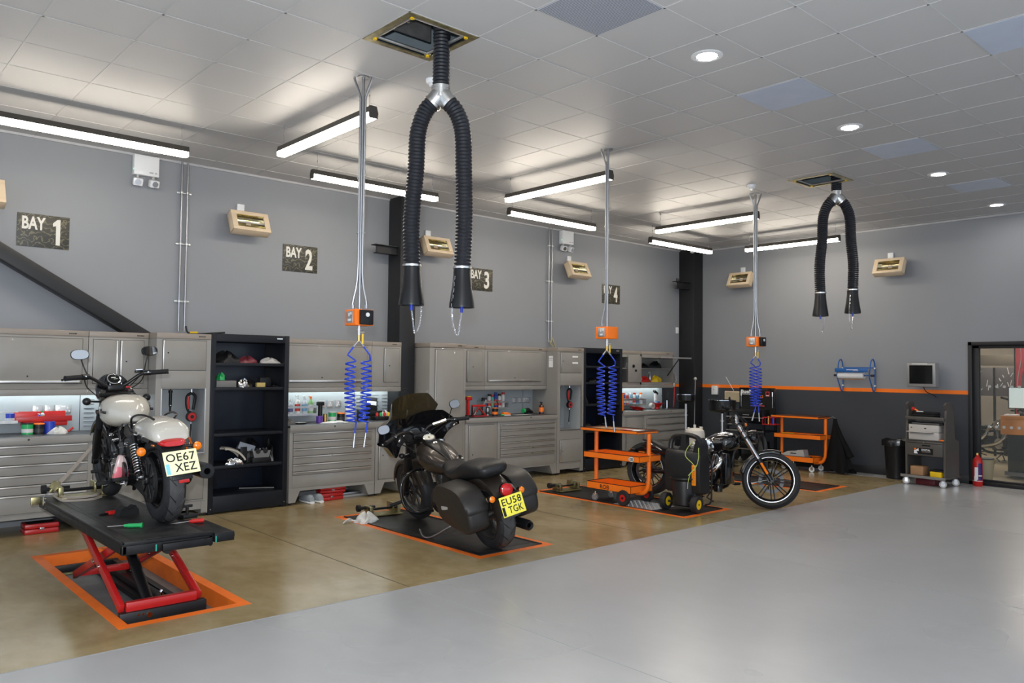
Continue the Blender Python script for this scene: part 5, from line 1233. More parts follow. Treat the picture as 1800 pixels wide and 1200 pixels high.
# ---------------------------------------------------------------- bike 3: black cruiser, seen from its right side
def black_bike(loc, rz, lean, label):
    t = thing('motorcycle', label, 'motorcycle', loc, rz, rx=-lean)
    WB, RR, RF = 1.65, .33, .345; I = Matrix.Identity(4); rake = radians(34); S = steer_matrix((1.26, 0, .80), rake, radians(21))
    wheel(t, 'rear_wheel', Matrix.Translation((0, 0, RR)), RR, .22, .235, 'pair', n=9, rimmat=M_gloss, edge=M_chrome, disc=[(-.125, .15)])
    wheel(t, 'front_wheel', S @ Matrix.Translation((WB, 0, RF)), RF, .125, .272, 'pair', n=9, rimmat=M_gloss, edge=M_chrome, disc=[(-.07 + .14, .15)])
    fork(t, S, (WB, 0, RF), (1.22, 0, .98), .115, .032, .027, M_gloss, M_chrome, .27, gaiter=(M_chrome, .46, .64, .030))
    mb = MB(); mb.push(S).m(M_gloss); arc_sweep(mb, fender_prof(.375, .072, .05), (WB, 0, RF), 75, 172, 24)
    mb.build('front_fender', t)
    mb = MB(); mb.push(S).m(M_amber); a = Vector((WB, -.148, RF)); d = (Vector((1.22, 0, .98)) - Vector((WB, 0, RF))).normalized(); mb.tube([a + d * .06, a + d * .21], .015, n=8); mb.build('fork_reflector', t)
    # headlamp, clocks, bars
    mb = MB(); mb.push(S @ Matrix.Translation((1.38, 0, .86))).m(M_gloss); mb.loft([(-.06, 0, 0, .06, .06, .06, 2.2), (.0, 0, 0, .085, .085, .085, 2.3), (.06, 0, 0, .09, .09, .09, 2.5)], n=24); h = mb.build('headlight', t)
    mb = MB(); mb.push(S @ Matrix.Translation((1.44, 0, .86))).m(M_glassblk); mb.lathe([(.085, 0), (.06, .02), (.005, .025)], axis='x', n=24); mb.build('lens', h)
    bp = [(1.18, 0, 1.12), (1.18, .09, 1.12), (1.15, .20, 1.13), (1.03, .42, 1.125)]
    full = [(x, -y, z) for x, y, z in reversed(bp[1:])] + bp
    mb = MB(); mb.push(S).m(M_satin); mb.tube(smooth(full, 5), .0135, n=12); mb.m(M_chrome)
    for s in (-1, 1): mb.cyl((1.20, s * .05, .98), (1.18, s * .05, 1.13), .016, n=14)
    hb = mb.build('handlebar', t)
    for s in (-1, 1): grip_set(hb, S, (1.09, s * .29, 1.128), (1.03, s * .425, 1.125), 0, 0, s, lev_mat=M_satin)
    bullet(t, (1.19, .12, 1.02), (1.22, .20, 1.00), .024, lens=M_amber, face_dir=1); bullet(t, (1.19, -.12, 1.00), (1.20, -.17, .99), .020, lens=M_satin, face_dir=1)
    mb = MB(); mb.push(S).m(M_satin); mb.cbox((1.12, -.24, 1.16), (.06, .06, .03), .008); mb.tube(smooth([(1.13, -.27, 1.15), (1.15, -.30, 1.20), (1.12, -.34, 1.23)], 4), .006); mb.ball((1.12, -.36, 1.24), .035, sx=.4, sz=.8); mb.build('brake_reservoir', hb)
    cables(t, S, [[(1.14, -.25, 1.12), (1.28, -.24, 1.02), (1.30, -.13, .88), (1.15, -.08, .76)], [(1.14, -.22, 1.12), (1.33, -.20, 1.0), (1.36, -.14, .80), (1.50, -.13, .62)], [(1.14, .25, 1.12), (1.28, .24, 1.02), (1.30, .13, .88), (1.15, .08, .76)], [(1.18, -.1, 1.12), (1.3, -.15, .96), (1.22, -.12, .80), (1.1, -.1, .68)]], r=.006)
    mb = B(M_gloss); mb.loft([(.60, 0, .67, .05, .03, .04, 2.2), (.68, 0, .685, .11, .065, .08, 2.4), (.82, 0, .715, .165, .10, .13, 2.4), (.96, 0, .745, .178, .118, .150, 2.4), (1.08, 0, .765, .165, .118, .15, 2.4), (1.18, 0, .775, .13, .09, .11, 2.2), (1.235, 0, .775, .06, .04, .06, 2)], n=40)
    tk = mb.build('fuel_tank', t, angle=60)
    F = Matrix.Translation((.93, -.1795, .755)) @ Matrix.Rotation(-.08, 4, 'Y') @ Matrix.Rotation(0.02, 4, 'Z') @ Matrix(((1, 0, 0, 0), (0, 0, -1, 0), (0, 1, 0, 0), (0, 0, 0, 1)))
    text_mesh('lettering', 'HARLEY-DAVIDSON', mat('tank_letter', (0.35, 0.34, 0.32), .4, .4, var=0), .30, .024, F, tk, offset=.01)
    mb = B(M_chrome); mb.loft([(.82, 0, .805, .03, .012, .02, 2.4), (.94, 0, .855, .065, .018, .03, 2.4), (1.08, 0, .880, .075, .02, .03, 2.4), (1.17, 0, .865, .04, .015, .02, 2.2)], n=24); mb.build('tank_console', tk)
    mb = B(M_leather); mb.loft([(.62, 0, .675, .05, .02, .03, 2.2), (.54, 0, .655, .12, .04, .05, 2.4), (.40, 0, .625, .16, .045, .05, 2.5), (.25, 0, .63, .15, .05, .05, 2.5), (.20, 0, .64, .12, .045, .04, 2.4), (.05, 0, .71, .09, .03, .03, 2.4), (-.10, 0, .725, .07, .015, .015, 2.4)], n=32); mb.build('seat', t)
    mb = B(M_gloss); arc_sweep(mb, fender_prof(.375, .135, .11), (0, 0, RR), 48, 160, 30); mb.build('rear_fender', t)
    mb = B(M_gloss)
    for s in (1, -1): mb.prism([(.30, .60), (.05, .625), (-.16, .60), (-.14, .58), (.30, .55)], s * .142 - .006, s * .142 + .006)
    mb.build('fender_strut', t)
    for s in (1, -1): bullet(t, (-.18, s * .12, .58), (-.20, s * .17, .585), .020)
    mb = B(M_amber); mb.cbox((-.06, -.152, .56), (.09, .006, .018), .002); mb.cbox((-.06, .152, .56), (.09, .006, .018), .002); mb.build('side_reflector', t)
    en = vtwin(t, .88, .36, s=1.12, case=M_gloss, fin=mat('fin_alloy', (0.20, 0.20, 0.20), .35, .8, var=.1), cover=M_chrome, airmat=M_chrome)
    mb = B(M_chrome)
    mb.tube(smooth([(1.02, -.09, .60), (1.07, -.15, .56), (1.05, -.20, .46), (.90, -.215, .35), (.6, -.215, .28), (.38, -.215, .26)], 5), .026, n=14); mb.tube(smooth([(.72, -.09, .66), (.68, -.17, .62), (.66, -.22, .50), (.54, -.225, .40), (.36, -.225, .37)], 5), .030, n=14)
    mb.build('exhaust', t)
    mb = B(M_gloss); mb.tube(smooth([(1.24, 0, .86), (1.16, 0, .62), (1.13, 0, .40), (1.05, 0, .20), (.5, 0, .17), (.3, 0, .3)], 5), .024); mb.box(1.05, 1.14, -.13, .13, .24, .64, .02); mb.tube(smooth([(1.22, 0, .82), (.9, 0, .64), (.5, 0, .56), (.3, 0, .50)], 5), .022)
    for s in (1, -1): mb.box(-.03, .42, s * .155 - .016, s * .155 + .016, .30, .36, .008)
    mb.build('frame', t)
    mb = B(M_gloss); mb.lathe([(.02, 0), (.055, .01), (.06, .09), (.02, .10)], c=(1.0, -.05, .13), n=20); mb.box(.30, .52, -.17, -.10, .40, .58, .03); mb.build('oil_cover', t)
    for s in (1, -1): mb = B(M_satin); mb.tube([(1.05, s * .10, .25), (1.12, s * .18, .24)], .012); mb.m(M_rubber); mb.cyl((1.12, s * .18, .24), (1.13, s * .30, .24), .018, n=12); mb.build('foot_peg', t)
    mb = B(M_satin); mb.tube([(.95, -.12, .16), (.92, -.20, .07), (1.02, -.23, .03)], .011); mb.tube([(.70, .12, .18), (.66, .22, .10), (.62, .29, .035)], .012); mb.cbox((.62, .29, .028), (.06, .05, .008)); mb.build('side_stand', t)
    return t
bb = black_bike((8.60, 6.75, .0), radians(-81), radians(4), 'black cruiser motorcycle facing out of the third bay with a wide silver rimmed front wheel')
dup(bb, (17.4, 5.75, 0), radians(-118), 'black motorcycle on the showroom floor seen through the glass screen')
# ================================================================ LIFTS AND FLOOR EQUIPMENT
def wheel_vise(loc, rz, label, pedals=True):
    t = thing('wheel_clamp', label, 'wheel clamp', loc, rz, 'zinc plated front wheel clamps')
    mb = B(M_zinc); mb.box(-.02, .20, -.20, .20, 0, .012, .002); mb.box(.02, .18, -.19, -.15, .012, .10, .006); mb.box(.02, .18, .15, .19, .012, .10, .006); mb.build('base', t)
    mb = B(M_zinc); mb.box(.02, .18, -.11, -.09, .03, .13, .006); mb.build('jaw', t)
    mb = B(M_satin); mb.cyl((.06, -.19, .07), (.06, .19, .07), .014, n=12); mb.cyl((.14, .08, .08), (.14, .26, .08), .020, n=14); mb.build('spindle', t)
    mb = B(M_rubber); mb.cyl((.14, .26, .08), (.14, .295, .08), .038, n=20); mb.build('hand_wheel', t)
    return t
# raised scissor lift in bay 1
Z = LIFT_Z; D0 = -.128
t = thing('scissor_lift', 'raised black lift table on red scissor legs standing in the first recess', 'lift', (1.92, 5.58, 0))
LX0, LX1, LY1 = -.30, .30, 2.36
mb = B(M_lift)
mb.box(LX0, LX1, 0, LY1, Z - .030, Z, .004)
for s in (LX0, LX1 - .035): mb.box(s, s + .035, 0, LY1, Z - .085, Z - .02, .008)
mb.box(LX0, LX1, 0, .03, Z - .085, Z - .02, .004); mb.box(LX0, LX1, LY1 - .03, LY1, Z - .085, Z - .02, .004)
mb.cyl((LX0 + .006, 0, Z - .004), (LX0 + .006, LY1, Z - .004), .010, n=10)
mb.m(mat('deck_mat', (0.020, 0.020, 0.021), .5, var=.4, scale=10)); mb.box(-.22, .24, .02, LY1 - .3, Z, Z + .002)
mb.box(-.18, .18, .62, 1.9, Z + .002, Z + .004); mb.build('deck', t)
mb = B(M_lift); mb.box(LX1 + .004, LX1 + .145, -.02, .62, Z - .075, Z - .012, .005); mb.m(M_black)
for y in (.02, .56): mb.cyl((LX1 + .145, y, Z - .045), (LX1 + .158, y, Z - .045), .014, n=12)
mb.build('side_extension', t)
mb = B(M_lift); mb.box(-.05, LX1 - .02, -.035, -.002, Z - .085, Z - .035, .004); mb.cyl((LX1 - .03, -.03, Z - .075), (LX1 - .03, .02, Z - .075), .016); mb.cyl((-.02, -.03, Z - .085), (-.02, .02, Z - .085), .020); mb.build('ramp_hinge', t)
mb = B(mat('teal_tape', (0.02, 0.30, 0.22), .4)); mb.box(-.10, -.092, -.037, -.034, Z - .075, Z - .03); mb.box(LX1 + .008, LX1 + .016, -.022, -.019, Z - .075, Z - .03); mb.build('tape_mark', t)
mb = B(M_zinc); mb.box(LX0 - .006, LX0 + .02, LY1 - .16, LY1 - .14, Z - .05, Z + .01, .002); mb.box(LX0 - .07, LX0 + .01, LY1 - .02, LY1 + .0, Z - .06, Z + .005, .003); mb.build('strap_anchor', t)
# base frame in the recess
mb = B(M_black)
for s in (-.27, .235): mb.box(s, s + .05, .06, 2.15, D0, D0 + .055, .003)
mb.box(-.285, .285, .055, .11, D0, .022, .004); mb.box(-.27, .285, 2.10, 2.15, D0, D0 + .06, .003); mb.m(M_chrome); mb.cyl((-.10, .045, -.01), (-.10, .056, -.01), .018, n=14); mb.cyl((-.17, .05, -.0), (-.17, .056, -.0), .007); mb.cyl((-.14, .05, -.0), (-.14, .056, -.0), .007); mb.build('base_frame', t)
mb = B(M_black); mb.box(.05, .22, .35, 1.9, D0, D0 + .04, .003); mb.box(.10, .18, .5, 1.7, D0 + .04, D0 + .09, .008); mb.build('power_channel', t)
def beam(name, x, y0, z0, y1, z1, w, h, m_=M_red):
    p0, p1 = Vector((x, y0, z0)), Vector((x, y1, z1)); d = (p1 - p0); L = d.length; a = atan2(d.z, d.y)
    mb = MB(); mb.push(Matrix.Translation(p0) @ Matrix.Rotation(a, 4, 'X')).m(m_); mb.box(-w / 2, w / 2, 0, L, -h / 2, h / 2, .006)
    mb.m(M_chrome); mb.cyl((-w / 2 - .008, L / 2, 0), (w / 2 + .008, L / 2, 0), .014, n=12)
    return mb.build(name, t)
for x in (-.262, .245): beam('scissor_leg', x, .10, .045, 1.08, Z - .075, .036, .060)
for x in (-.205, .190): beam('scissor_leg', x, 1.52, -.02, .38, Z - .085, .034, .058)
mb = B(M_red); mb.box(-.24, .225, .075, .125, .022, .085, .006); mb.build('cross_member', t); mb = B(M_red); mb.box(-.20, .18, 1.44, 1.49, -.02, .03, .005); mb.build('cross_member', t); mb = B(M_red); mb.box(-.20, .20, .45, .49, Z - .125, Z - .09, .004); mb.build('cross_member', t)
mb = B(M_satin); mb.cyl((-.01, .28, -.06), (-.01, .98, Z - .11), .038, n=20); mb.cyl((-.01, .24, -.08), (-.01, .34, -.03), .05, n=20); mb.build('hydraulic_cylinder', t)
mb = B(M_rubber); mb.tube(smooth([(.07, .30, D0 + .16), (.08, .22, D0 + .13), (.12, .14, D0 + .12), (.16, .10, D0 + .08), (.16, .03, D0 + .04)], 5), .008); mb.m(M_chrome); mb.cyl((.06, .30, D0 + .10), (.06, .30, D0 + .19), .010, n=12); mb.cyl((.055, .30, D0 + .185), (.065, .30, D0 + .20), .016, n=12); mb.build('hydraulic_hose', t)
mb = B(M_zinc); mb.cyl((-.24, 1.80, D0 + .06), (-.10, 1.80, D0 + .06), .012); mb.cyl((.06, 1.80, D0 + .075), (.20, 1.80, D0 + .075), .010); mb.build('slide_pin', t)

wheel_vise((1.90, 7.66, Z + .005), pi / 2, 'zinc front wheel clamp on the raised lift table')
# ratchet straps to the front of the white bike
mb = B(mat('strap_web', (0.33, 0.28, 0.23), .8)); 
def strap(mb, pts, w=.022):
    P = smooth(pts, 6); vs = []
    for i, p in enumerate(P): vs += [tuple(p + Vector((0, 0, w / 2))), tuple(p - Vector((0, 0, w / 2))), tuple(p + Vector((.0, .004, -w / 2))), tuple(p + Vector((.0, .004, w / 2)))]
    fs = []
    for i in range(len(P) - 1):
        for k in range(4): fs.append((i * 4 + k, i * 4 + (k + 1) % 4, (i + 1) * 4 + (k + 1) % 4, (i + 1) * 4 + k))
    fs += [(3, 2, 1, 0), tuple(range((len(P) - 1) * 4, len(P) * 4))]; mb.add(vs, fs)
t = thing('ratchet_strap', 'brown ratchet strap from the lift table up to the front of the white motorcycle', 'strap', (1.62, 7.75, Z))
strap(mb, [(.10, .02, .13), (.20, -.05, .27), (.33, -.12, .46)]); strap(mb, [(.09, .01, .10), (.19, -.06, .24), (.33, -.12, .44)]); strap(mb, [(.07, -.02, .05), (.16, -.12, .02), (.34, -.18, .03), (.42, -.10, .05)]); strap(mb, [(.05, -.05, .05), (.10, -.20, .012), (.28, -.28, .012), (.40, -.2, .02)]); mb.build('webbing', t)
mb = B(M_zinc); mb.push(Matrix.Translation((.07, 0, .10)) @ Matrix.Rotation(-.9, 4, 'Y')); mb.box(-.05, .06, -.02, .02, -.012, .016, .004); mb.box(-.02, .05, -.028, -.022, -.02, .035); mb.box(-.02, .05, .022, .028, -.02, .035); mb.cyl((.01, -.03, .015), (.01, .03, .015), .012); mb.pop(); mb.build('ratchet', t)
mb = B(M_steel); mb.tube(smooth([(.04, 0, .06), (.0, 0, .04), (-.01, -.01, .0), (.01, -.02, -.04), (-.0, -.03, -.07)], 5), .005); mb.build('hook', t)
# loose tools on the deck
def tool(name, label, cat, loc, rz, parts, group=None):
    t = thing(name, label, cat, loc, rz, group)
    for n_, m_, fn in parts: mb = B(m_); fn(mb); mb.build(n_, t)
    return t
tool('screwdriver', 'green handled screwdriver on the near edge of the lift table', 'screwdriver', (1.87, 6.02, Z + .002), 2.6, [('handle', M_green, lambda m: (m.cyl((0, 0, .017), (.085, 0, .017), .015, n=12), m.cyl((.085, 0, .017), (.11, 0, .017), .011, n=12), m.cyl((-.012, 0, .017), (.0, 0, .017), .019, n=12))), ('shank', M_steel, lambda m: m.cyl((.11, 0, .017), (.22, 0, .012), .004, n=8))])
tool('screwdriver', 'red handled screwdriver at the right of the lift table', 'screwdriver', (2.27, 6.00, Z - .010), 2.98, [('handle', M_redpl, lambda m: (m.cyl((-.04, 0, .017), (.05, 0, .017), .016, n=12), m.cyl((.05, 0, .017), (.065, 0, .017), .010, n=12))), ('shank', M_steel, lambda m: m.cyl((.065, 0, .017), (.19, 0, .010), .004, n=8))])
tool('pliers', 'red gripped hand tool lying on the lift table beside the wheel', 'pliers', (1.83, 6.68, Z + .002), .3, [('grip', M_redpl, lambda m: (m.box(-.005, .085, .012, .03, .004, .026, .005), m.box(-.005, .085, -.03, -.012, .004, .026, .005))), ('jaw', M_satin, lambda m: m.box(-.07, 0, -.012, .012, .004, .02, .005))])
tool('wheel_chock', 'black rubber wheel chock on the lift table', 'chock', (1.93, 6.58, Z + .002), .2, [('block', M_rubber, lambda m: m.prism([(-.07, 0), (-.055, .055), (-.02, .075), (.0, .05), (.02, .05), (.06, .075), (.085, .04), (.09, 0)], -.04, .04))])
tool('paddock_bracket', 'small black clamp behind the rear tyre on the lift table', 'clamp', (2.26, 6.20, Z - .0), .1, [('body', M_black, lambda m: (m.box(-.05, .06, -.05, .05, 0, .03, .004), m.cyl((0, 0, .03), (0, 0, .09), .012), m.box(-.04, .04, -.01, .01, .08, .10, .003), m.cyl((.06, 0, .02), (.16, .02, .015), .007)))])
t = thing('drain_bottle', 'pinkish clear plastic bottle hanging on the left side of the white motorcycle', 'bottle', (1.885, 6.55, .94))
mb = B(mat('cloudy_plastic', (0.72, 0.52, 0.50), .25, var=.15, alpha=.85)); mb.push(Matrix.Rotation(.25, 4, 'Y')); mb.loft([(0, 0, 0, .02, .02, .02, 2)], n=4, caps=False) if False else mb.box(-.035, .035, -.025, .025, -.12, .03, .016); mb.box(-.025, .03, -.02, .02, -.17, -.11, .012); mb.m(mat('pink_fluid', (0.72, 0.16, 0.20), .3)); mb.box(-.030, .030, -.0255, .020, -.155, -.05, .012); mb.pop(); mb.build('bottle', t)
mb = B(M_black); mb.tube(smooth([(.0, 0, .03), (.02, .01, .07), (.05, .03, .09), (.06, .05, .03), (.03, .05, 0)], 5), .006); mb.build('hose', t)

# flush lift plates in bays 2-4
def plate_lift(k, label, chequer=None):
    a, b_ = PITS[k]; i0, i1, j0, j1 = a + .078, b_ - .078, PY0 + .083, PY1 - .083
    t = thing('floor_lift', label, 'lift', ((a + b_) / 2, j0, 0), group='black lift tables lowered flush with the floor'); W = (i1 - i0) / 2
    mb = B(M_lift); mb.box(-W + .02, W - .02, .02, j1 - j0 - .02, -.10, -.002); mb.m(mat('deck_flush', (0.016, 0.015, 0.015), .42, var=.35, scale=6)); 
    mb.box(-W, W, 0, 1.05, -.02, .004, .002); mb.box(-W, W, 1.056, j1 - j0, -.02, .004, .002); mb.box(-W + .06, W - .06, .10, .9, .004, .006); mb.build('deck', t)
    mb = B(M_satin); mb.box(-W, -W + .025, 0, j1 - j0, .004, .010, .002); mb.box(W - .025, W, 0, j1 - j0, .004, .010, .002); mb.build('edge_rail', t)
    if chequer:
        x0, x1, y0, y1 = chequer; mb = B(M_tread); mb.box(x0, x1, y0, y1, .006, .010)
        mb.m(M_galv)
        nx, ny = int((x1 - x0) / .035), int((y1 - y0) / .035)
        for i in range(nx):
            for j in range(ny):
                cx, cy = x0 + (i + .5) * (x1 - x0) / nx, y0 + (j + .5) * (y1 - y0) / ny; s = 1 if (i + j) % 2 else -1
                mb.push(Matrix.Translation((cx, cy, .010)) @ Matrix.Rotation(s * pi / 4, 4, 'Z')); mb.box(-.012, .012, -.003, .003, 0, .0022); mb.pop()
        mb.build('chequer_plate', t)
    return t
plate_lift(1, 'black lift table flush with the floor under the dark motorcycle')
plate_lift(2, 'black lift table with a chequer plate under the orange trolley and the oil drainer', (-.40, .05, .45, 1.05))
plate_lift(3, 'black lift table flush with the floor behind the black cruiser front wheel')
wheel_vise((4.98, 7.60, .012), pi / 2 - .1, 'zinc front wheel clamp at the front of the dark motorcycle')
wheel_vise((7.92, 7.55, .012), pi / 2, 'zinc front wheel clamp lying at the wall end of the third lift')
t = thing('rag', 'crumpled white rag and gloves on the floor beside the dark motorcycle', 'rag', (4.62, 7.45, .001)); mb = B(M_cloth); mb.blob((0, 0, 0), (.13, .10, .085), 4, amp=.35); mb.build('cloth', t)
t = thing('strap_bundle', 'bundle of white straps on the floor left of the crumpled rag', 'strap', (4.46, 7.50, .001)); mb = B(M_cloth)
for k in range(5): mb.tube(smooth([(-.10 + k * .01, -.02 + .012 * k, .012), (-.03, .03 - .012 * k, .02 + .008 * k), (.05, -.01 + .01 * k, .02), (.11, .03, .012)], 5), .006)
mb.build('strap', t)
# floor under the benches
def red_box(loc, rz, label, w=.30, d=.20, h=.10):
    t = thing('tool_case', label, 'tool case', loc, rz, 'red tool cases under the benches')
    mb = B(M_red); mb.box(-w / 2, w / 2, -d / 2, d / 2, 0, h * .5, .012); mb.box(-w / 2, w / 2, -d / 2, d / 2, h * .53, h, .012); mb.m(M_steel); mb.box(-.02, .02, -d / 2 - .006, -d / 2, h * .40, h * .62, .002); mb.m(M_ink); mb.box(-w * .4, w * .4, -d / 2 + .02, d / 2 - .02, h, h + .001); mb.build('case', t)
red_box((1.85, 9.02, .0), .0, 'red tool case on the floor under the far left bench')
red_box((5.03, 9.0, .0), .05, 'red tool case on the floor beside the grey shoes', .34, .16, .09)
red_box((5.06, 9.0, .092), -.08, 'second red tool case stacked on the first beside the grey shoes', .34, .15, .07)
M_shoe = mat('shoe_grey', (0.30, 0.33, 0.36), .7, var=.1); 
for k, (x, a) in enumerate(((4.72, .0), (4.83, .12))):
    t = thing('trainer', 'grey trainer under the bench, ' + ('the left one of the pair' if k == 0 else 'the one next to the red cases'), 'shoe', (x, 8.98, 0), pi / 2 + a, 'pair of grey trainers under the bench')
    mb = B(M_shoe); mb.loft([(-.14, 0, .035, .03, .05, .02, 2.4), (-.10, 0, .045, .040, .06, .03, 2.4), (0, 0, .05, .045, .055, .035, 2.4), (.08, 0, .045, .048, .035, .03, 2.4), (.14, 0, .04, .03, .015, .02, 2.2)], n=20); mb.build('upper', t)
    mb = B(M_paper); mb.loft([(-.15, 0, .014, .03, .012, .014, 3), (-.10, 0, .014, .044, .014, .014, 3), (.05, 0, .012, .050, .012, .012, 3), (.15, 0, .014, .030, .010, .010, 3)], n=20); mb.build('sole', t)

# ---------------------------------------------------------------- orange trolleys
def tray(mb, x0, x1, y0, y1, z0, z1, chamfer=.0):
    t = .004
    mb.m(M_orange); mb.box(x0, x1, y0, y1, z0, z0 + t)
    for (a, b_, c, d) in ((x0, x0 + t, y0, y1), (x1 - t, x1, y0, y1), (x0, x1, y0, y0 + t), (x0, x1, y1 - t, y1)): mb.box(a, b_, c, d, z0, z1)
    mb.m(M_ink)
    for (a, b_, c, d) in ((x0 - .002, x0 + .008, y0, y1), (x1 - .008, x1 + .002, y0, y1), (x0, x1, y0 - .002, y0 + .008), (x0, x1, y1 - .008, y1 + .002)): mb.box(a, b_, c, d, z1 - .001, z1 + .006)
def caster(mb, x, y, R, m_=None, rz=0):
    mb.push(Matrix.Translation((x, y, 0)) @ Matrix.Rotation(rz, 4, 'Z')); mb.m(M_chrome); mb.cyl((0, 0, R * 1.9), (0, 0, R * 2.5), .012, n=12); mb.box(-.022, .022, -.030, .030, R * 1.85, R * 1.95, .003); mb.box(-.020, -.017, -.02, .02, R * .8, R * 1.9); mb.box(.017, .020, -.02, .02, R * .8, R * 1.9)
    mb.m(m_ or M_grey); mb.ring([(R * .55, -.010), (R * .95, -.013), (R, 0), (R * .95, .013), (R * .55, .010)], c=(0, .0, R), axis='x', n=24); mb.m(M_galv); mb.cyl((-.012, 0, R), (.012, 0, R), R * .55, n=20); mb.pop()
def trolley(label, loc, L, big, W=.42):
    """long axis along y; the face toward -x carries the writing"""
    t = thing('tool_trolley', label, 'trolley', loc, group='orange three-tray trolleys')
    h = (.92, .615, .24)
    mb = MB(); tray(mb, 0, W, .02, L, h[0] - .035, h[0]); mb.m(mat('tray_mat', (0.05, 0.045, 0.045), .6, var=.3)); mb.box(.012, W - .012, .012, L - .012, h[0] - .012, h[0] - .004); mb.build('top_tray', t)
    mb = MB(); tray(mb, 0, W, -.02, L - .06, h[1] - .07, h[1]); m2 = mb.build('middle_tray', t)
    mb = MB(); tray(mb, 0, W, .11, L - .12, h[2] - .085, h[2]); m3 = mb.build('bottom_tray', t)
    for s in (0, 1):
        y = L - .09 if s else .0
        mb = B(M_orange); x = W / 2
        if s: pts = [(x, y, h[0] - .03), (x, y, .50), (x, y, .16)]
        else: pts = [(x, y, h[0] - .035), (x, y, .60), (x, y, .34), (x, y + .02, .22), (x, y + .08, .155), (x, y + .20, .14)]
        mb.tube(smooth(pts, 5), .026, n=14)
        mb.build('post', t)
    mb = MB()
    caster(mb, .05, L - .22, .045, rz=.4); mb.build('caster', t)
    mb = MB(); caster(mb, W - .05, L - .22, .045, rz=.2); mb.build('caster', t)
    if big:
        for x in (-.02, W + .02):
            mb = B(M_tyre); R = .098; mb.ring([(.045, -.018), (.07, -.027), (R - .008, -.024), (R, 0), (R - .008, .024), (.07, .027), (.045, .018)], c=(x, .21, R), axis='x', n=36); w_ = mb.build('wheel', t)
            mb = B(M_redpl); mb.ring([(.018, -.016), (.046, -.016), (.046, .016), (.018, .016)], c=(x, .21, R), axis='x', n=28); mb.cyl((x - .014, .21, R), (x + .014, .21, R), .040, n=20); mb.m(M_ink); mb.cyl((x - .03, .21, R), (x + .03, .21, R), .012, n=12); mb.build('hub', w_)
        mb = B(M_steel); mb.cyl((0, .21, .098), (W, .21, .098), .010, n=10); mb.box(.02, W - .02, .18, .24, .095, .155); mb.build('axle', t)
    else:
        mb = MB(); caster(mb, .05, .16, .045, M_white, rz=.3); mb.build('caster', t); mb = MB(); caster(mb, W - .05, .16, .045, M_white, rz=.3); mb.build('caster', t)
    return t, m2, m3, h, W
tr1, m2, m3, hh, TW = trolley('orange trolley lettered ROB in front of the second black shelf unit', (7.61, 6.15, 0), .95, True)
text_mesh('lettering', 'ROB', M_ink, .15, .052, face((-.0025, .53, hh[2] - .045), '-x'), m3, offset=.01)
mb = B(M_ink); mb.push(face((-.003, .10, hh[1] - .036), '-x')); mb.prism([(p[0], p[1]) for p in [(.045 * cos(i * pi / 12), .034 * sin(i * pi / 12)) for i in range(24)]], 0, .0015, 'z'); mb.pop()
mb.m(M_white); mb.push(face((-.0045, .10, hh[1] - .036), '-x')); mb.prism([(.042 * cos(i * pi / 12), .031 * sin(i * pi / 12)) for i in range(24)], -.001, .0008, 'z'); mb.pop(); mb.build('sticker', m2)
text_mesh('lettering', 'GB', M_ink, .055, .034, face((-.0055, .10, hh[1] - .036), '-x'), m2, offset=.03)
tr2, m2b, m3b, hh2, TW2 = trolley('orange trolley with a torn white box on its bottom tray near the end wall', (12.60, 6.38, 0), .88, False)
# things on the trolleys
t = thing('tool_mat', 'flat papers and a tool tray lying on top of the trolley lettered ROB', 'papers', (7.66, 6.20, .9125)); mb = B(M_card); mb.box(.02, .28, .35, .80, 0, .006, .001); mb.m(M_paper); mb.push(Matrix.Rotation(.2, 4, 'Z')); mb.box(.10, .30, .05, .33, 0, .005); mb.pop(); mb.m(M_redpl); mb.box(.05, .10, .15, .32, .005, .010); mb.build('papers', t)
t = thing('white_fairing_box', 'torn white carton on the bottom tray of the far orange trolley', 'box', (12.66, 6.68, .160)); mb = B(M_ltgrey); mb.push(Matrix.Rotation(.1, 4, 'Z')); mb.prism([(0, 0), (.28, 0), (.30, .05), (.10, .09), (.0, .20), (-.02, .16)], .0, .22, 'x') if False else mb.box(.0, .22, -.02, .36, .0, .075, .008)
mb.prism([(.0, .080), (.34, .080), (.40, .10), (.30, .155), (.16, .165), (.12, .185), (.02, .19)], .01, .20, 'x'); mb.m(M_ink); mb.box(.005, .009, .14, .24, .12, .135); mb.build('carton', t)
for k, (dx, dy, r, m_) in enumerate(((.05, .06, .035, M_chrome), (.10, .13, .028, M_steel), (.06, .60, .03, M_steel), (.2, .55, .04, M_black), (.25, .2, .05, M_black))):
    t = thing('spare_part', ['chrome spare part at the right end of the far trolley bottom tray', 'small steel part beside the chrome one on the far trolley', 'steel spare part at the left end of the far trolley bottom tray', 'black rounded part behind the carton on the far trolley', 'dark part in the back right of the far trolley bottom tray'][k], 'spare part', (12.66 + dx, 6.54 + dy * .8, .160)); mb = B(m_); mb.lathe([(r, 0), (r, .03), (r * .6, .04), (r * .6, .06), (r * .2, .065)], n=16); mb.cyl((r, 0, .012), (r + .04, .02, .012), .008); mb.build('part', t)
t = thing('yellow_spanner', 'yellow handled tool on the middle tray of the far orange trolley', 'tool', (12.75, 7.02, .550)); mb = B(M_yellow); mb.push(Matrix.Rotation(1.4, 4, 'Z')); mb.box(-.12, .12, -.012, .012, .045, .07, .005); mb.m(M_black); mb.box(-.14, .14, -.05, .05, 0, .045, .01); mb.pop(); mb.build('tool', t)
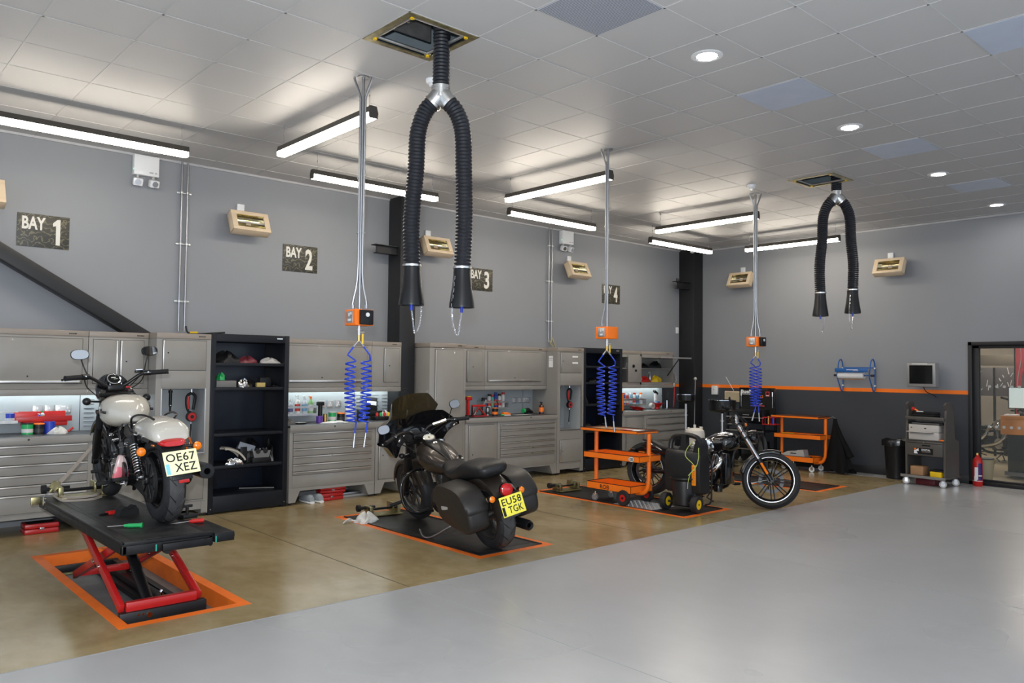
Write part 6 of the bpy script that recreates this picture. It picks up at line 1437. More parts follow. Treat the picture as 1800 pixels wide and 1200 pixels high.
t = thing('red_tool_roll', 'orange flat case on the middle tray of the far orange trolley', 'case', (12.70, 6.72, .550)); mb = B(M_orange); mb.box(0, .12, -.12, .12, 0, .07, .006); mb.m(M_ink); mb.box(.0, .14, -.34, -.16, 0, .055, .006); mb.build('case', t)
t = thing('jacket', 'black jacket hanging from the right end of the far orange trolley', 'jacket', (12.82, 6.22, 0)); mb = B(mat('black_cloth', (0.006, 0.006, 0.0065), .8, var=.2, scale=10, spec=.15))
# hanging cloth: gathered at the hook, spreading downward in folds
N, K = 40, 16; vs = []
for k in range(K + 1):
    w_ = k / K; z = .90 - .88 * w_ ** .98; spread = .03 + .20 * w_ ** 1.1
    for i in range(N):
        a = 2 * pi * i / N; q = 1 + .22 * sin(5 * a + 2 * w_) * w_ + .12 * sin(9 * a + 1) * w_
        zz = z + (.05 * sin(3 * a + .6) + .04 * sin(7 * a)) * w_ ** 3 * (1 if k == K else .7); vs.append((spread * .42 * q * cos(a), -.055 * w_ + spread * q * sin(a), max(.02, zz)))
mb.add(vs, [(k * N + i, k * N + (i + 1) % N, (k + 1) * N + (i + 1) % N, (k + 1) * N + i) for k in range(K) for i in range(N)] + [tuple(range(N))]); 
mb.tube(smooth([(.0, -.02, .80), (.0, -.10, .60), (.02, -.20, .38), (.02, -.25, .28)], 5), .035, rr=[.03 + .002 * i for i in range(16)]); mb.build('cloth', t, angle=60)
mb = B(M_steel); mb.tube([(0, .10, .90), (0, .04, .93), (0, 0, .91), (0, 0, .88)], .005); mb.build('hook', t)

# ---------------------------------------------------------------- black rolling oil drainer
t = thing('oil_drain_tank', 'black plastic rolling oil drainer with yellow wheels beside the orange trolley', 'oil drainer', (7.80, 5.36, 0))
P_ = mat('moulded_black', (0.013, 0.013, 0.014), .36, var=.1, scale=6)
W = .47
def slab(poly, ys, m_, ang=50, name='body'):
    sm = [(p.x, p.z) for p in smooth([(a, 0, b) for a, b in poly] + [(poly[0][0], 0, poly[0][1])], 3)][:-1]; n = len(sm)
    cx_, cz_ = sum(p[0] for p in sm) / n, sum(p[1] for p in sm) / n; mb = B(m_); vs = []
    for y, g in ys: vs += [(cx_ + (a - cx_) * g, y, cz_ + (b - cz_) * g) for a, b in sm]
    K = len(ys); mb.add(vs, [(i * n + k, i * n + (k + 1) % n, (i + 1) * n + (k + 1) % n, (i + 1) * n + k) for i in range(K - 1) for k in range(n)] + [tuple(range(n)), tuple(range((K - 1) * n, K * n))])
    return mb
mb = slab([(.03, .22), (.0, .40), (.005, .64), (.04, .72), (.16, .73), (.24, .60), (.26, .30), (.24, .20)], ((0, .93), (.03, 1), (W - .03, 1), (W, .93)), P_)
mb.box(.04, .24, .085, W - .085, .045, .26, .03); mb.build('body', t, angle=50)
# arched handle with two openings: side posts, centre strut and top rail
mb = B(P_)
mb.tube(smooth([(.08, .035, .68), (.09, .035, .78), (.10, .06, .85), (.10, .12, .885), (.10, W / 2, .90), (.10, W - .12, .885), (.10, W - .06, .85), (.09, W - .035, .78), (.08, W - .035, .68)], 6), .030, n=16)
mb.prism([(W / 2 - .08, .70), (W / 2 + .08, .70), (W / 2 + .035, .78), (W / 2 + .03, .90), (W / 2 - .03, .90), (W / 2 - .035, .78)], .04, .12, 'x'); mb.prism([(.0, .66), (.10, .70), (.075, .80), (.05, .87), (.01, .82), (-.005, .74)], .02, .20, 'x'); mb.build('handle', t, angle=60)
mb = B(P_); mb.push(Matrix.Translation((.06, W / 2 + .0, 0))); mb.lathe([(.13, .08), (.145, .30), (.140, .36), (.165, .385), (.165, .40), (.15, .40), (.12, .38), (.02, .37)], n=36); mb.pop(); mb.build('bowl', t)
for y in (.03, W - .03):
    mb = B(M_tyre); mb.push(Matrix.Translation((-.01, y, .105))); mb.ring([(.055, -.030), (.078, -.040), (.098, -.036), (.105, 0), (.098, .036), (.078, .040), (.055, .030)], axis='y', n=40); mb.pop(); w_ = mb.build('wheel', t)
    mb = B(M_yellow); mb.push(Matrix.Translation((-.01, y, .105))); mb.lathe([(.056, -.032), (.050, -.026), (.02, -.022), (.02, .022), (.050, .026), (.056, .032)], axis='y', n=28); mb.m(M_ink); mb.cyl((0, -.034, 0), (0, .034, 0), .012, n=12); mb.pop(); mb.build('hub', w_)
mb = B(P_); mb.cyl((-.01, .03, .105), (-.01, W - .03, .105), .012, n=10); mb.build('axle', t)
t.rotation_euler[2] = .10; t.location = (7.885, 5.46, 0)
mb = B(mat('orange_sticker', (0.90, 0.26, 0.01), .4, var=0)); mb.box(-.006, -.001, .045, .098, .32, .56, .001); st = mb.build('sticker', t)
mb = B(mat('sticker_print', (0.55, 0.20, 0.02), .5, var=0))
for k in range(9): mb.box(-.0072, -.0058, .058, .084, .35 + k * .021, .362 + k * .021)
mb.build('print', st)
mb = B(mat('green_wire', (0.45, 0.55, 0.12), .5)); mb.tube(smooth([(.10, .14, .83), (.03, .18, .74), (-.04, .16, .66), (-.05, .06, .58), (-.03, .04, .52), (-.06, .08, .47), (-.05, .12, .36), (-.045, .13, .28)], 6), .004); mb.tube(smooth([(.14, .05, .84), (.02, .02, .76), (-.02, .0, .66), (-.03, .02, .56), (-.05, .06, .50), (-.08, .10, .44)], 6), .004); gw = tag(mb.build('earth_wire', None), 'thin yellow-green wire draped over the handle of the black oil drainer', 'wire'); gw.location = t.location; gw.rotation_euler = t.rotation_euler
mb = B(M_rubber); mb.tube(smooth([(.20, -.0, .66), (.20, -.05, .55), (.18, -.06, .30), (.18, -.05, .12), (.17, .02, .08)], 6), .010); mb.build('drain_hose', t)
mb = B(mat('parts_silver', (0.55, 0.52, 0.45), .35, .6, var=.3)); 
t2 = thing('parts_bundle', 'silvery crumpled fittings resting in the handle of the oil drainer', 'spare part', (8.03, 5.62, .735)); mb.blob((0, 0, 0), (.06, .08, .06), 9, amp=.3); mb.cyl((-.0, -.10, .02), (.0, .10, .03), .018, n=12); mb.build('fittings', t2)

# ---------------------------------------------------------------- bowl-on-pole oil drainers at the back of bay 4
def pole_drainer(loc, label, R, zt, dp=.10):
    t = thing('pole_oil_drainer', label, 'oil drainer', loc, group='oil drainers with a black bowl on a pole')
    mb = B(M_satin); mb.lathe([(R * .96, zt), (R, zt - .008), (R * .97, zt - dp), (R * .75, zt - dp - .025), (.03, zt - dp - .035), (.03, zt - dp - .02), (R * .72, zt - dp - .01), (R * .93, zt - dp + .01)], n=40, caps=False); mb.lathe([(.03, zt - dp - .022), (.02, zt - dp - .06)], n=16); b_ = mb.build('bowl', t)
    mb = B(M_chrome); mb.ring([(R * .95, zt - .004), (R * 1.0, zt - .004), (R * 1.0, zt + .002), (R * .95, zt + .002)], axis='z', n=40); mb.build('rim', b_)
    mb = B(M_galv); mb.cyl((0, 0, .12), (0, 0, zt - dp - .03), .020, n=14); mb.cyl((0, 0, zt - .36), (0, 0, zt - .34), .034, n=16); mb.cyl((0, 0, .60), (0, 0, .66), .030, n=16); mb.build('pole', t)
    mb = B(M_navy); mb.cyl((0, 0, .10), (0, 0, .52), .19, n=32); mb.cyl((0, 0, .52), (0, 0, .56), .12, n=24); 
    for a in (0, 2.1, 4.2): mb.cyl((.2 * cos(a), .2 * sin(a), 0), (.2 * cos(a), .2 * sin(a), .08), .03, n=12)
    mb.box(-.2, .2, -.2, .2, .08, .10, .01); mb.build('tank', t)
    return t
pole_drainer((11.3, 8.10, 0), 'smaller oil drainer bowl on a pole in front of the corner column', .155, 1.265)
pole_drainer((11.55, 7.55, 0), 'larger black oil drainer bowl with a chromed rim behind the black cruiser', .225, 1.185, dp=.165)
t = thing('dip_rod', 'thin steel rod with a round knob standing beside the smaller oil drainer', 'rod', (11.55, 8.12, 0)); mb = B(M_steel); mb.cyl((0, 0, 0), (.05, 0, 1.52), .006, n=8); mb.build('rod', t); mb = B(M_ltgrey); mb.ball((.05, 0, 1.53), .028); mb.build('knob', t); mb = B(M_black); mb.cyl((0, 0, 0), (0, 0, .02), .06, n=20); mb.build('foot', t)
t = thing('plastic_tank', 'translucent white fluid tank with a black strap behind the oil drainer handle', 'tank', (10.30, 7.22, 0))
mb = B(mat('natural_plastic', (0.62, 0.58, 0.52), .4, var=.05)); mb.lathe([(.14, .48), (.15, .50), (.152, .70), (.14, .755), (.09, .785), (.03, .79)], n=32); mb.cyl((0, 0, .78), (0, 0, .84), .020, n=14); mb.cyl((.08, -.06, .76), (.08, -.06, .81), .026, n=14); mb.cyl((-.09, .05, .76), (-.09, .05, .80), .02, n=14); mb.build('tank', t)
mb = B(M_black); mb.cyl((0, 0, 0), (0, 0, .475), .13, n=28); mb.tube(smooth([(.10, -.11, .50), (.11, -.12, .68), (.10, -.09, .77), (.06, -.02, .81)], 5), .012); mb.build('stand', t)
# ================================================================ END WALL
# black service cart with display board
t = thing('service_cart', 'black workshop service cart with a tall display board behind the blue coils', 'cart', (12.83, 7.79, 0))
mb = B(M_gloss); mb.box(.20, .23, -.36, .36, .72, 1.37, .004); mb.m(M_ink); mb.box(.195, .20, -.33, .33, .76, 1.33); bd = mb.build('display_board', t)
text_mesh('lettering', 'Buell', M_paper, .21, .062, face((.192, .215, 1.30), '-x'), bd, offset=.04)
mb = B(M_paper); mb.box(.191, .194, .11, .32, 1.248, 1.256); mb.build('underline', bd)
mb = B(mat('sticker_red_dark', (0.35, 0.03, 0.03), .5, var=0)); mb.box(.191, .194, -.265, -.18, 1.22, 1.31); mb.m(M_ink); mb.push(face((.190, -.222, 1.272), '-x')); mb.prism([(.024 * cos(i * pi / 10), .022 * sin(i * pi / 10)) for i in range(20)], 0, .001, 'z'); mb.pop(); mb.m(M_paper); mb.box(.1895, .1908, -.240, -.205, 1.268, 1.275); mb.box(.1895, .1908, -.250, -.195, 1.228, 1.242); mb.build('sticker', bd)
mb = B(M_orange); mb.box(.191, .194, -.13, -.08, 1.19, 1.24); mb.m(M_ink); mb.box(.1895, .1908, -.12, -.09, 1.20, 1.23); mb.build('sticker', bd)
mb = B(mat('print_red', (0.42, 0.05, 0.05), .5, var=0)); mb.box(.191, .194, -.16, .09, 1.035, 1.055); mb.m(M_paper); mb.box(.191, .194, -.12, -.01, 1.085, 1.092); mb.box(.191, .194, -.10, -.01, 1.07, 1.076); mb.build('print', bd)
mb = B(M_alu)
for y in (.30, -.33): mb.cyl((.17, y, 1.22), (.17, y, 1.30), .011, n=10); mb.cyl((.17, y, 1.02), (.17, y, 1.22), .004, n=8)
mb.build('screwdriver_set', bd)
for x in (-.18, .22):
    for y in (-.36, .36): mb = B(M_navy); mb.box(x - .02, x + .02, y - .02, y + .02, .08, .98 if x < 0 else .75); mb.build('upright', t)
for z in (.86, .62, .30):
    mb = B(M_navy); mb.box(-.20, .24, -.38, .38, z - .02, z, .004); mb.m(M_alu); mb.box(-.205, -.20, -.38, .38, z - .018, z - .002); mb.build('shelf', t)
for y in (-.33, .33): mb = MB(); caster(mb, -.15, y, .04); mb.build('caster', t)
for y in (-.33, .33): mb = MB(); caster(mb, .18, y, .04); mb.build('caster', t)
mb = B(M_black); mb.box(-.16, .18, -.26, .22, .861, .985, .01); mb.m(M_paper); mb.box(-.164, -.16, -.06, .06, .89, .895); tag(mb.build('drawer_box', None, loc=(12.83, 7.79, 0)), 'black box on the top shelf of the black service cart', 'box')
mb = B(M_black); mb.box(-.12, .18, -.28, .30, .301, .42, .02); mb.m(M_ltgrey); mb.box(-.14, .0, -.30, -.12, .421, .445, .003); tag(mb.build('equipment_box', None, loc=(12.83, 7.79, 0)), 'dark box on the bottom shelf of the black service cart', 'box')
mb = B(M_redpl)
for z in (.74, .62): mb.tube([(-.14, .0, z), (-.14, -.22, z), (.10, -.22, z), (.10, 0, z)], .006, n=6, closed=True)
for y in (0, -.055, -.11, -.165, -.22): mb.cyl((-.14, y, .62), (-.14, y, .74), .004, n=6)
mb.box(-.14, .10, -.22, 0, .615, .622); bk = mb.build('wire_basket', None, loc=(12.70, 7.40, .13)); tag(bk, 'red wire basket hooked on the end of the black service cart', 'basket')
mb = B(M_copper); mb.cyl((-.04, -.06, .625), (-.04, -.06, .76), .02); tag(mb.build('spray_can', None, loc=(12.70, 7.40, .13)), 'small can in the left of the red wire basket', 'can')
mb = B(M_bluepl); mb.cyl((-.04, -.15, .625), (-.04, -.15, .78), .02); tag(mb.build('spray_can', None, loc=(12.70, 7.40, .13)), 'blue can in the right of the red wire basket', 'can')
mb = B(M_black); mb.blob((0, 0, 0), (.10, .15, .50), 12, amp=.2); tag(mb.build('black_bag', None, loc=(12.44, 7.36, .0)), 'dark bag standing between the black service cart and the far orange trolley', 'bag')

# things on the end wall left of the cart
t = thing('wall_box', 'white plastic wall box on the orange stripe near the corner', 'wall box', (XW - .006, 8.87 - .05, 1.30)); mb = B(M_white); mb.box(-.05, 0, -.065, .065, -.085, .085, .008); mb.build('case', t); mb = B(M_ltgrey); mb.cyl((-.055, .01, .01), (-.05, .01, .01), .012); mb.build('keyhole', t)
t = thing('wall_panel', 'cream framed notice panel behind the black cruiser handlebar', 'panel', (XW - .006, 8.42, 1.19)); mb = B(M_cream); mb.box(-.05, 0, -.17, .17, -.10, .10, .008); mb.m(mat('beige', (0.45, 0.38, 0.25), .6)); mb.box(-.053, -.05, -.15, .15, -.08, .08); mb.build('case', t)
t = thing('whip_aerial', 'thin slanting rod above the cream notice panel', 'rod', (XW - .04, 8.45, 1.30)); mb = B(M_paper); mb.cyl((0, -.05, 0), (0, .12, .26), .004, n=6); mb.build('rod', t)

# paper roll holder
t = thing('paper_roll_holder', 'blue wall-mounted holder with a large white paper roll', 'paper holder', (XW - .004, 6.02, 1.62))
mb = B(M_bluemt)
for y in (-.27, .27):
    mb.tube(smooth([(-.02, y, -.24), (-.06, y, -.27), (-.12, y, -.20), (-.20, y + .01, -.03), (-.20, y, .10), (-.17, y, .22), (-.10, y, .27), (-.04, y, .22), (-.015, y, .10), (-.015, y, -.10), (-.02, y, -.24)], 6), .010, n=10)
mb.cyl((-.02, -.28, .13), (-.02, .28, .13), .009); mb.cyl((-.19, -.30, .0), (-.19, .32, .0), .010); mb.build('frame', t)
mb = B(M_bluemt); mb.box(-.27, -.18, -.27, .29, .055, .062); mb.box(-.275, -.268, -.27, .29, .055, .12, .002); mb.m(M_paper); mb.box(-.277, -.2745, -.10, .09, .088, .096); mb.box(-.277, -.2745, -.11, -.02, .074, .080); mb.build('guard', t)
mb = B(M_white)
for y in (-.27, .27):
    for z in (.12, -.17): mb.cyl((-.03, y, z), (-.004, y, z), .014, n=12)
mb.build('wall_plug', t)
mb = B(M_ink); mb.cyl((-.19, .30, 0), (-.19, .34, 0), .018); mb.cyl((-.19, -.33, 0), (-.19, -.28, 0), .018); mb.build('end_knob', t)
mb = B(M_paper); mb.cyl((-.19, -.17, .0), (-.19, .26, .0), .056, n=32); mb.m(M_card); mb.cyl((-.19, -.171, .0), (-.19, -.17, .0), .02, n=16); mb.box(-.192, -.188, -.17, .26, -.07, -.05); pr_ = mb.build('paper_roll', None, loc=(XW - .004, 6.02, 1.62)); tag(pr_, 'white paper roll on the blue wall holder', 'paper roll')

# wall monitor
t = thing('wall_monitor', 'silver framed monitor on the end wall above the equipment cart', 'monitor', (13.02, 4.93, 1.64)); t.rotation_euler[2] = -.12
mb = B(mat('silver_plastic', (0.30, 0.30, 0.30), .35, .3, var=.03)); mb.box(-.02, .10, -.225, .225, -.185, .185, .012); mb.box(.10, .16, -.15, .15, -.12, .12, .01); mb.m(M_paper); mb.box(-.022, -.02, -.10, .14, .168, .178); mb.build('case', t)
mb = B(M_glassblk); mb.box(-.023, -.019, -.18, .18, -.135, .15); mb.build('screen', t)
mb = B(M_ink); mb.box(.16, .245, -.06, .06, -.07, .07); mb.tube(smooth([(.05, 0, -.18), (.10, -.02, -.26), (.20, -.06, -.30), (.20, -.12, -.34)], 5), .006); mb.build('bracket', t)

# diagnostic equipment cart
t = thing('diagnostic_cart', 'grey wheeled equipment cart with a printer shelf and a digital technician badge', 'equipment cart', (12.50, 4.70, 0)); t.rotation_euler[2] = -.10
CM = mat('cart_grey', (0.085, 0.078, 0.070), .42, .1, var=.06)
mb = B(CM)
for y in (-.29, .27):
    mb.prism([(.0, .12), (.0, .66), (.02, .90), (.05, 1.12), (.0, 1.20), (.06, 1.235), (.20, 1.235), (.26, 1.10), (.30, .70), (.42, .66), (.42, .12)], y - .015, y + .015)
mb.build('side_panel', t)
mb = B(CM); mb.box(-.01, .42, -.27, .26, .44, .66, .006); bx = mb.build('drawer', t)
mb = B(M_ink); mb.box(-.014, -.009, -.26, .25, .625, .632); mb.box(-.014, -.009, -.09, .03, .585, .605); mb.m(M_alu); mb.cyl((-.016, .0, .64), (-.01, .0, .64), .010, n=12); mb.build('latch', bx)
mb = B(CM); mb.box(-.06, .45, -.32, .32, .115, .145, .012); mb.m(mat('cart_edge', (0.20, 0.19, 0.18), .4)); mb.box(-.07, -.055, -.33, .33, .11, .15, .006); mb.build('base_shelf', t)
mb = B(CM); mb.box(-.02, .30, -.30, .28, .665, .675); mb.build('shelf', t)
mb = B(CM); mb.box(.02, .26, -.28, .27, .985, 1.0, .004); mb.box(-.02, .02, -.29, .28, .97, 1.02, .006); mb.build('upper_shelf', t)
for x in (-.01, .38):
    for y in (-.27, .27): mb = MB(); mb.push(Matrix.Translation((0, 0, 0))); caster(mb, x, y, .052, M_ltgrey, rz=.5); mb.build('caster', t)
mb = B(M_black); mb.box(-.013, -.010, -.13, .15, .465, .555); mb.build('badge', bx)
mb = B(M_paper); mb.push(face((-.0145, .11, .510), '-x')); mb.prism([(-.035, -.04), (.02, -.04), (.0, -.005), (.035, .0), (.03, .04), (-.01, .015), (-.035, .01)], 0, .001, 'z'); mb.m(M_orange); mb.prism([(-.035, .015), (-.01, .02), (.0, .04), (-.035, .04)], 0, .0012, 'z'); mb.pop(); mb.build('badge_symbol', bx)
text_mesh('lettering', 'DIGITAL', M_paper, .13, .026, face((-.0142, -.03, .530), '-x'), bx, offset=.02)
text_mesh('lettering', 'TECHNICIAN', mat('letter_grey', (0.35, 0.30, 0.26), .5, var=0), .13, .016, face((-.0142, -.03, .502), '-x'), bx, offset=.01)
CT = lambda x, y, z: (12.50 + x * cos(-.10) - y * sin(-.10), 4.70 + x * sin(-.10) + y * cos(-.10), z)
t = thing('printer', 'light grey printer standing on the equipment cart', 'printer', CT(0, 0, .676), -.10)
mb = B(mat('printer_grey', (0.50, 0.47, 0.44), .45, var=.03)); mb.box(.0, .28, -.21, .235, 0, .115, .006); mb.box(.0, .28, -.21, .235, .118, .225, .01); mb.m(M_grey); mb.box(-.004, .0, -.14, .22, .098, .108); mb.box(-.004, .0, -.10, .21, .082, .086); mb.m(M_ink); mb.box(-.002, .0, .18, .20, .17, .185); mb.box(-.002, .0, -.03, .0, .165, .18); mb.build('case', t); 
mb = B(mat('printer_grey', ())); mb.box(-.07, .0, -.13, .235, .112, .122, .003); mb.build('output_tray', t)
t = thing('cable_coil', 'coiled black cables with a red plug on the top shelf of the equipment cart', 'cable', CT(.10, .02, 1.001), -.10); mb = B(M_rubber)
for k in range(6): mb.tube([((.09 + .004 * (k % 3)) * sin(a * pi / 12), (.20 - .01 * (k % 2)) * cos(a * pi / 12), .012 + k * .014) for a in range(24)], .009, n=6, closed=True)
mb.build('cable', t); mb = B(M_redpl); mb.ball((-.06, .16, .13), .03); mb.m(M_orange); mb.cyl((-.06, .15, .13), (-.07, .08, .10), .012); mb.m(M_paper); mb.box(-.09, -.08, .0, .10, .09, .10); mb.build('plug', t)
t = thing('keyboard', 'dark keyboard on the shelf under the cables of the equipment cart', 'keyboard', CT(.10, .0, .905), -.10); mb = B(M_black); mb.box(-.06, .12, -.25, .25, 0, .03, .004); mb.m(M_grey); mb.box(-.062, -.06, -.2, .2, .005, .02); mb.build('keyboard', t)
mb = B(CM); mb.box(.02, .26, -.275, .255, .895, .904); sh = mb.build('shelf', bpy.data.objects['diagnostic_cart'])
t = thing('carton', 'brown cardboard box on the base of the equipment cart', 'box', CT(.02, .12, .146), -.10); mb = B(M_card); mb.box(0, .16, -.09, .10, 0, .13, .002); mb.build('box', t)
t = thing('carton', 'small yellow box on the base of the equipment cart', 'box', CT(.0, -.18, .146), -.10); mb = B(M_yellow); mb.box(-.02, .10, -.07, .09, 0, .075, .002); mb.m(M_black); mb.box(.0, .16, -.085, .11, .076, .10, .003); mb.build('box', t)
t = thing('battery_clamp', 'orange clip lying beside the printer', 'clip', CT(.02, -.245, .676), -.10); mb = B(M_orange); mb.box(-.02, .02, -.035, .03, .0, .02, .005); mb.tube(smooth([(0, -.03, .01), (-.01, -.04, -.08), (.0, -.045, -.24), (.02, -.05, -.36)], 4), .006); mb.build('clip', t)
t = thing('red_case', 'dark red case on the floor under the equipment cart', 'case', CT(.18, .03, 0), -.10); mb = B(mat('maroon', (0.10, 0.01, 0.015), .4)); mb.box(-.12, .12, -.15, .14, 0, .095, .02); mb.build('case', t)
# waste bin
t = thing('waste_bin', 'black dustbin with a bin liner left of the equipment cart', 'bin', (13.0, 5.31, 0))
mb = B(M_black); mb.lathe([(.135, 0), (.145, .01), (.175, .52), (.190, .56), (.190, .585), (.178, .585), (.165, .50), (.13, .03), (.01, .03)], n=36, caps=False); mb.build('body', t)
N = 40; mb = B(mat('bin_liner', (0.012, 0.012, 0.013), .2, var=.2)); vs = []
for (r, z, w_) in ((.16, .55, .0), (.175, .60, .01), (.195, .615, .014), (.203, .58, .012), (.200, .52, .012)):
    for i in range(N): a = 2 * pi * i / N; q = r + w_ * sin(7 * a) * .6 + w_ * sin(13 * a + 1) * .5; vs.append((q * cos(a), q * sin(a), z + w_ * sin(5 * a + 2) * .9))
mb.add(vs, [(k * N + i, k * N + (i + 1) % N, (k + 1) * N + (i + 1) % N, (k + 1) * N + i) for k in range(4) for i in range(N)]); mb.build('liner', t, angle=80)
# extinguisher
t = thing('fire_extinguisher', 'red fire extinguisher standing on the floor by the glazed screen', 'fire extinguisher', (13.13, 4.185, 0)); t.rotation_euler[2] = .2
mb = B(M_redpl); mb.lathe([(.060, 0), (.066, .012), (.066, .36), (.055, .40), (.032, .43), (.022, .445), (.022, .46)], n=36); mb.build('cylinder', t)
mb = B(M_paper); mb.lathe([(.0668, .075), (.0668, .082)], n=36, caps=False); 
lab = []
for a0, a1, z0, z1, m_ in ((2.6, 3.3, .10, .28, M_paper), (3.35, 4.3, .09, .34, mat('label_navy', (0.03, 0.015, 0.12), .4)), (2.5, 3.1, .08, .15, M_paper), (3.4, 4.2, .15, .165, M_paper)):
    mb.m(m_); K = 8; vs = []
    r_ = .0665 if m_ is not M_paper else .0672
    for k in range(K + 1): a = a0 + (a1 - a0) * k / K; vs += [(r_ * cos(a), r_ * sin(a), z0), (r_ * cos(a), r_ * sin(a), z1)]
    mb.add(vs, [(2 * k, 2 * k + 1, 2 * k + 3, 2 * k + 2) for k in range(K)])
mb.build('label', t)
mb = B(M_copper); mb.cyl((0, 0, .455), (0, 0, .49), .018, n=14); mb.cyl((-.02, 0, .475), (-.035, 0, .475), .013); mb.m(M_ink); mb.tube(smooth([(0, 0, .49), (.0, -.03, .50), (.0, -.09, .525), (.0, -.11, .52)], 4), .008); mb.tube([(0, 0, .49), (0, -.05, .485), (.0, -.12, .465)], .007); mb.build('valve', t)
mb = B(M_ink); mb.tube(smooth([(.02, .0, .475), (.075, 0, .45), (.085, .0, .36), (.078, .0, .20)], 5), .009); mb.build('hose', t)

# ================================================================ SHOWROOM BEYOND THE SCREEN
M_sfl = mat('showroom_floor', (0.34, 0.29, 0.20), .3, var=.1, scale=2)
mb = B(M_sfl); mb.add([(XW + .2, -3, 0), (20, -3, 0), (20, 9, 0), (XW + .2, 9, 0)], [(0, 1, 2, 3)]); struct('floor_showroom', mb)
mb = B(mat('showroom_wall', (0.30, 0.27, 0.23), .6)); mb.box(20, 20.1, -3, 9, 0, 3.2); mb.box(XW + .2, 20, 9, 9.1, 0, 3.2); mb.box(XW + .2, 20, -3.1, -3, 0, 3.2); struct('wall_showroom', mb)
mb = B(mat('showroom_ceiling', (0.6, 0.58, 0.55), .6)); mb.box(XW + .2, 20, -3, 9, 3.2, 3.25); struct('ceiling_showroom', mb)
for k, (x, y) in enumerate(((14.8, 3.6), (16.2, 5.4), (17.8, 4.8), (18.5, 6.6))):
    t = thing('showroom_light', 'round ceiling light in the showroom above the glass screen view, number from the screen', 'ceiling light', (x, y, 3.19), group='showroom ceiling lights')
    t['label'] = 'warm round ceiling light in the showroom, hidden above the glazed screen'
    mb = B(M_white); mb.ring([(.20, -.02), (.22, -.02), (.22, .005), (.20, .005)], axis='z', n=28); mb.build('trim', t); mb = B(mat('showroom_lamp', (0.9, 0.9, 0.9), .5, var=0, emit=(1.0, .90, .75), estr=85)); mb.cyl((0, 0, -.012), (0, 0, -.002), .20, n=28); mb.build('lens', t)
def board(label, x, y0, y1, z0, z1, m_, deco=None, name='display_board'):
    t = thing(name, label, 'display board', (x, (y0 + y1) / 2, 0)); w_ = (y1 - y0) / 2
    mb = B(m_); mb.box(0, .03, -w_, w_, z0, z1, .003); b_ = mb.build('panel', t)
    mb = B(M_ink); mb.box(-.004, .034, -w_ - .02, -w_, 0, z1); mb.box(-.004, .034, w_, w_ + .02, 0, z1); mb.build('post', t)
    if deco: deco(b_, w_, z0, z1)
    return t
def marks(b_, w_, z0, z1):
    rnd = random.Random(int(z0 * 100) + int(w_ * 1000)); mb = B(M_paper)
    for k in range(9): y, z = rnd.uniform(-w_ * .8, w_ * .8), rnd.uniform(z0 + .1, z1 - .1); mb.cyl((-.004, y, z), (-.004, y + rnd.uniform(-.05, .05), z + rnd.uniform(.02, .14)), .006, n=6)
    mb.build('hanging_part', b_)
GB_ = mat('board_grey', (0.11, 0.10, 0.105), .5)
board('dark grey parts board with hanging parts, left in the showroom view', 18.2, 5.50, 5.86, 1.22, 1.80, GB_, marks)
board('dark grey parts board with hanging parts, right of the first in the showroom', 18.2, 5.08, 5.46, 1.22, 1.80, GB_, marks)
board('brown header board above the two parts boards in the showroom', 18.25, 5.06, 5.86, 1.84, 2.06, mat('header', (0.16, 0.14, 0.11), .5))
t = board('tall red and grey graphic banner in the showroom', 17.6, 4.50, 4.93, .90, 2.4, mat('banner_red', (0.42, 0.05, 0.07), .5, var=.2, scale=4), name='banner')
mb = B(GB_); mb.push(face((-.003, .05, 1.5), '-x')); mb.prism([(.06 * cos(i * pi / 12), .26 * sin(i * pi / 12)) for i in range(24)], 0, .002, 'z'); mb.m(M_ltgrey)
for s in (-1, 1): mb.tube(smooth([(s * .10, -.5, .003), (s * .13, .0, .003), (s * .06, .5, .003), (s * .10, .85, .003)], 5), .008, n=6)
mb.pop(); mb.build('graphic', t)
board('black display wall behind the monitor in the showroom', 17.0, 3.95, 4.40, .0, 2.6, M_ink)
board('pale green and blue poster at the right of the showroom view', 16.6, 3.55, 4.05, .95, 2.15, mat('poster_green', (0.30, 0.50, 0.45), .5), lambda b_, w_, z0, z1: B(mat('poster_blue', (0.03, 0.08, 0.30), .5)).box(-.004, 0, -w_, -.02, z0, z1).build('blue_band', b_))
t = thing('counter', 'orange wood and black sales counter in the showroom', 'counter', (14.55, 3.3, 0))
mb = B(M_gloss); mb.box(.0, .75, -1.2, .90, .10, .74, .01); mb.m(M_grey); mb.prism([(-.04, -1.2), (-.04, .80), (.05, .96), (.78, .96), (.78, -1.2)], .04, .10, 'z'); mb.build('base', t)
mb = B(M_wood); mb.box(-.06, .80, -1.2, .98, .94, 1.00, .006); mb.box(-.06, .80, .62, .98, .70, .94, .006); mb.box(.30, 1.9, .99, 1.06, .72, .98, .006); mb.build('top', t)
mb = B(M_gloss); mb.box(.0, .75, -1.2, .62, .74, .94, .004); mb.build('panel', t)
t = thing('computer_monitor', 'lit computer monitor on the showroom counter', 'monitor', (14.95, 4.03, 1.0)); t.rotation_euler[2] = .2
mb = B(M_black); mb.box(0, .03, -.26, .26, .10, .46, .006); mb.cyl((.05, 0, 0), (.05, 0, .2), .02); mb.box(-.05, .15, -.12, .12, 0, .012, .003); mb.build('case', t); mb = B(mat('screen_lit', (0.6, 0.7, 0.68), .3, var=.05, emit=(.62, .75, .72), estr=.35)); mb.box(-.003, 0, -.245, .245, .115, .445); mb.build('screen', t)
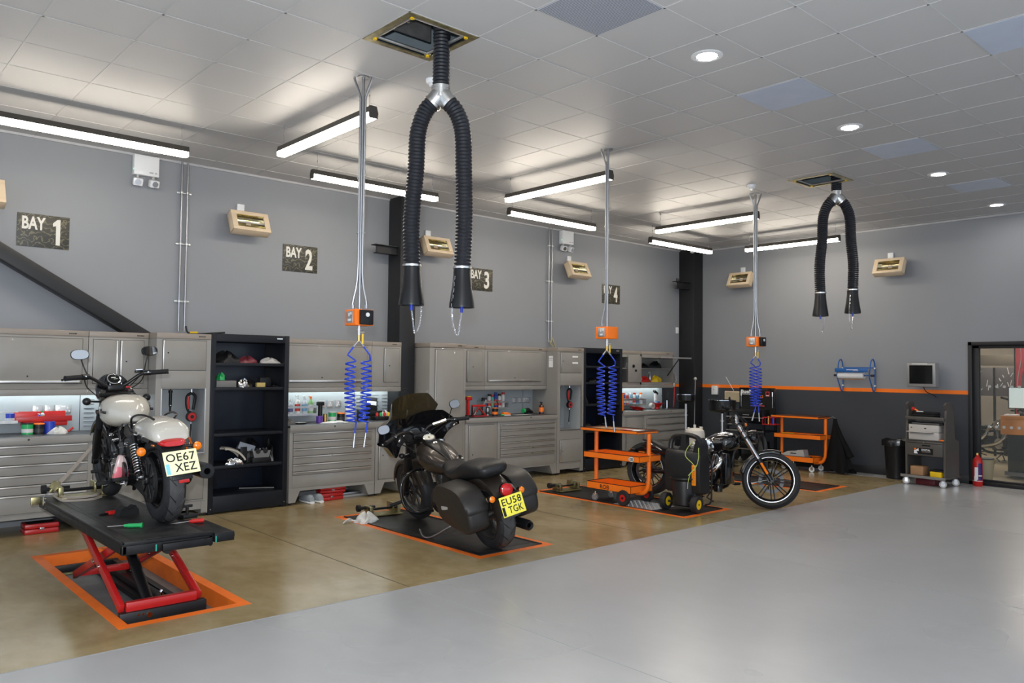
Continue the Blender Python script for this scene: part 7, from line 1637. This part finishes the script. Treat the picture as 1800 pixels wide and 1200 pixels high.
t = thing('papers', 'stack of papers on the showroom counter', 'papers', (14.62, 4.14, 1.0)); mb = B(M_paper); mb.box(-.09, .12, -.08, .10, 0, .02); mb.m(M_black); mb.box(-.05, .1, -.2, -.11, 0, .05, .01); mb.build('papers', t)
t = thing('paper_bin', 'beige waste bin behind the fire extinguisher, beyond the glass', 'bin', (13.62, 4.24, 0)); mb = B(mat('beige_bin', (0.36, 0.30, 0.17), .5)); mb.lathe([(.10, 0), (.13, .36), (.14, .36), (.12, .33)], n=24, caps=False); mb.cyl((0, 0, 0), (0, 0, .01), .10); mb.m(M_ink); mb.cyl((0, 0, .36), (0, 0, .38), .125, n=24); mb.build('body', t)
# ================================================================ THINGS ON BENCHES AND SHELVES
BZ = .956
def can(label, x, y, z, r, h, m_, cap=None, label_m=None, name='can', cat='can', neck=False, group=None, dome=False):
    t = thing(name, label, cat, (x, y, z), group=group)
    mb = B(m_)
    if neck: mb.lathe([(r * .9, 0), (r, .004), (r, h * .62), (r * .8, h * .72), (r * .35, h * .80), (r * .3, h * .86)], n=20)
    elif dome: mb.lathe([(r * .95, 0), (r, .004), (r, h * .80), (r * .7, h * .86), (r * .45, h * .88)], n=20)
    else: mb.lathe([(r, 0), (r, h)], n=24); 
    mb.build('body', t)
    if cap:
        mb = B(cap); z0 = h * .86
        if neck: mb.cyl((0, 0, h * .84), (0, 0, h), r * .38, n=14); mb.box(-r * .9, r * .3, -.006, .006, h * .94, h, .002)
        elif dome: mb.cyl((0, 0, h * .86), (0, 0, h), r * .8, n=18)
        else: mb.cyl((0, 0, h), (0, 0, h + .012), r * 1.03, n=24)
        mb.build('cap', t)
    if label_m:
        mb = B(label_m); mb.lathe([(r * 1.01, h * .18), (r * 1.01, h * .55)], n=24, caps=False); mb.build('label', t)
    return t
def bottle_rack(x0, x1, z, label, y0=9.33):
    t = thing('bottle_rack', label, 'rack', ((x0 + x1) / 2, y0, z), group='grey bottle racks on the backsplashes'); w_ = (x1 - x0) / 2
    mb = B(M_galv); mb.box(-w_, w_, -.06, .108, -.012, 0, .001); mb.box(-w_, w_, -.063, -.060, -.012, .018); mb.box(-w_, w_, -.063, -.060, .085, .112); mb.box(-w_, -w_ + .003, -.06, .108, -.012, .112); mb.box(w_ - .003, w_, -.06, .108, -.012, .112); mb.build('rack', t)
G_ = 'bottles and cans in the bench racks'
M_lab = [mat('label_%d' % i, c, .4, var=.05) for i, c in enumerate(((0.5, 0.52, 0.56), (0.10, 0.12, 0.25), (0.62, 0.60, 0.58), (0.16, 0.38, 0.55), (0.22, 0.42, 0.16), (0.55, 0.05, 0.04), (0.02, 0.06, 0.30), (0.03, 0.03, 0.03), (0.10, 0.35, 0.30)))]
# bay A
t = thing('tool_tray', 'long red magnetic tool tray on the far left backsplash', 'tray', (1.93, 9.34, 1.075)); mb = B(M_redpl); mb.box(-.27, .24, -.06, .10, .0, .005); mb.box(-.27, .24, -.063, -.058, .0, .055, .002); mb.box(-.27, .20, .04, .045, 0, .10, .002); mb.box(-.20, .20, -.05, .09, -.045, -.002, .006); mb.build('tray', t)
t = thing('bottle_rack', 'empty grey rack with a blue tub on it at the left photo edge', 'rack', (1.55, 9.33, 1.075), group='grey bottle racks on the backsplashes'); mb = B(M_galv); mb.box(-.4, .13, -.06, .108, -.012, 0); mb.box(-.4, .13, -.063, -.06, -.012, .018); mb.box(-.4, .13, -.063, -.06, .10, .112); mb.build('rack', t)
can('blue round tub on the rack at the far left', 1.62, 9.32, 1.076, .040, .075, M_bluepl, M_bluepl, M_lab[0], 'tub', 'tub')
can('green and red labelled tub on the far left bench', 1.755, 9.22, BZ, .052, .10, M_green, M_black, M_lab[2], 'tub', 'tub')
can('black tub with an orange lid band on the far left bench', 1.855, 9.22, BZ, .050, .095, M_black, M_orange, M_lab[7], 'tub', 'tub')
can('deep blue tub on the far left bench behind the crumpled rag', 1.955, 9.24, BZ, .050, .12, M_bluepl, None, None, 'tub', 'tub')
t = thing('rag', 'crumpled pale rag on the far left bench', 'rag', (2.01, 9.12, BZ)); mb = B(M_cloth); mb.blob((0, 0, 0), (.085, .05, .055), 2, amp=.3); mb.m(M_redpl); mb.push(Matrix.Translation((.09, 0, .02)) @ Matrix.Rotation(-.7, 4, 'Y')); mb.box(0, .06, -.01, .01, -.01, .01, .003); mb.pop(); mb.build('cloth', t)
can('small white and green bottle standing in the red tool tray', 1.905, 9.32, 1.081, .020, .10, M_lab[0], M_green, M_lab[4], 'bottle', 'bottle', neck=True)
can('small blue and white bottle in the red tool tray', 1.875, 9.31, 1.081, .018, .075, M_bluepl, M_paper, M_lab[2], 'bottle', 'bottle', neck=True)
t = thing('socket_set', 'pale box at the right end of the red tool tray', 'box', (2.10, 9.31, 1.081)); mb = B(M_paper); mb.box(-.06, .05, -.025, .025, 0, .04, .002); mb.m(M_black); mb.box(-.05, .03, -.026, -.025, .015, .025); mb.build('box', t)
t = thing('hand_tool', 'small dark tool in the middle of the red tool tray', 'tool', (2.0, 9.31, 1.081)); mb = B(M_black); mb.cyl((-.03, 0, .02), (.03, 0, .04), .014); mb.m(M_paper); mb.cyl((-.05, -.01, .015), (-.03, -.01, .035), .012); mb.build('tool', t)
t = thing('glove_dispenser', 'chromed dispenser on the wall right of the white motorcycle headlight', 'dispenser', (2.80, 9.36, 1.13)); mb = B(M_chrome); mb.box(-.06, .06, -.03, .06, 0, .18, .012); mb.m(M_ink); mb.cyl((0, -.032, .10), (0, -.03, .10), .03); mb.build('case', t)
# bay D bottles
bottle_rack(4.50, 4.99, 1.055, 'grey rack of spray bottles right of the first black shelf unit')
spec = [(4.565, .030, .24, M_lab[0], M_redpl, M_lab[1], True, 'first bottle in the rack, with a red trigger'), (4.665, .030, .20, M_lab[0], M_paper, M_lab[1], True, 'second bottle in the rack, grey with a dark label'), (4.760, .034, .245, M_lab[2], M_paper, M_lab[5], True, 'third bottle in the rack, white with a red stripe'), (4.855, .034, .235, M_lab[0], M_paper, M_lab[3], True, 'fourth bottle in the rack, with a light blue label'), (4.945, .034, .23, M_lab[4], M_orange, M_lab[2], True, 'fifth bottle in the rack, green with an orange trigger')]
for x, r, h, m_, c_, l_, nk, lb in spec: can(lb, x, 9.345, 1.056, r, h, m_, c_, l_, 'spray_bottle', 'bottle', neck=nk, group=G_)
t = thing('air_tool', 'tall black tool standing right of the spray bottle rack', 'tool', (5.055, 9.30, BZ)); mb = B(M_black); mb.cyl((0, 0, 0), (0, 0, .24), .028, n=18); mb.box(-.045, .045, -.03, .03, .21, .26, .01); mb.m(M_copper); mb.cyl((.06, -.02, 0), (.06, -.02, .10), .025); mb.build('tool', t)
can('purple tub on the bench below the spray bottles', 4.96, 9.14, BZ, .042, .085, mat('purple', (0.10, 0.03, 0.30), .4), None, None, 'tub', 'tub')
can('green and white tub on the bench beside the black and orange one', 5.22, 9.28, BZ, .050, .115, M_green, M_ltgrey, M_lab[2], 'tub', 'tub')
can('black and orange tub on the bench left of the white spray bottle', 5.335, 9.26, BZ, .050, .10, M_black, M_orange, M_lab[7], 'tub', 'tub')
t = thing('paper_sheet', 'crumpled white paper lying on the bench below the tubs', 'paper', (5.14, 9.06, BZ)); mb = B(M_paper); mb.blob((0, 0, 0), (.17, .06, .02), 5, amp=.3); mb.build('paper', t)
can('large white spray bottle with a red pump head behind the blue coils', 5.45, 9.22, BZ, .060, .27, M_white, M_redpl, None, 'spray_bottle', 'bottle', neck=True)
t = thing('tablet', 'black tablet leaning on the louvred backsplash', 'tablet', (5.86, 9.36, .957)); mb = B(M_black); mb.push(Matrix.Rotation(radians(-14), 4, 'X') @ Matrix.Rotation(radians(8), 4, 'Y')); mb.box(-.09, .09, -.008, .0, .04, .31, .006); mb.m(M_paper); mb.box(-.075, .075, -.0095, -.008, .20, .255); mb.m(M_glassblk); mb.box(-.075, .075, -.0095, -.008, .06, .20); mb.pop(); mb.build('tablet', t)
t = thing('black_box', 'black box with a blue label between the two blue coils', 'box', (5.66, 9.26, BZ)); mb = B(M_black); mb.box(-.06, .06, -.04, .05, 0, .14, .003); mb.m(M_lab[6]); mb.box(-.025, .03, -.042, -.04, .02, .11); mb.m(M_paper); mb.box(-.012, .018, -.043, -.042, .035, .10); mb.m(M_lab[6]); mb.box(-.007, .013, -.0435, -.043, .04, .095); mb.build('box', t)
t = thing('parts_crate', 'black open crate of small red and yellow parts below the tablet', 'crate', (5.95, 9.23, BZ)); mb = B(M_black); mb.box(-.14, .14, -.06, .08, 0, .05, .004); mb.box(-.14, .14, .06, .08, .05, .12, .004); mb.build('crate', t)
for k, (dx, m_) in enumerate(((-.10, M_redpl), (-.04, M_green), (.02, M_redpl), (.08, M_yellow))):
    mb = B(m_); mb.lathe([(.018, 0), (.022, .03), (.012, .05)], n=12); tag(mb.build('small_bottle', None, loc=(5.95 + dx, 9.20, BZ + .051)), ['red small bottle at the left end of the black crate', 'green small bottle in the black crate', 'red small bottle in the middle of the black crate', 'yellow small bottle at the right end of the black crate'][k], 'bottle')
t = thing('red_dish', 'red dish of parts right of the black crate on the second bench', 'dish', (6.03 - .0, 9.08, BZ)); mb = B(M_redpl); mb.lathe([(.04, 0), (.055, .04), (.05, .04), (.035, .008)], n=24, caps=False); mb.cyl((0, 0, 0), (0, 0, .01), .04); mb.m(M_steel); mb.cyl((-.02, 0, .02), (.03, .01, .06), .008); mb.build('dish', t)
t = thing('rag', 'pale rag on a black tray at the right end of the second bench', 'rag', (6.02, 9.30, BZ)); mb = B(M_cloth); mb.blob((0, 0, .02), (.07, .05, .08), 8, amp=.3); mb.m(M_black); mb.box(-.09, .07, -.07, .07, 0, .022, .005); mb.build('cloth', t)
t = thing('steel_dish', 'flat steel tray at the left end of the second bench', 'tray', (4.68, 9.10, BZ)); mb = B(M_steel); mb.lathe([(.05, 0), (.085, .018), (.08, .018), (.05, .006)], n=28, caps=False); mb.cyl((0, 0, 0), (0, 0, .006), .05); mb.build('tray', t)
t = thing('oily_rag', 'dark rag beside the shelf unit on the second bench', 'rag', (4.50, 9.05, BZ)); mb = B(mat('dark_rag', (0.10, 0.095, 0.09), .9, var=.3)); mb.blob((0, 0, 0), (.06, .06, .06), 11, amp=.3); mb.build('cloth', t)
# bay F
bottle_rack(7.78, 8.29, 1.055, 'grey rack of aerosol cans in the third bay')
for k, (x, h, m_, c_, l_, lb) in enumerate(((7.80 + .035, .165, M_lab[7], M_black, M_lab[0], 'first aerosol in the rack, black'), (7.875, .16, M_lab[0], M_black, M_lab[1], 'second aerosol in the rack, short and silver'), (7.955, .22, M_lab[2], M_black, M_lab[5], 'third aerosol in the rack, white and red'), (8.02, .21, M_lab[8], M_redpl, M_lab[4], 'fourth aerosol in the rack, green with a red cap'), (8.09, .245, M_lab[6], M_lab[6], M_lab[5], 'fifth aerosol in the rack, tall and blue'), (8.165, .22, M_lab[2], M_black, M_lab[5], 'sixth aerosol in the rack, red and white'), (8.24, .245, M_lab[2], M_redpl, M_lab[0], 'last aerosol in the rack, white with a red cap'))): can(lb, x, 9.345, 1.056, .030, h, m_, c_, l_, 'aerosol_can', 'can', dome=True, group=G_)
can('brown bottle with an orange label on the third bench', 8.86, 9.12, BZ, .042, .19, M_brown, M_black, M_orange, 'bottle', 'bottle', neck=True)
t = thing('power_tool', 'black and green power tool on the third bench', 'power tool', (8.62, 9.20, BZ)); mb = B(M_black); mb.push(Matrix.Rotation(.15, 4, 'Z')); mb.loft([(-.07, 0, .055, .035, .035, .035, 2.4), (.02, 0, .06, .04, .038, .038, 2.6), (.08, 0, .045, .03, .025, .03, 2.4), (.13, 0, .03, .02, .015, .02, 2.4)], n=20); mb.m(M_green); mb.loft([(-.11, 0, .055, .032, .032, .032, 2.2), (-.07, 0, .055, .036, .036, .036, 2.4)], n=20); mb.m(M_black); mb.box(-.05, .0, -.02, .02, 0, .03, .004); mb.pop(); mb.build('tool', t)
t = thing('pad', 'flat pale mat on the third bench', 'mat', (8.42, 9.10, BZ)); mb = B(M_ltgrey); mb.box(-.16, .16, -.06, .06, 0, .004, .001); mb.build('mat', t)
t = thing('red_clamp', 'upright red clamp at the left end of the third bench', 'clamp', (7.42, 9.20, BZ)); mb = B(M_redpl); mb.box(-.02, .02, -.02, .02, 0, .26, .005); mb.box(-.04, .06, -.03, .03, .24, .29, .006); mb.m(M_yellow); mb.box(-.02, .05, -.02, .02, .291, .30); mb.m(M_black); mb.box(-.05, .05, -.05, .05, 0, .02, .004); mb.build('clamp', t)
t = thing('red_vise', 'red framed stand with pipes at the left of the third bench', 'stand', (7.58, 9.12, BZ)); mb = B(M_red); mb.tube([(-.12, 0, .01), (-.02, 0, .13), (.12, 0, .01)], .012); mb.box(-.14, .14, -.05, .05, 0, .012, .003); mb.m(M_redpl); mb.box(-.10, .16, .04, .07, .14, .17, .006); mb.m(M_steel); mb.cyl((-.12, -.02, .02), (-.02, .02, .12), .010); mb.box(.10, .13, .03, .08, 0, .14, .004); mb.box(-.10, -.07, .03, .08, 0, .14, .004); mb.build('stand', t)
can('clear jar with dark contents on the third bench', 7.77, 9.16, BZ, .030, .12, M_steel, M_black, M_lab[7], 'jar', 'jar')
can('orange and black tub with a white stick on the third bench', 7.90, 9.14, BZ, .045, .11, M_black, M_orange, M_orange, 'tub', 'tub')
t = thing('orange_tool', 'orange hand tool lying below the aerosol rack', 'tool', (8.07, 9.08, BZ)); mb = B(M_orange); mb.loft([(-.07, 0, .03, .03, .025, .028, 2.4), (.03, 0, .028, .03, .022, .026, 2.4), (.08, 0, .02, .018, .012, .018, 2.2)], n=18); mb.m(M_green); mb.cyl((-.12, -.02, .012), (-.05, -.02, .012), .012); mb.m(M_paper); mb.cyl((-.08, -.05, .008), (.04, -.06, .008), .006); mb.build('tool', t)
mb = B(M_black); mb.tube(smooth([(0, 0, .05), (.02, 0, .12), (.05, .02, .17), (.04, .05, .22)], 5), .008); mb.cyl((0, 0, 0), (0, 0, .05), .018); tag(mb.build('flexible_magnet', None, loc=(8.0, 9.22, BZ)), 'bent black stalk standing before the aerosol cans', 'tool')
# bay I
bottle_rack(10.98, 11.70, 1.035, 'grey rack of cans and bottles at the far end bench')
for k, (x, h, m_, c_, l_) in enumerate(((11.06, .20, M_lab[7], M_black, M_lab[1]), (11.15, .22, M_lab[6], M_lab[5], M_lab[2]), (11.25, .21, M_lab[5], M_paper, M_lab[2]), (11.35, .22, M_lab[3], M_paper, M_lab[2]), (11.45, .22, M_lab[2], M_redpl, M_lab[5]), (11.54, .20, M_lab[3], M_paper, M_lab[1]), (11.64, .22, M_lab[2], M_orange, M_lab[0]))): can(['first can in the far rack, black', 'second can in the far rack, blue', 'third can in the far rack, red', 'fourth can in the far rack, light blue', 'fifth can in the far rack, white with a red cap', 'sixth can in the far rack, light blue with a dark band', 'last can in the far rack, white with an orange cap'][k], x, 9.345, 1.036, .030, h, m_, c_, l_, 'aerosol_can', 'can', dome=True, group=G_)
t = thing('red_funnel', 'flat red bowl lying on the far end bench', 'bowl', (11.18, 9.06, BZ)); mb = B(M_redpl); mb.push(Matrix.Rotation(.2, 4, 'Y')); mb.lathe([(.07, .005), (.145, .045), (.14, .048), (.06, .012)], n=32, caps=False); mb.cyl((0, 0, .0), (0, 0, .012), .07, n=24); mb.pop(); mb.build('bowl', t)
t = thing('red_tray', 'red magnetic dish holding blue cans on the far end bench', 'dish', (11.93, 9.20, BZ)); mb = B(M_redpl); mb.lathe([(.05, .03), (.10, .09), (.115, .11), (.10, .11), (.04, .045)], n=28, caps=False); mb.cyl((0, 0, .0), (0, 0, .05), .05); mb.box(.08, .17, -.02, .02, .085, .105, .005); mb.build('dish', t)
can('blue and white can standing in the red dish', 11.90, 9.20, BZ + .052, .030, .11, M_lab[3], M_ltgrey, M_lab[2], 'can', 'can', dome=True)
can('dark blue can beside the other in the red dish', 11.96, 9.19, BZ + .052, .028, .10, M_lab[6], M_ltgrey, M_lab[2], 'can', 'can', dome=True)
t = thing('inspection_lamp', 'white and black inspection lamp standing on the far end bench', 'lamp', (12.02, 9.30, BZ)); mb = B(M_white); mb.box(-.03, .03, -.02, .02, .12, .28, .006); mb.m(M_black); mb.push(Matrix.Translation((0, 0, .30)) @ Matrix.Rotation(.6, 4, 'Y')); mb.box(-.06, .06, -.025, .025, -.02, .02, .008); mb.pop(); mb.cyl((0, 0, 0), (0, 0, .12), .02); mb.build('lamp', t)
t = thing('grinding_wheel', 'grey wound cloth roll on the far end bench', 'roll', (11.73, 9.16, BZ)); mb = B(M_ltgrey); mb.ring([(.025, -.03), (.055, -.03), (.055, .03), (.025, .03)], c=(0, 0, .055), axis='y', n=28); mb.build('roll', t)
t = thing('brush_pot', 'steel pot of black brushes on the far end bench', 'pot', (12.28, 9.24, BZ)); mb = B(M_chrome); mb.lathe([(.028, 0), (.028, .15), (.025, .15), (.024, .01)], n=24, caps=False); mb.cyl((0, 0, 0), (0, 0, .01), .027); mb.m(M_black); mb.cyl((-.05, .01, 0), (-.05, .01, .15), .018, n=14); mb.cyl((.05, .01, 0), (.05, .01, .15), .018, n=14); mb.build('pot', t)
mb = B(M_black)
for k, (a, b_) in enumerate(((-.10, .20), (-.05, .23), (.0, .18), (.05, .22), (.09, .20), (-.15, .14))): mb.tube(smooth([(.0, 0, .02), (a * .3, 0, .15), (a, .01, .10 + b_)], 5), .004)
tag(mb.build('cable_ties', None, loc=(12.28, 9.24, BZ)), 'black wires fanning out of the steel pot on the far end bench', 'wires')
mb = B(M_redpl); mb.tube(smooth([(12.47, 9.20, 1.38), (12.46, 9.20, 1.20), (12.43, 9.19, 1.02), (12.44, 9.20, .97)], 5), .009); mb.m(M_alu); mb.box(12.455, 12.485, 9.19, 9.21, 1.36, 1.62, .004); mb.tube(smooth([(12.49, 9.2, 1.62), (12.52, 9.2, 1.55), (12.52, 9.2, 1.48), (12.49, 9.2, 1.44)], 5), .004); tag(mb.build('red_cable', None), 'red cable with a pale grip hanging at the right end of the far bench', 'cable')
mb = B(M_orange); mb.box(-.04, .04, -.04, .04, 0, .30, .01); tag(mb.build('orange_bottle', None, loc=(10.72, 9.05, BZ)), 'tall orange container beside the second black shelf unit', 'container')
mb = B(M_redpl); mb.box(-.05, .03, -.02, .02, 0, .30, .008); mb.m(M_alu); mb.box(.03, .14, -.01, .01, .24, .26); tag(mb.build('red_torch', None, loc=(10.68, 9.25, 1.452)), 'red tool standing in the open narrow wall cabinet', 'tool')
# open cabinet contents
IT = [('first_aid_pouch', M_redpl, (11.66, 9.30, 1.452), (.20, .06, .09), 'red pouch in the open far end wall cabinet', 'pouch'), ('coiled_strap', M_yellow, (12.02, 9.30, 1.452), (.14, .06, .10), 'yellow strap coil in the open far end wall cabinet', 'strap'), ('toolbox', M_black, (11.62, 9.30, 1.707), (.16, .08, .08), 'black case on the upper shelf of the open far end wall cabinet', 'case'), ('black_lump', M_black, (12.0, 9.30, 1.707), (.18, .08, .12), 'black folded cover on the upper shelf of the open far end wall cabinet', 'cover'), ('steel_part', M_steel, (11.86, 9.32, 1.452), (.03, .03, .17), 'thin steel part between red pouch and yellow coil', 'part')]
for k, (n_, m_, l_, d_, lb, ct) in enumerate(IT): mb = B(m_); mb.blob((0, 0, 0), d_, 20 + k, amp=.22); tag(mb.build(n_, None, loc=l_), lb, ct)
t = thing('tape_roll', 'grey tape roll at the left of the open far end wall cabinet', 'tape', (11.45, 9.24, 1.452)); mb = B(M_ltgrey); mb.ring([(.035, -.02), (.06, -.02), (.06, .02), (.035, .02)], c=(0, 0, .06), axis='y', n=28); mb.build('roll', t)
# niches
def niche_tools(x0, tag_):
    for k, (dx, kind) in enumerate(((.13, 0), (.36, 1))):
        x = x0 + dx
        if kind == 0:
            t = thing('air_gun', 'black hand tool hanging in the niche of ' + tag_, 'tool', (x, 9.06, 1.41), group='tools hanging in the cabinet niches'); mb = B(M_black); mb.cyl((0, 0, -.02), (0, 0, -.05), .022); mb.cyl((0, 0, -.05), (0, 0, -.20), .016); mb.cyl((0, 0, -.20), (0, 0, -.27), .011); mb.m(M_chrome); mb.cyl((0, -.005, -.185), (0, -.005, -.19), .018); mb.m(M_ink); mb.cyl((0, 0, 0), (0, 0, -.03), .006); mb.build('tool', t)
        else:
            t = thing('hose_reel_gauge', 'red and black air gauge with hose in the niche of ' + tag_, 'gauge', (x, 9.06, 1.41), group='tools hanging in the cabinet niches'); mb = B(M_black); mb.cyl((0, 0, 0), (0, 0, -.06), .010); mb.m(M_chrome); mb.cyl((0, 0, -.01), (0, 0, -.05), .012); mb.m(M_black); mb.tube(smooth([(.0, 0, -.05), (-.05, 0, -.09), (-.055, 0, -.18), (-.03, 0, -.26), (0, 0, -.27)], 5), .014); mb.tube(smooth([(.0, 0, -.05), (.04, 0, -.09), (.03, 0, -.18), (.02, 0, -.24)], 5), .016); mb.build('hose', t)
            mb = B(M_redpl); mb.tube(smooth([(-.035, -.008, -.09), (-.04, -.008, -.16), (-.03, -.008, -.23)], 4), .016); mb.build('grip', t)
            mb = B(M_black); mb.cyl((0, -.02, -.32), (0, .02, -.32), .055, n=28); mb.m(M_redpl); mb.cyl((.004, -.024, -.32), (.004, -.02, -.32), .046, n=28); mb.m(M_ink); mb.cyl((.004, -.026, -.32), (.004, -.024, -.32), .02, n=20); mb.build('gauge', t)
            mb = B(M_black); mb.tube(smooth([(0, 0, -.37), (0, 0, -.45), (-.01, 0, -.56), (-.01, 0, -.63)], 4), .008); mb.m(M_chrome); mb.cyl((0, 0, -.37), (0, 0, -.40), .009); mb.cyl((-.01, 0, -.60), (-.01, 0, -.64), .009); mb.build('tail_hose', t)
niche_tools(2.96, 'the first tall cabinet'); niche_tools(9.08, 'the cabinet with white stickers')
t = thing('orange_cable', 'orange hose loop at the bottom of the niche behind the white motorcycle', 'hose', (3.34, 9.05, .711)); mb = B(M_orange); mb.tube(smooth([(-.10, 0, .30), (-.06, 0, .20), (-.02, 0, .10), (.03, 0, .015)], 5), .012); mb.tube(smooth([(-.06, 0, .02), (-.08, .02, .12), (-.05, .02, .24)], 5), .012); mb.build('hose', t)
# shelf unit contents
SH = [('folded_saddle_cover', M_leather, (3.72, 9.12, 1.701), (.14, .16, .12), 'black seat on the top shelf of the first shelf unit', 'seat'), ('red_fender', mat('maroon2', (0.16, 0.03, 0.04), .3), (3.95, 9.05, 1.701), (.12, .09, .07), 'dark red bodywork part on the top shelf', 'bodywork'), ('rolled_sheet', M_ltgrey, (4.22, 9.0, 1.701), (.12, .06, .055), 'pale folded sheet on the top shelf at the right', 'sheet'),
      ('green_bag', M_green, (3.62, 9.0, 1.501), (.05, .06, .07), 'green plastic bag on the second shelf', 'bag'), ('headlight_part', M_chrome, (3.90, 9.02, 1.421), (.07, .05, .08), 'chrome part on the second shelf', 'spare part'), ('wiring_loom', M_black, (3.98, 9.08, 1.421), (.10, .09, .07), 'black wiring loom on the second shelf', 'cable'), ('dark_part', M_satin, (4.30, 9.06, 1.421), (.05, .08, .035), 'flat dark part at the right end of the second shelf', 'spare part'),
      ('engine_part', M_chrome, (3.78, 8.96, .536), (.10, .05, .06), 'chrome fittings at the front of the fourth shelf', 'spare part'), ('black_parts', M_satin, (4.05, 9.15, .536), (.16, .14, .24), 'heap of black engine parts at the back of the fourth shelf', 'engine parts'), ('pipe_part', M_satin, (4.27, 9.08, .536), (.05, .08, .20), 'dark tall part at the right end of the fourth shelf', 'spare part')]
for k, (n_, m_, l_, d_, lb, ct) in enumerate(SH): mb = B(m_); mb.blob((0, 0, 0), d_, 40 + k, amp=.22); tag(mb.build(n_, None, loc=l_), lb, ct)
t = thing('grey_tray', 'grey flat box at the left of the second shelf', 'box', (3.66, 9.0, 1.421)); mb = B(M_grey); mb.box(-.11, .12, -.07, .07, 0, .075, .004); mb.build('box', t)
t = thing('yellow_carton', 'small yellow carton on the second shelf of the first shelf unit', 'box', (4.09, 8.97, 1.421)); mb = B(mat('carton_yellow', (0.45, 0.34, 0.12), .7)); mb.box(-.05, .05, -.02, .03, 0, .05, .002); mb.build('box', t)
t = thing('black_case', 'black box standing behind the yellow carton', 'box', (4.19, 9.10, 1.421)); mb = B(M_black); mb.box(-.07, .07, -.05, .06, 0, .11, .004); mb.build('box', t)
t = thing('spare_fender', 'white curved fender lying on the fourth shelf of the first shelf unit', 'fender', (3.60, 8.99, .536)); mb = B(M_pearl); mb.push(Matrix.Translation((.10, .03, .0)) @ Matrix.Rotation(.05, 4, 'Z')); arc_sweep(mb, fender_prof(.30, .07, .03), (-.02, 0, -.10), 30, 92, 16); mb.pop(); mb.build('fender', t)
t = thing('cylinder_head', 'silver twin bored cylinder head on the fourth shelf of the first shelf unit', 'engine part', (4.10, 8.97, .536)); mb = B(M_black); mb.box(-.11, .11, -.05, .05, 0, .06, .004); mb.m(M_alu); mb.prism([(-.09, .061), (.09, .061), (.11, .14), (-.11, .14)], -.05, .05); mb.m(M_dark)
for s in (-.045, .045): mb.cyl((s, -.052, .135), (s, -.02, .135), .030, n=20)
mb.m(M_steel)
for k in range(5): mb.cyl((-.08 + k * .04, 0, .14), (-.08 + k * .04, 0, .165), .009)
mb.build('head', t)
t = thing('licence_bracket', 'pale bent plate leaning on the fourth shelf', 'bracket', (3.93, 9.04, .60)); mb = B(mat('pale_blue', (0.30, 0.33, 0.38), .4)); mb.push(Matrix.Rotation(.32, 4, 'Y')); mb.box(-.10, .10, -.004, .004, .08, .16, .002); mb.pop(); mb.m(M_satin); mb.box(-.04, .04, -.01, .06, -.063, .12, .004); mb.build('plate', t)
t = thing('trim_strip', 'thin pale strip lying in the bottom of the first shelf unit', 'strip', (4.15, 9.15, .205)); mb = B(M_grey); mb.push(Matrix.Rotation(-.5, 4, 'Z')); mb.box(-.2, .2, -.008, .008, 0, .012); mb.pop(); mb.build('strip', t)
for k, (x, z, d_) in enumerate(((9.75, 1.461, (.08, .08, .10)), (10.05, 1.461, (.10, .08, .06)), (9.8, 1.101, (.11, .10, .18)), (10.25, 1.101, (.12, .1, .13)), (9.85, .661, (.18, .12, .12)), (10.3, .661, (.10, .1, .08)), (9.80, 1.731, (.10, .08, .05)))):
    mb = B(M_satin if k % 2 else M_black); mb.blob((0, 0, 0), d_, 60 + k, amp=.2); tag(mb.build('black_part', None, loc=(x, 9.12, z)), ['dark round part at the left of the second shelf, second black unit', 'low dark part in the middle of the second shelf, second black unit', 'tall dark part on the third shelf, second black unit', 'dark box-like part right on the third shelf, second black unit', 'glossy black part behind the trolley top, second black unit', 'small dark part right on the fourth shelf, second black unit', 'flat dark part on the top shelf of the second black unit'][k], 'spare part')
t = thing('drip_tray_stack', 'pale flat panels stacked under the benches beside the dark column', 'panels', (5.45, 9.15, 0)); mb = B(M_ltgrey); mb.push(Matrix.Rotation(.03, 4, 'Z')); mb.box(-.30, .24, -.12, .12, .0, .025, .002); mb.m(M_steel); mb.box(-.22, .26, -.10, .14, .026, .055, .002); mb.pop(); mb.build('panel', t)
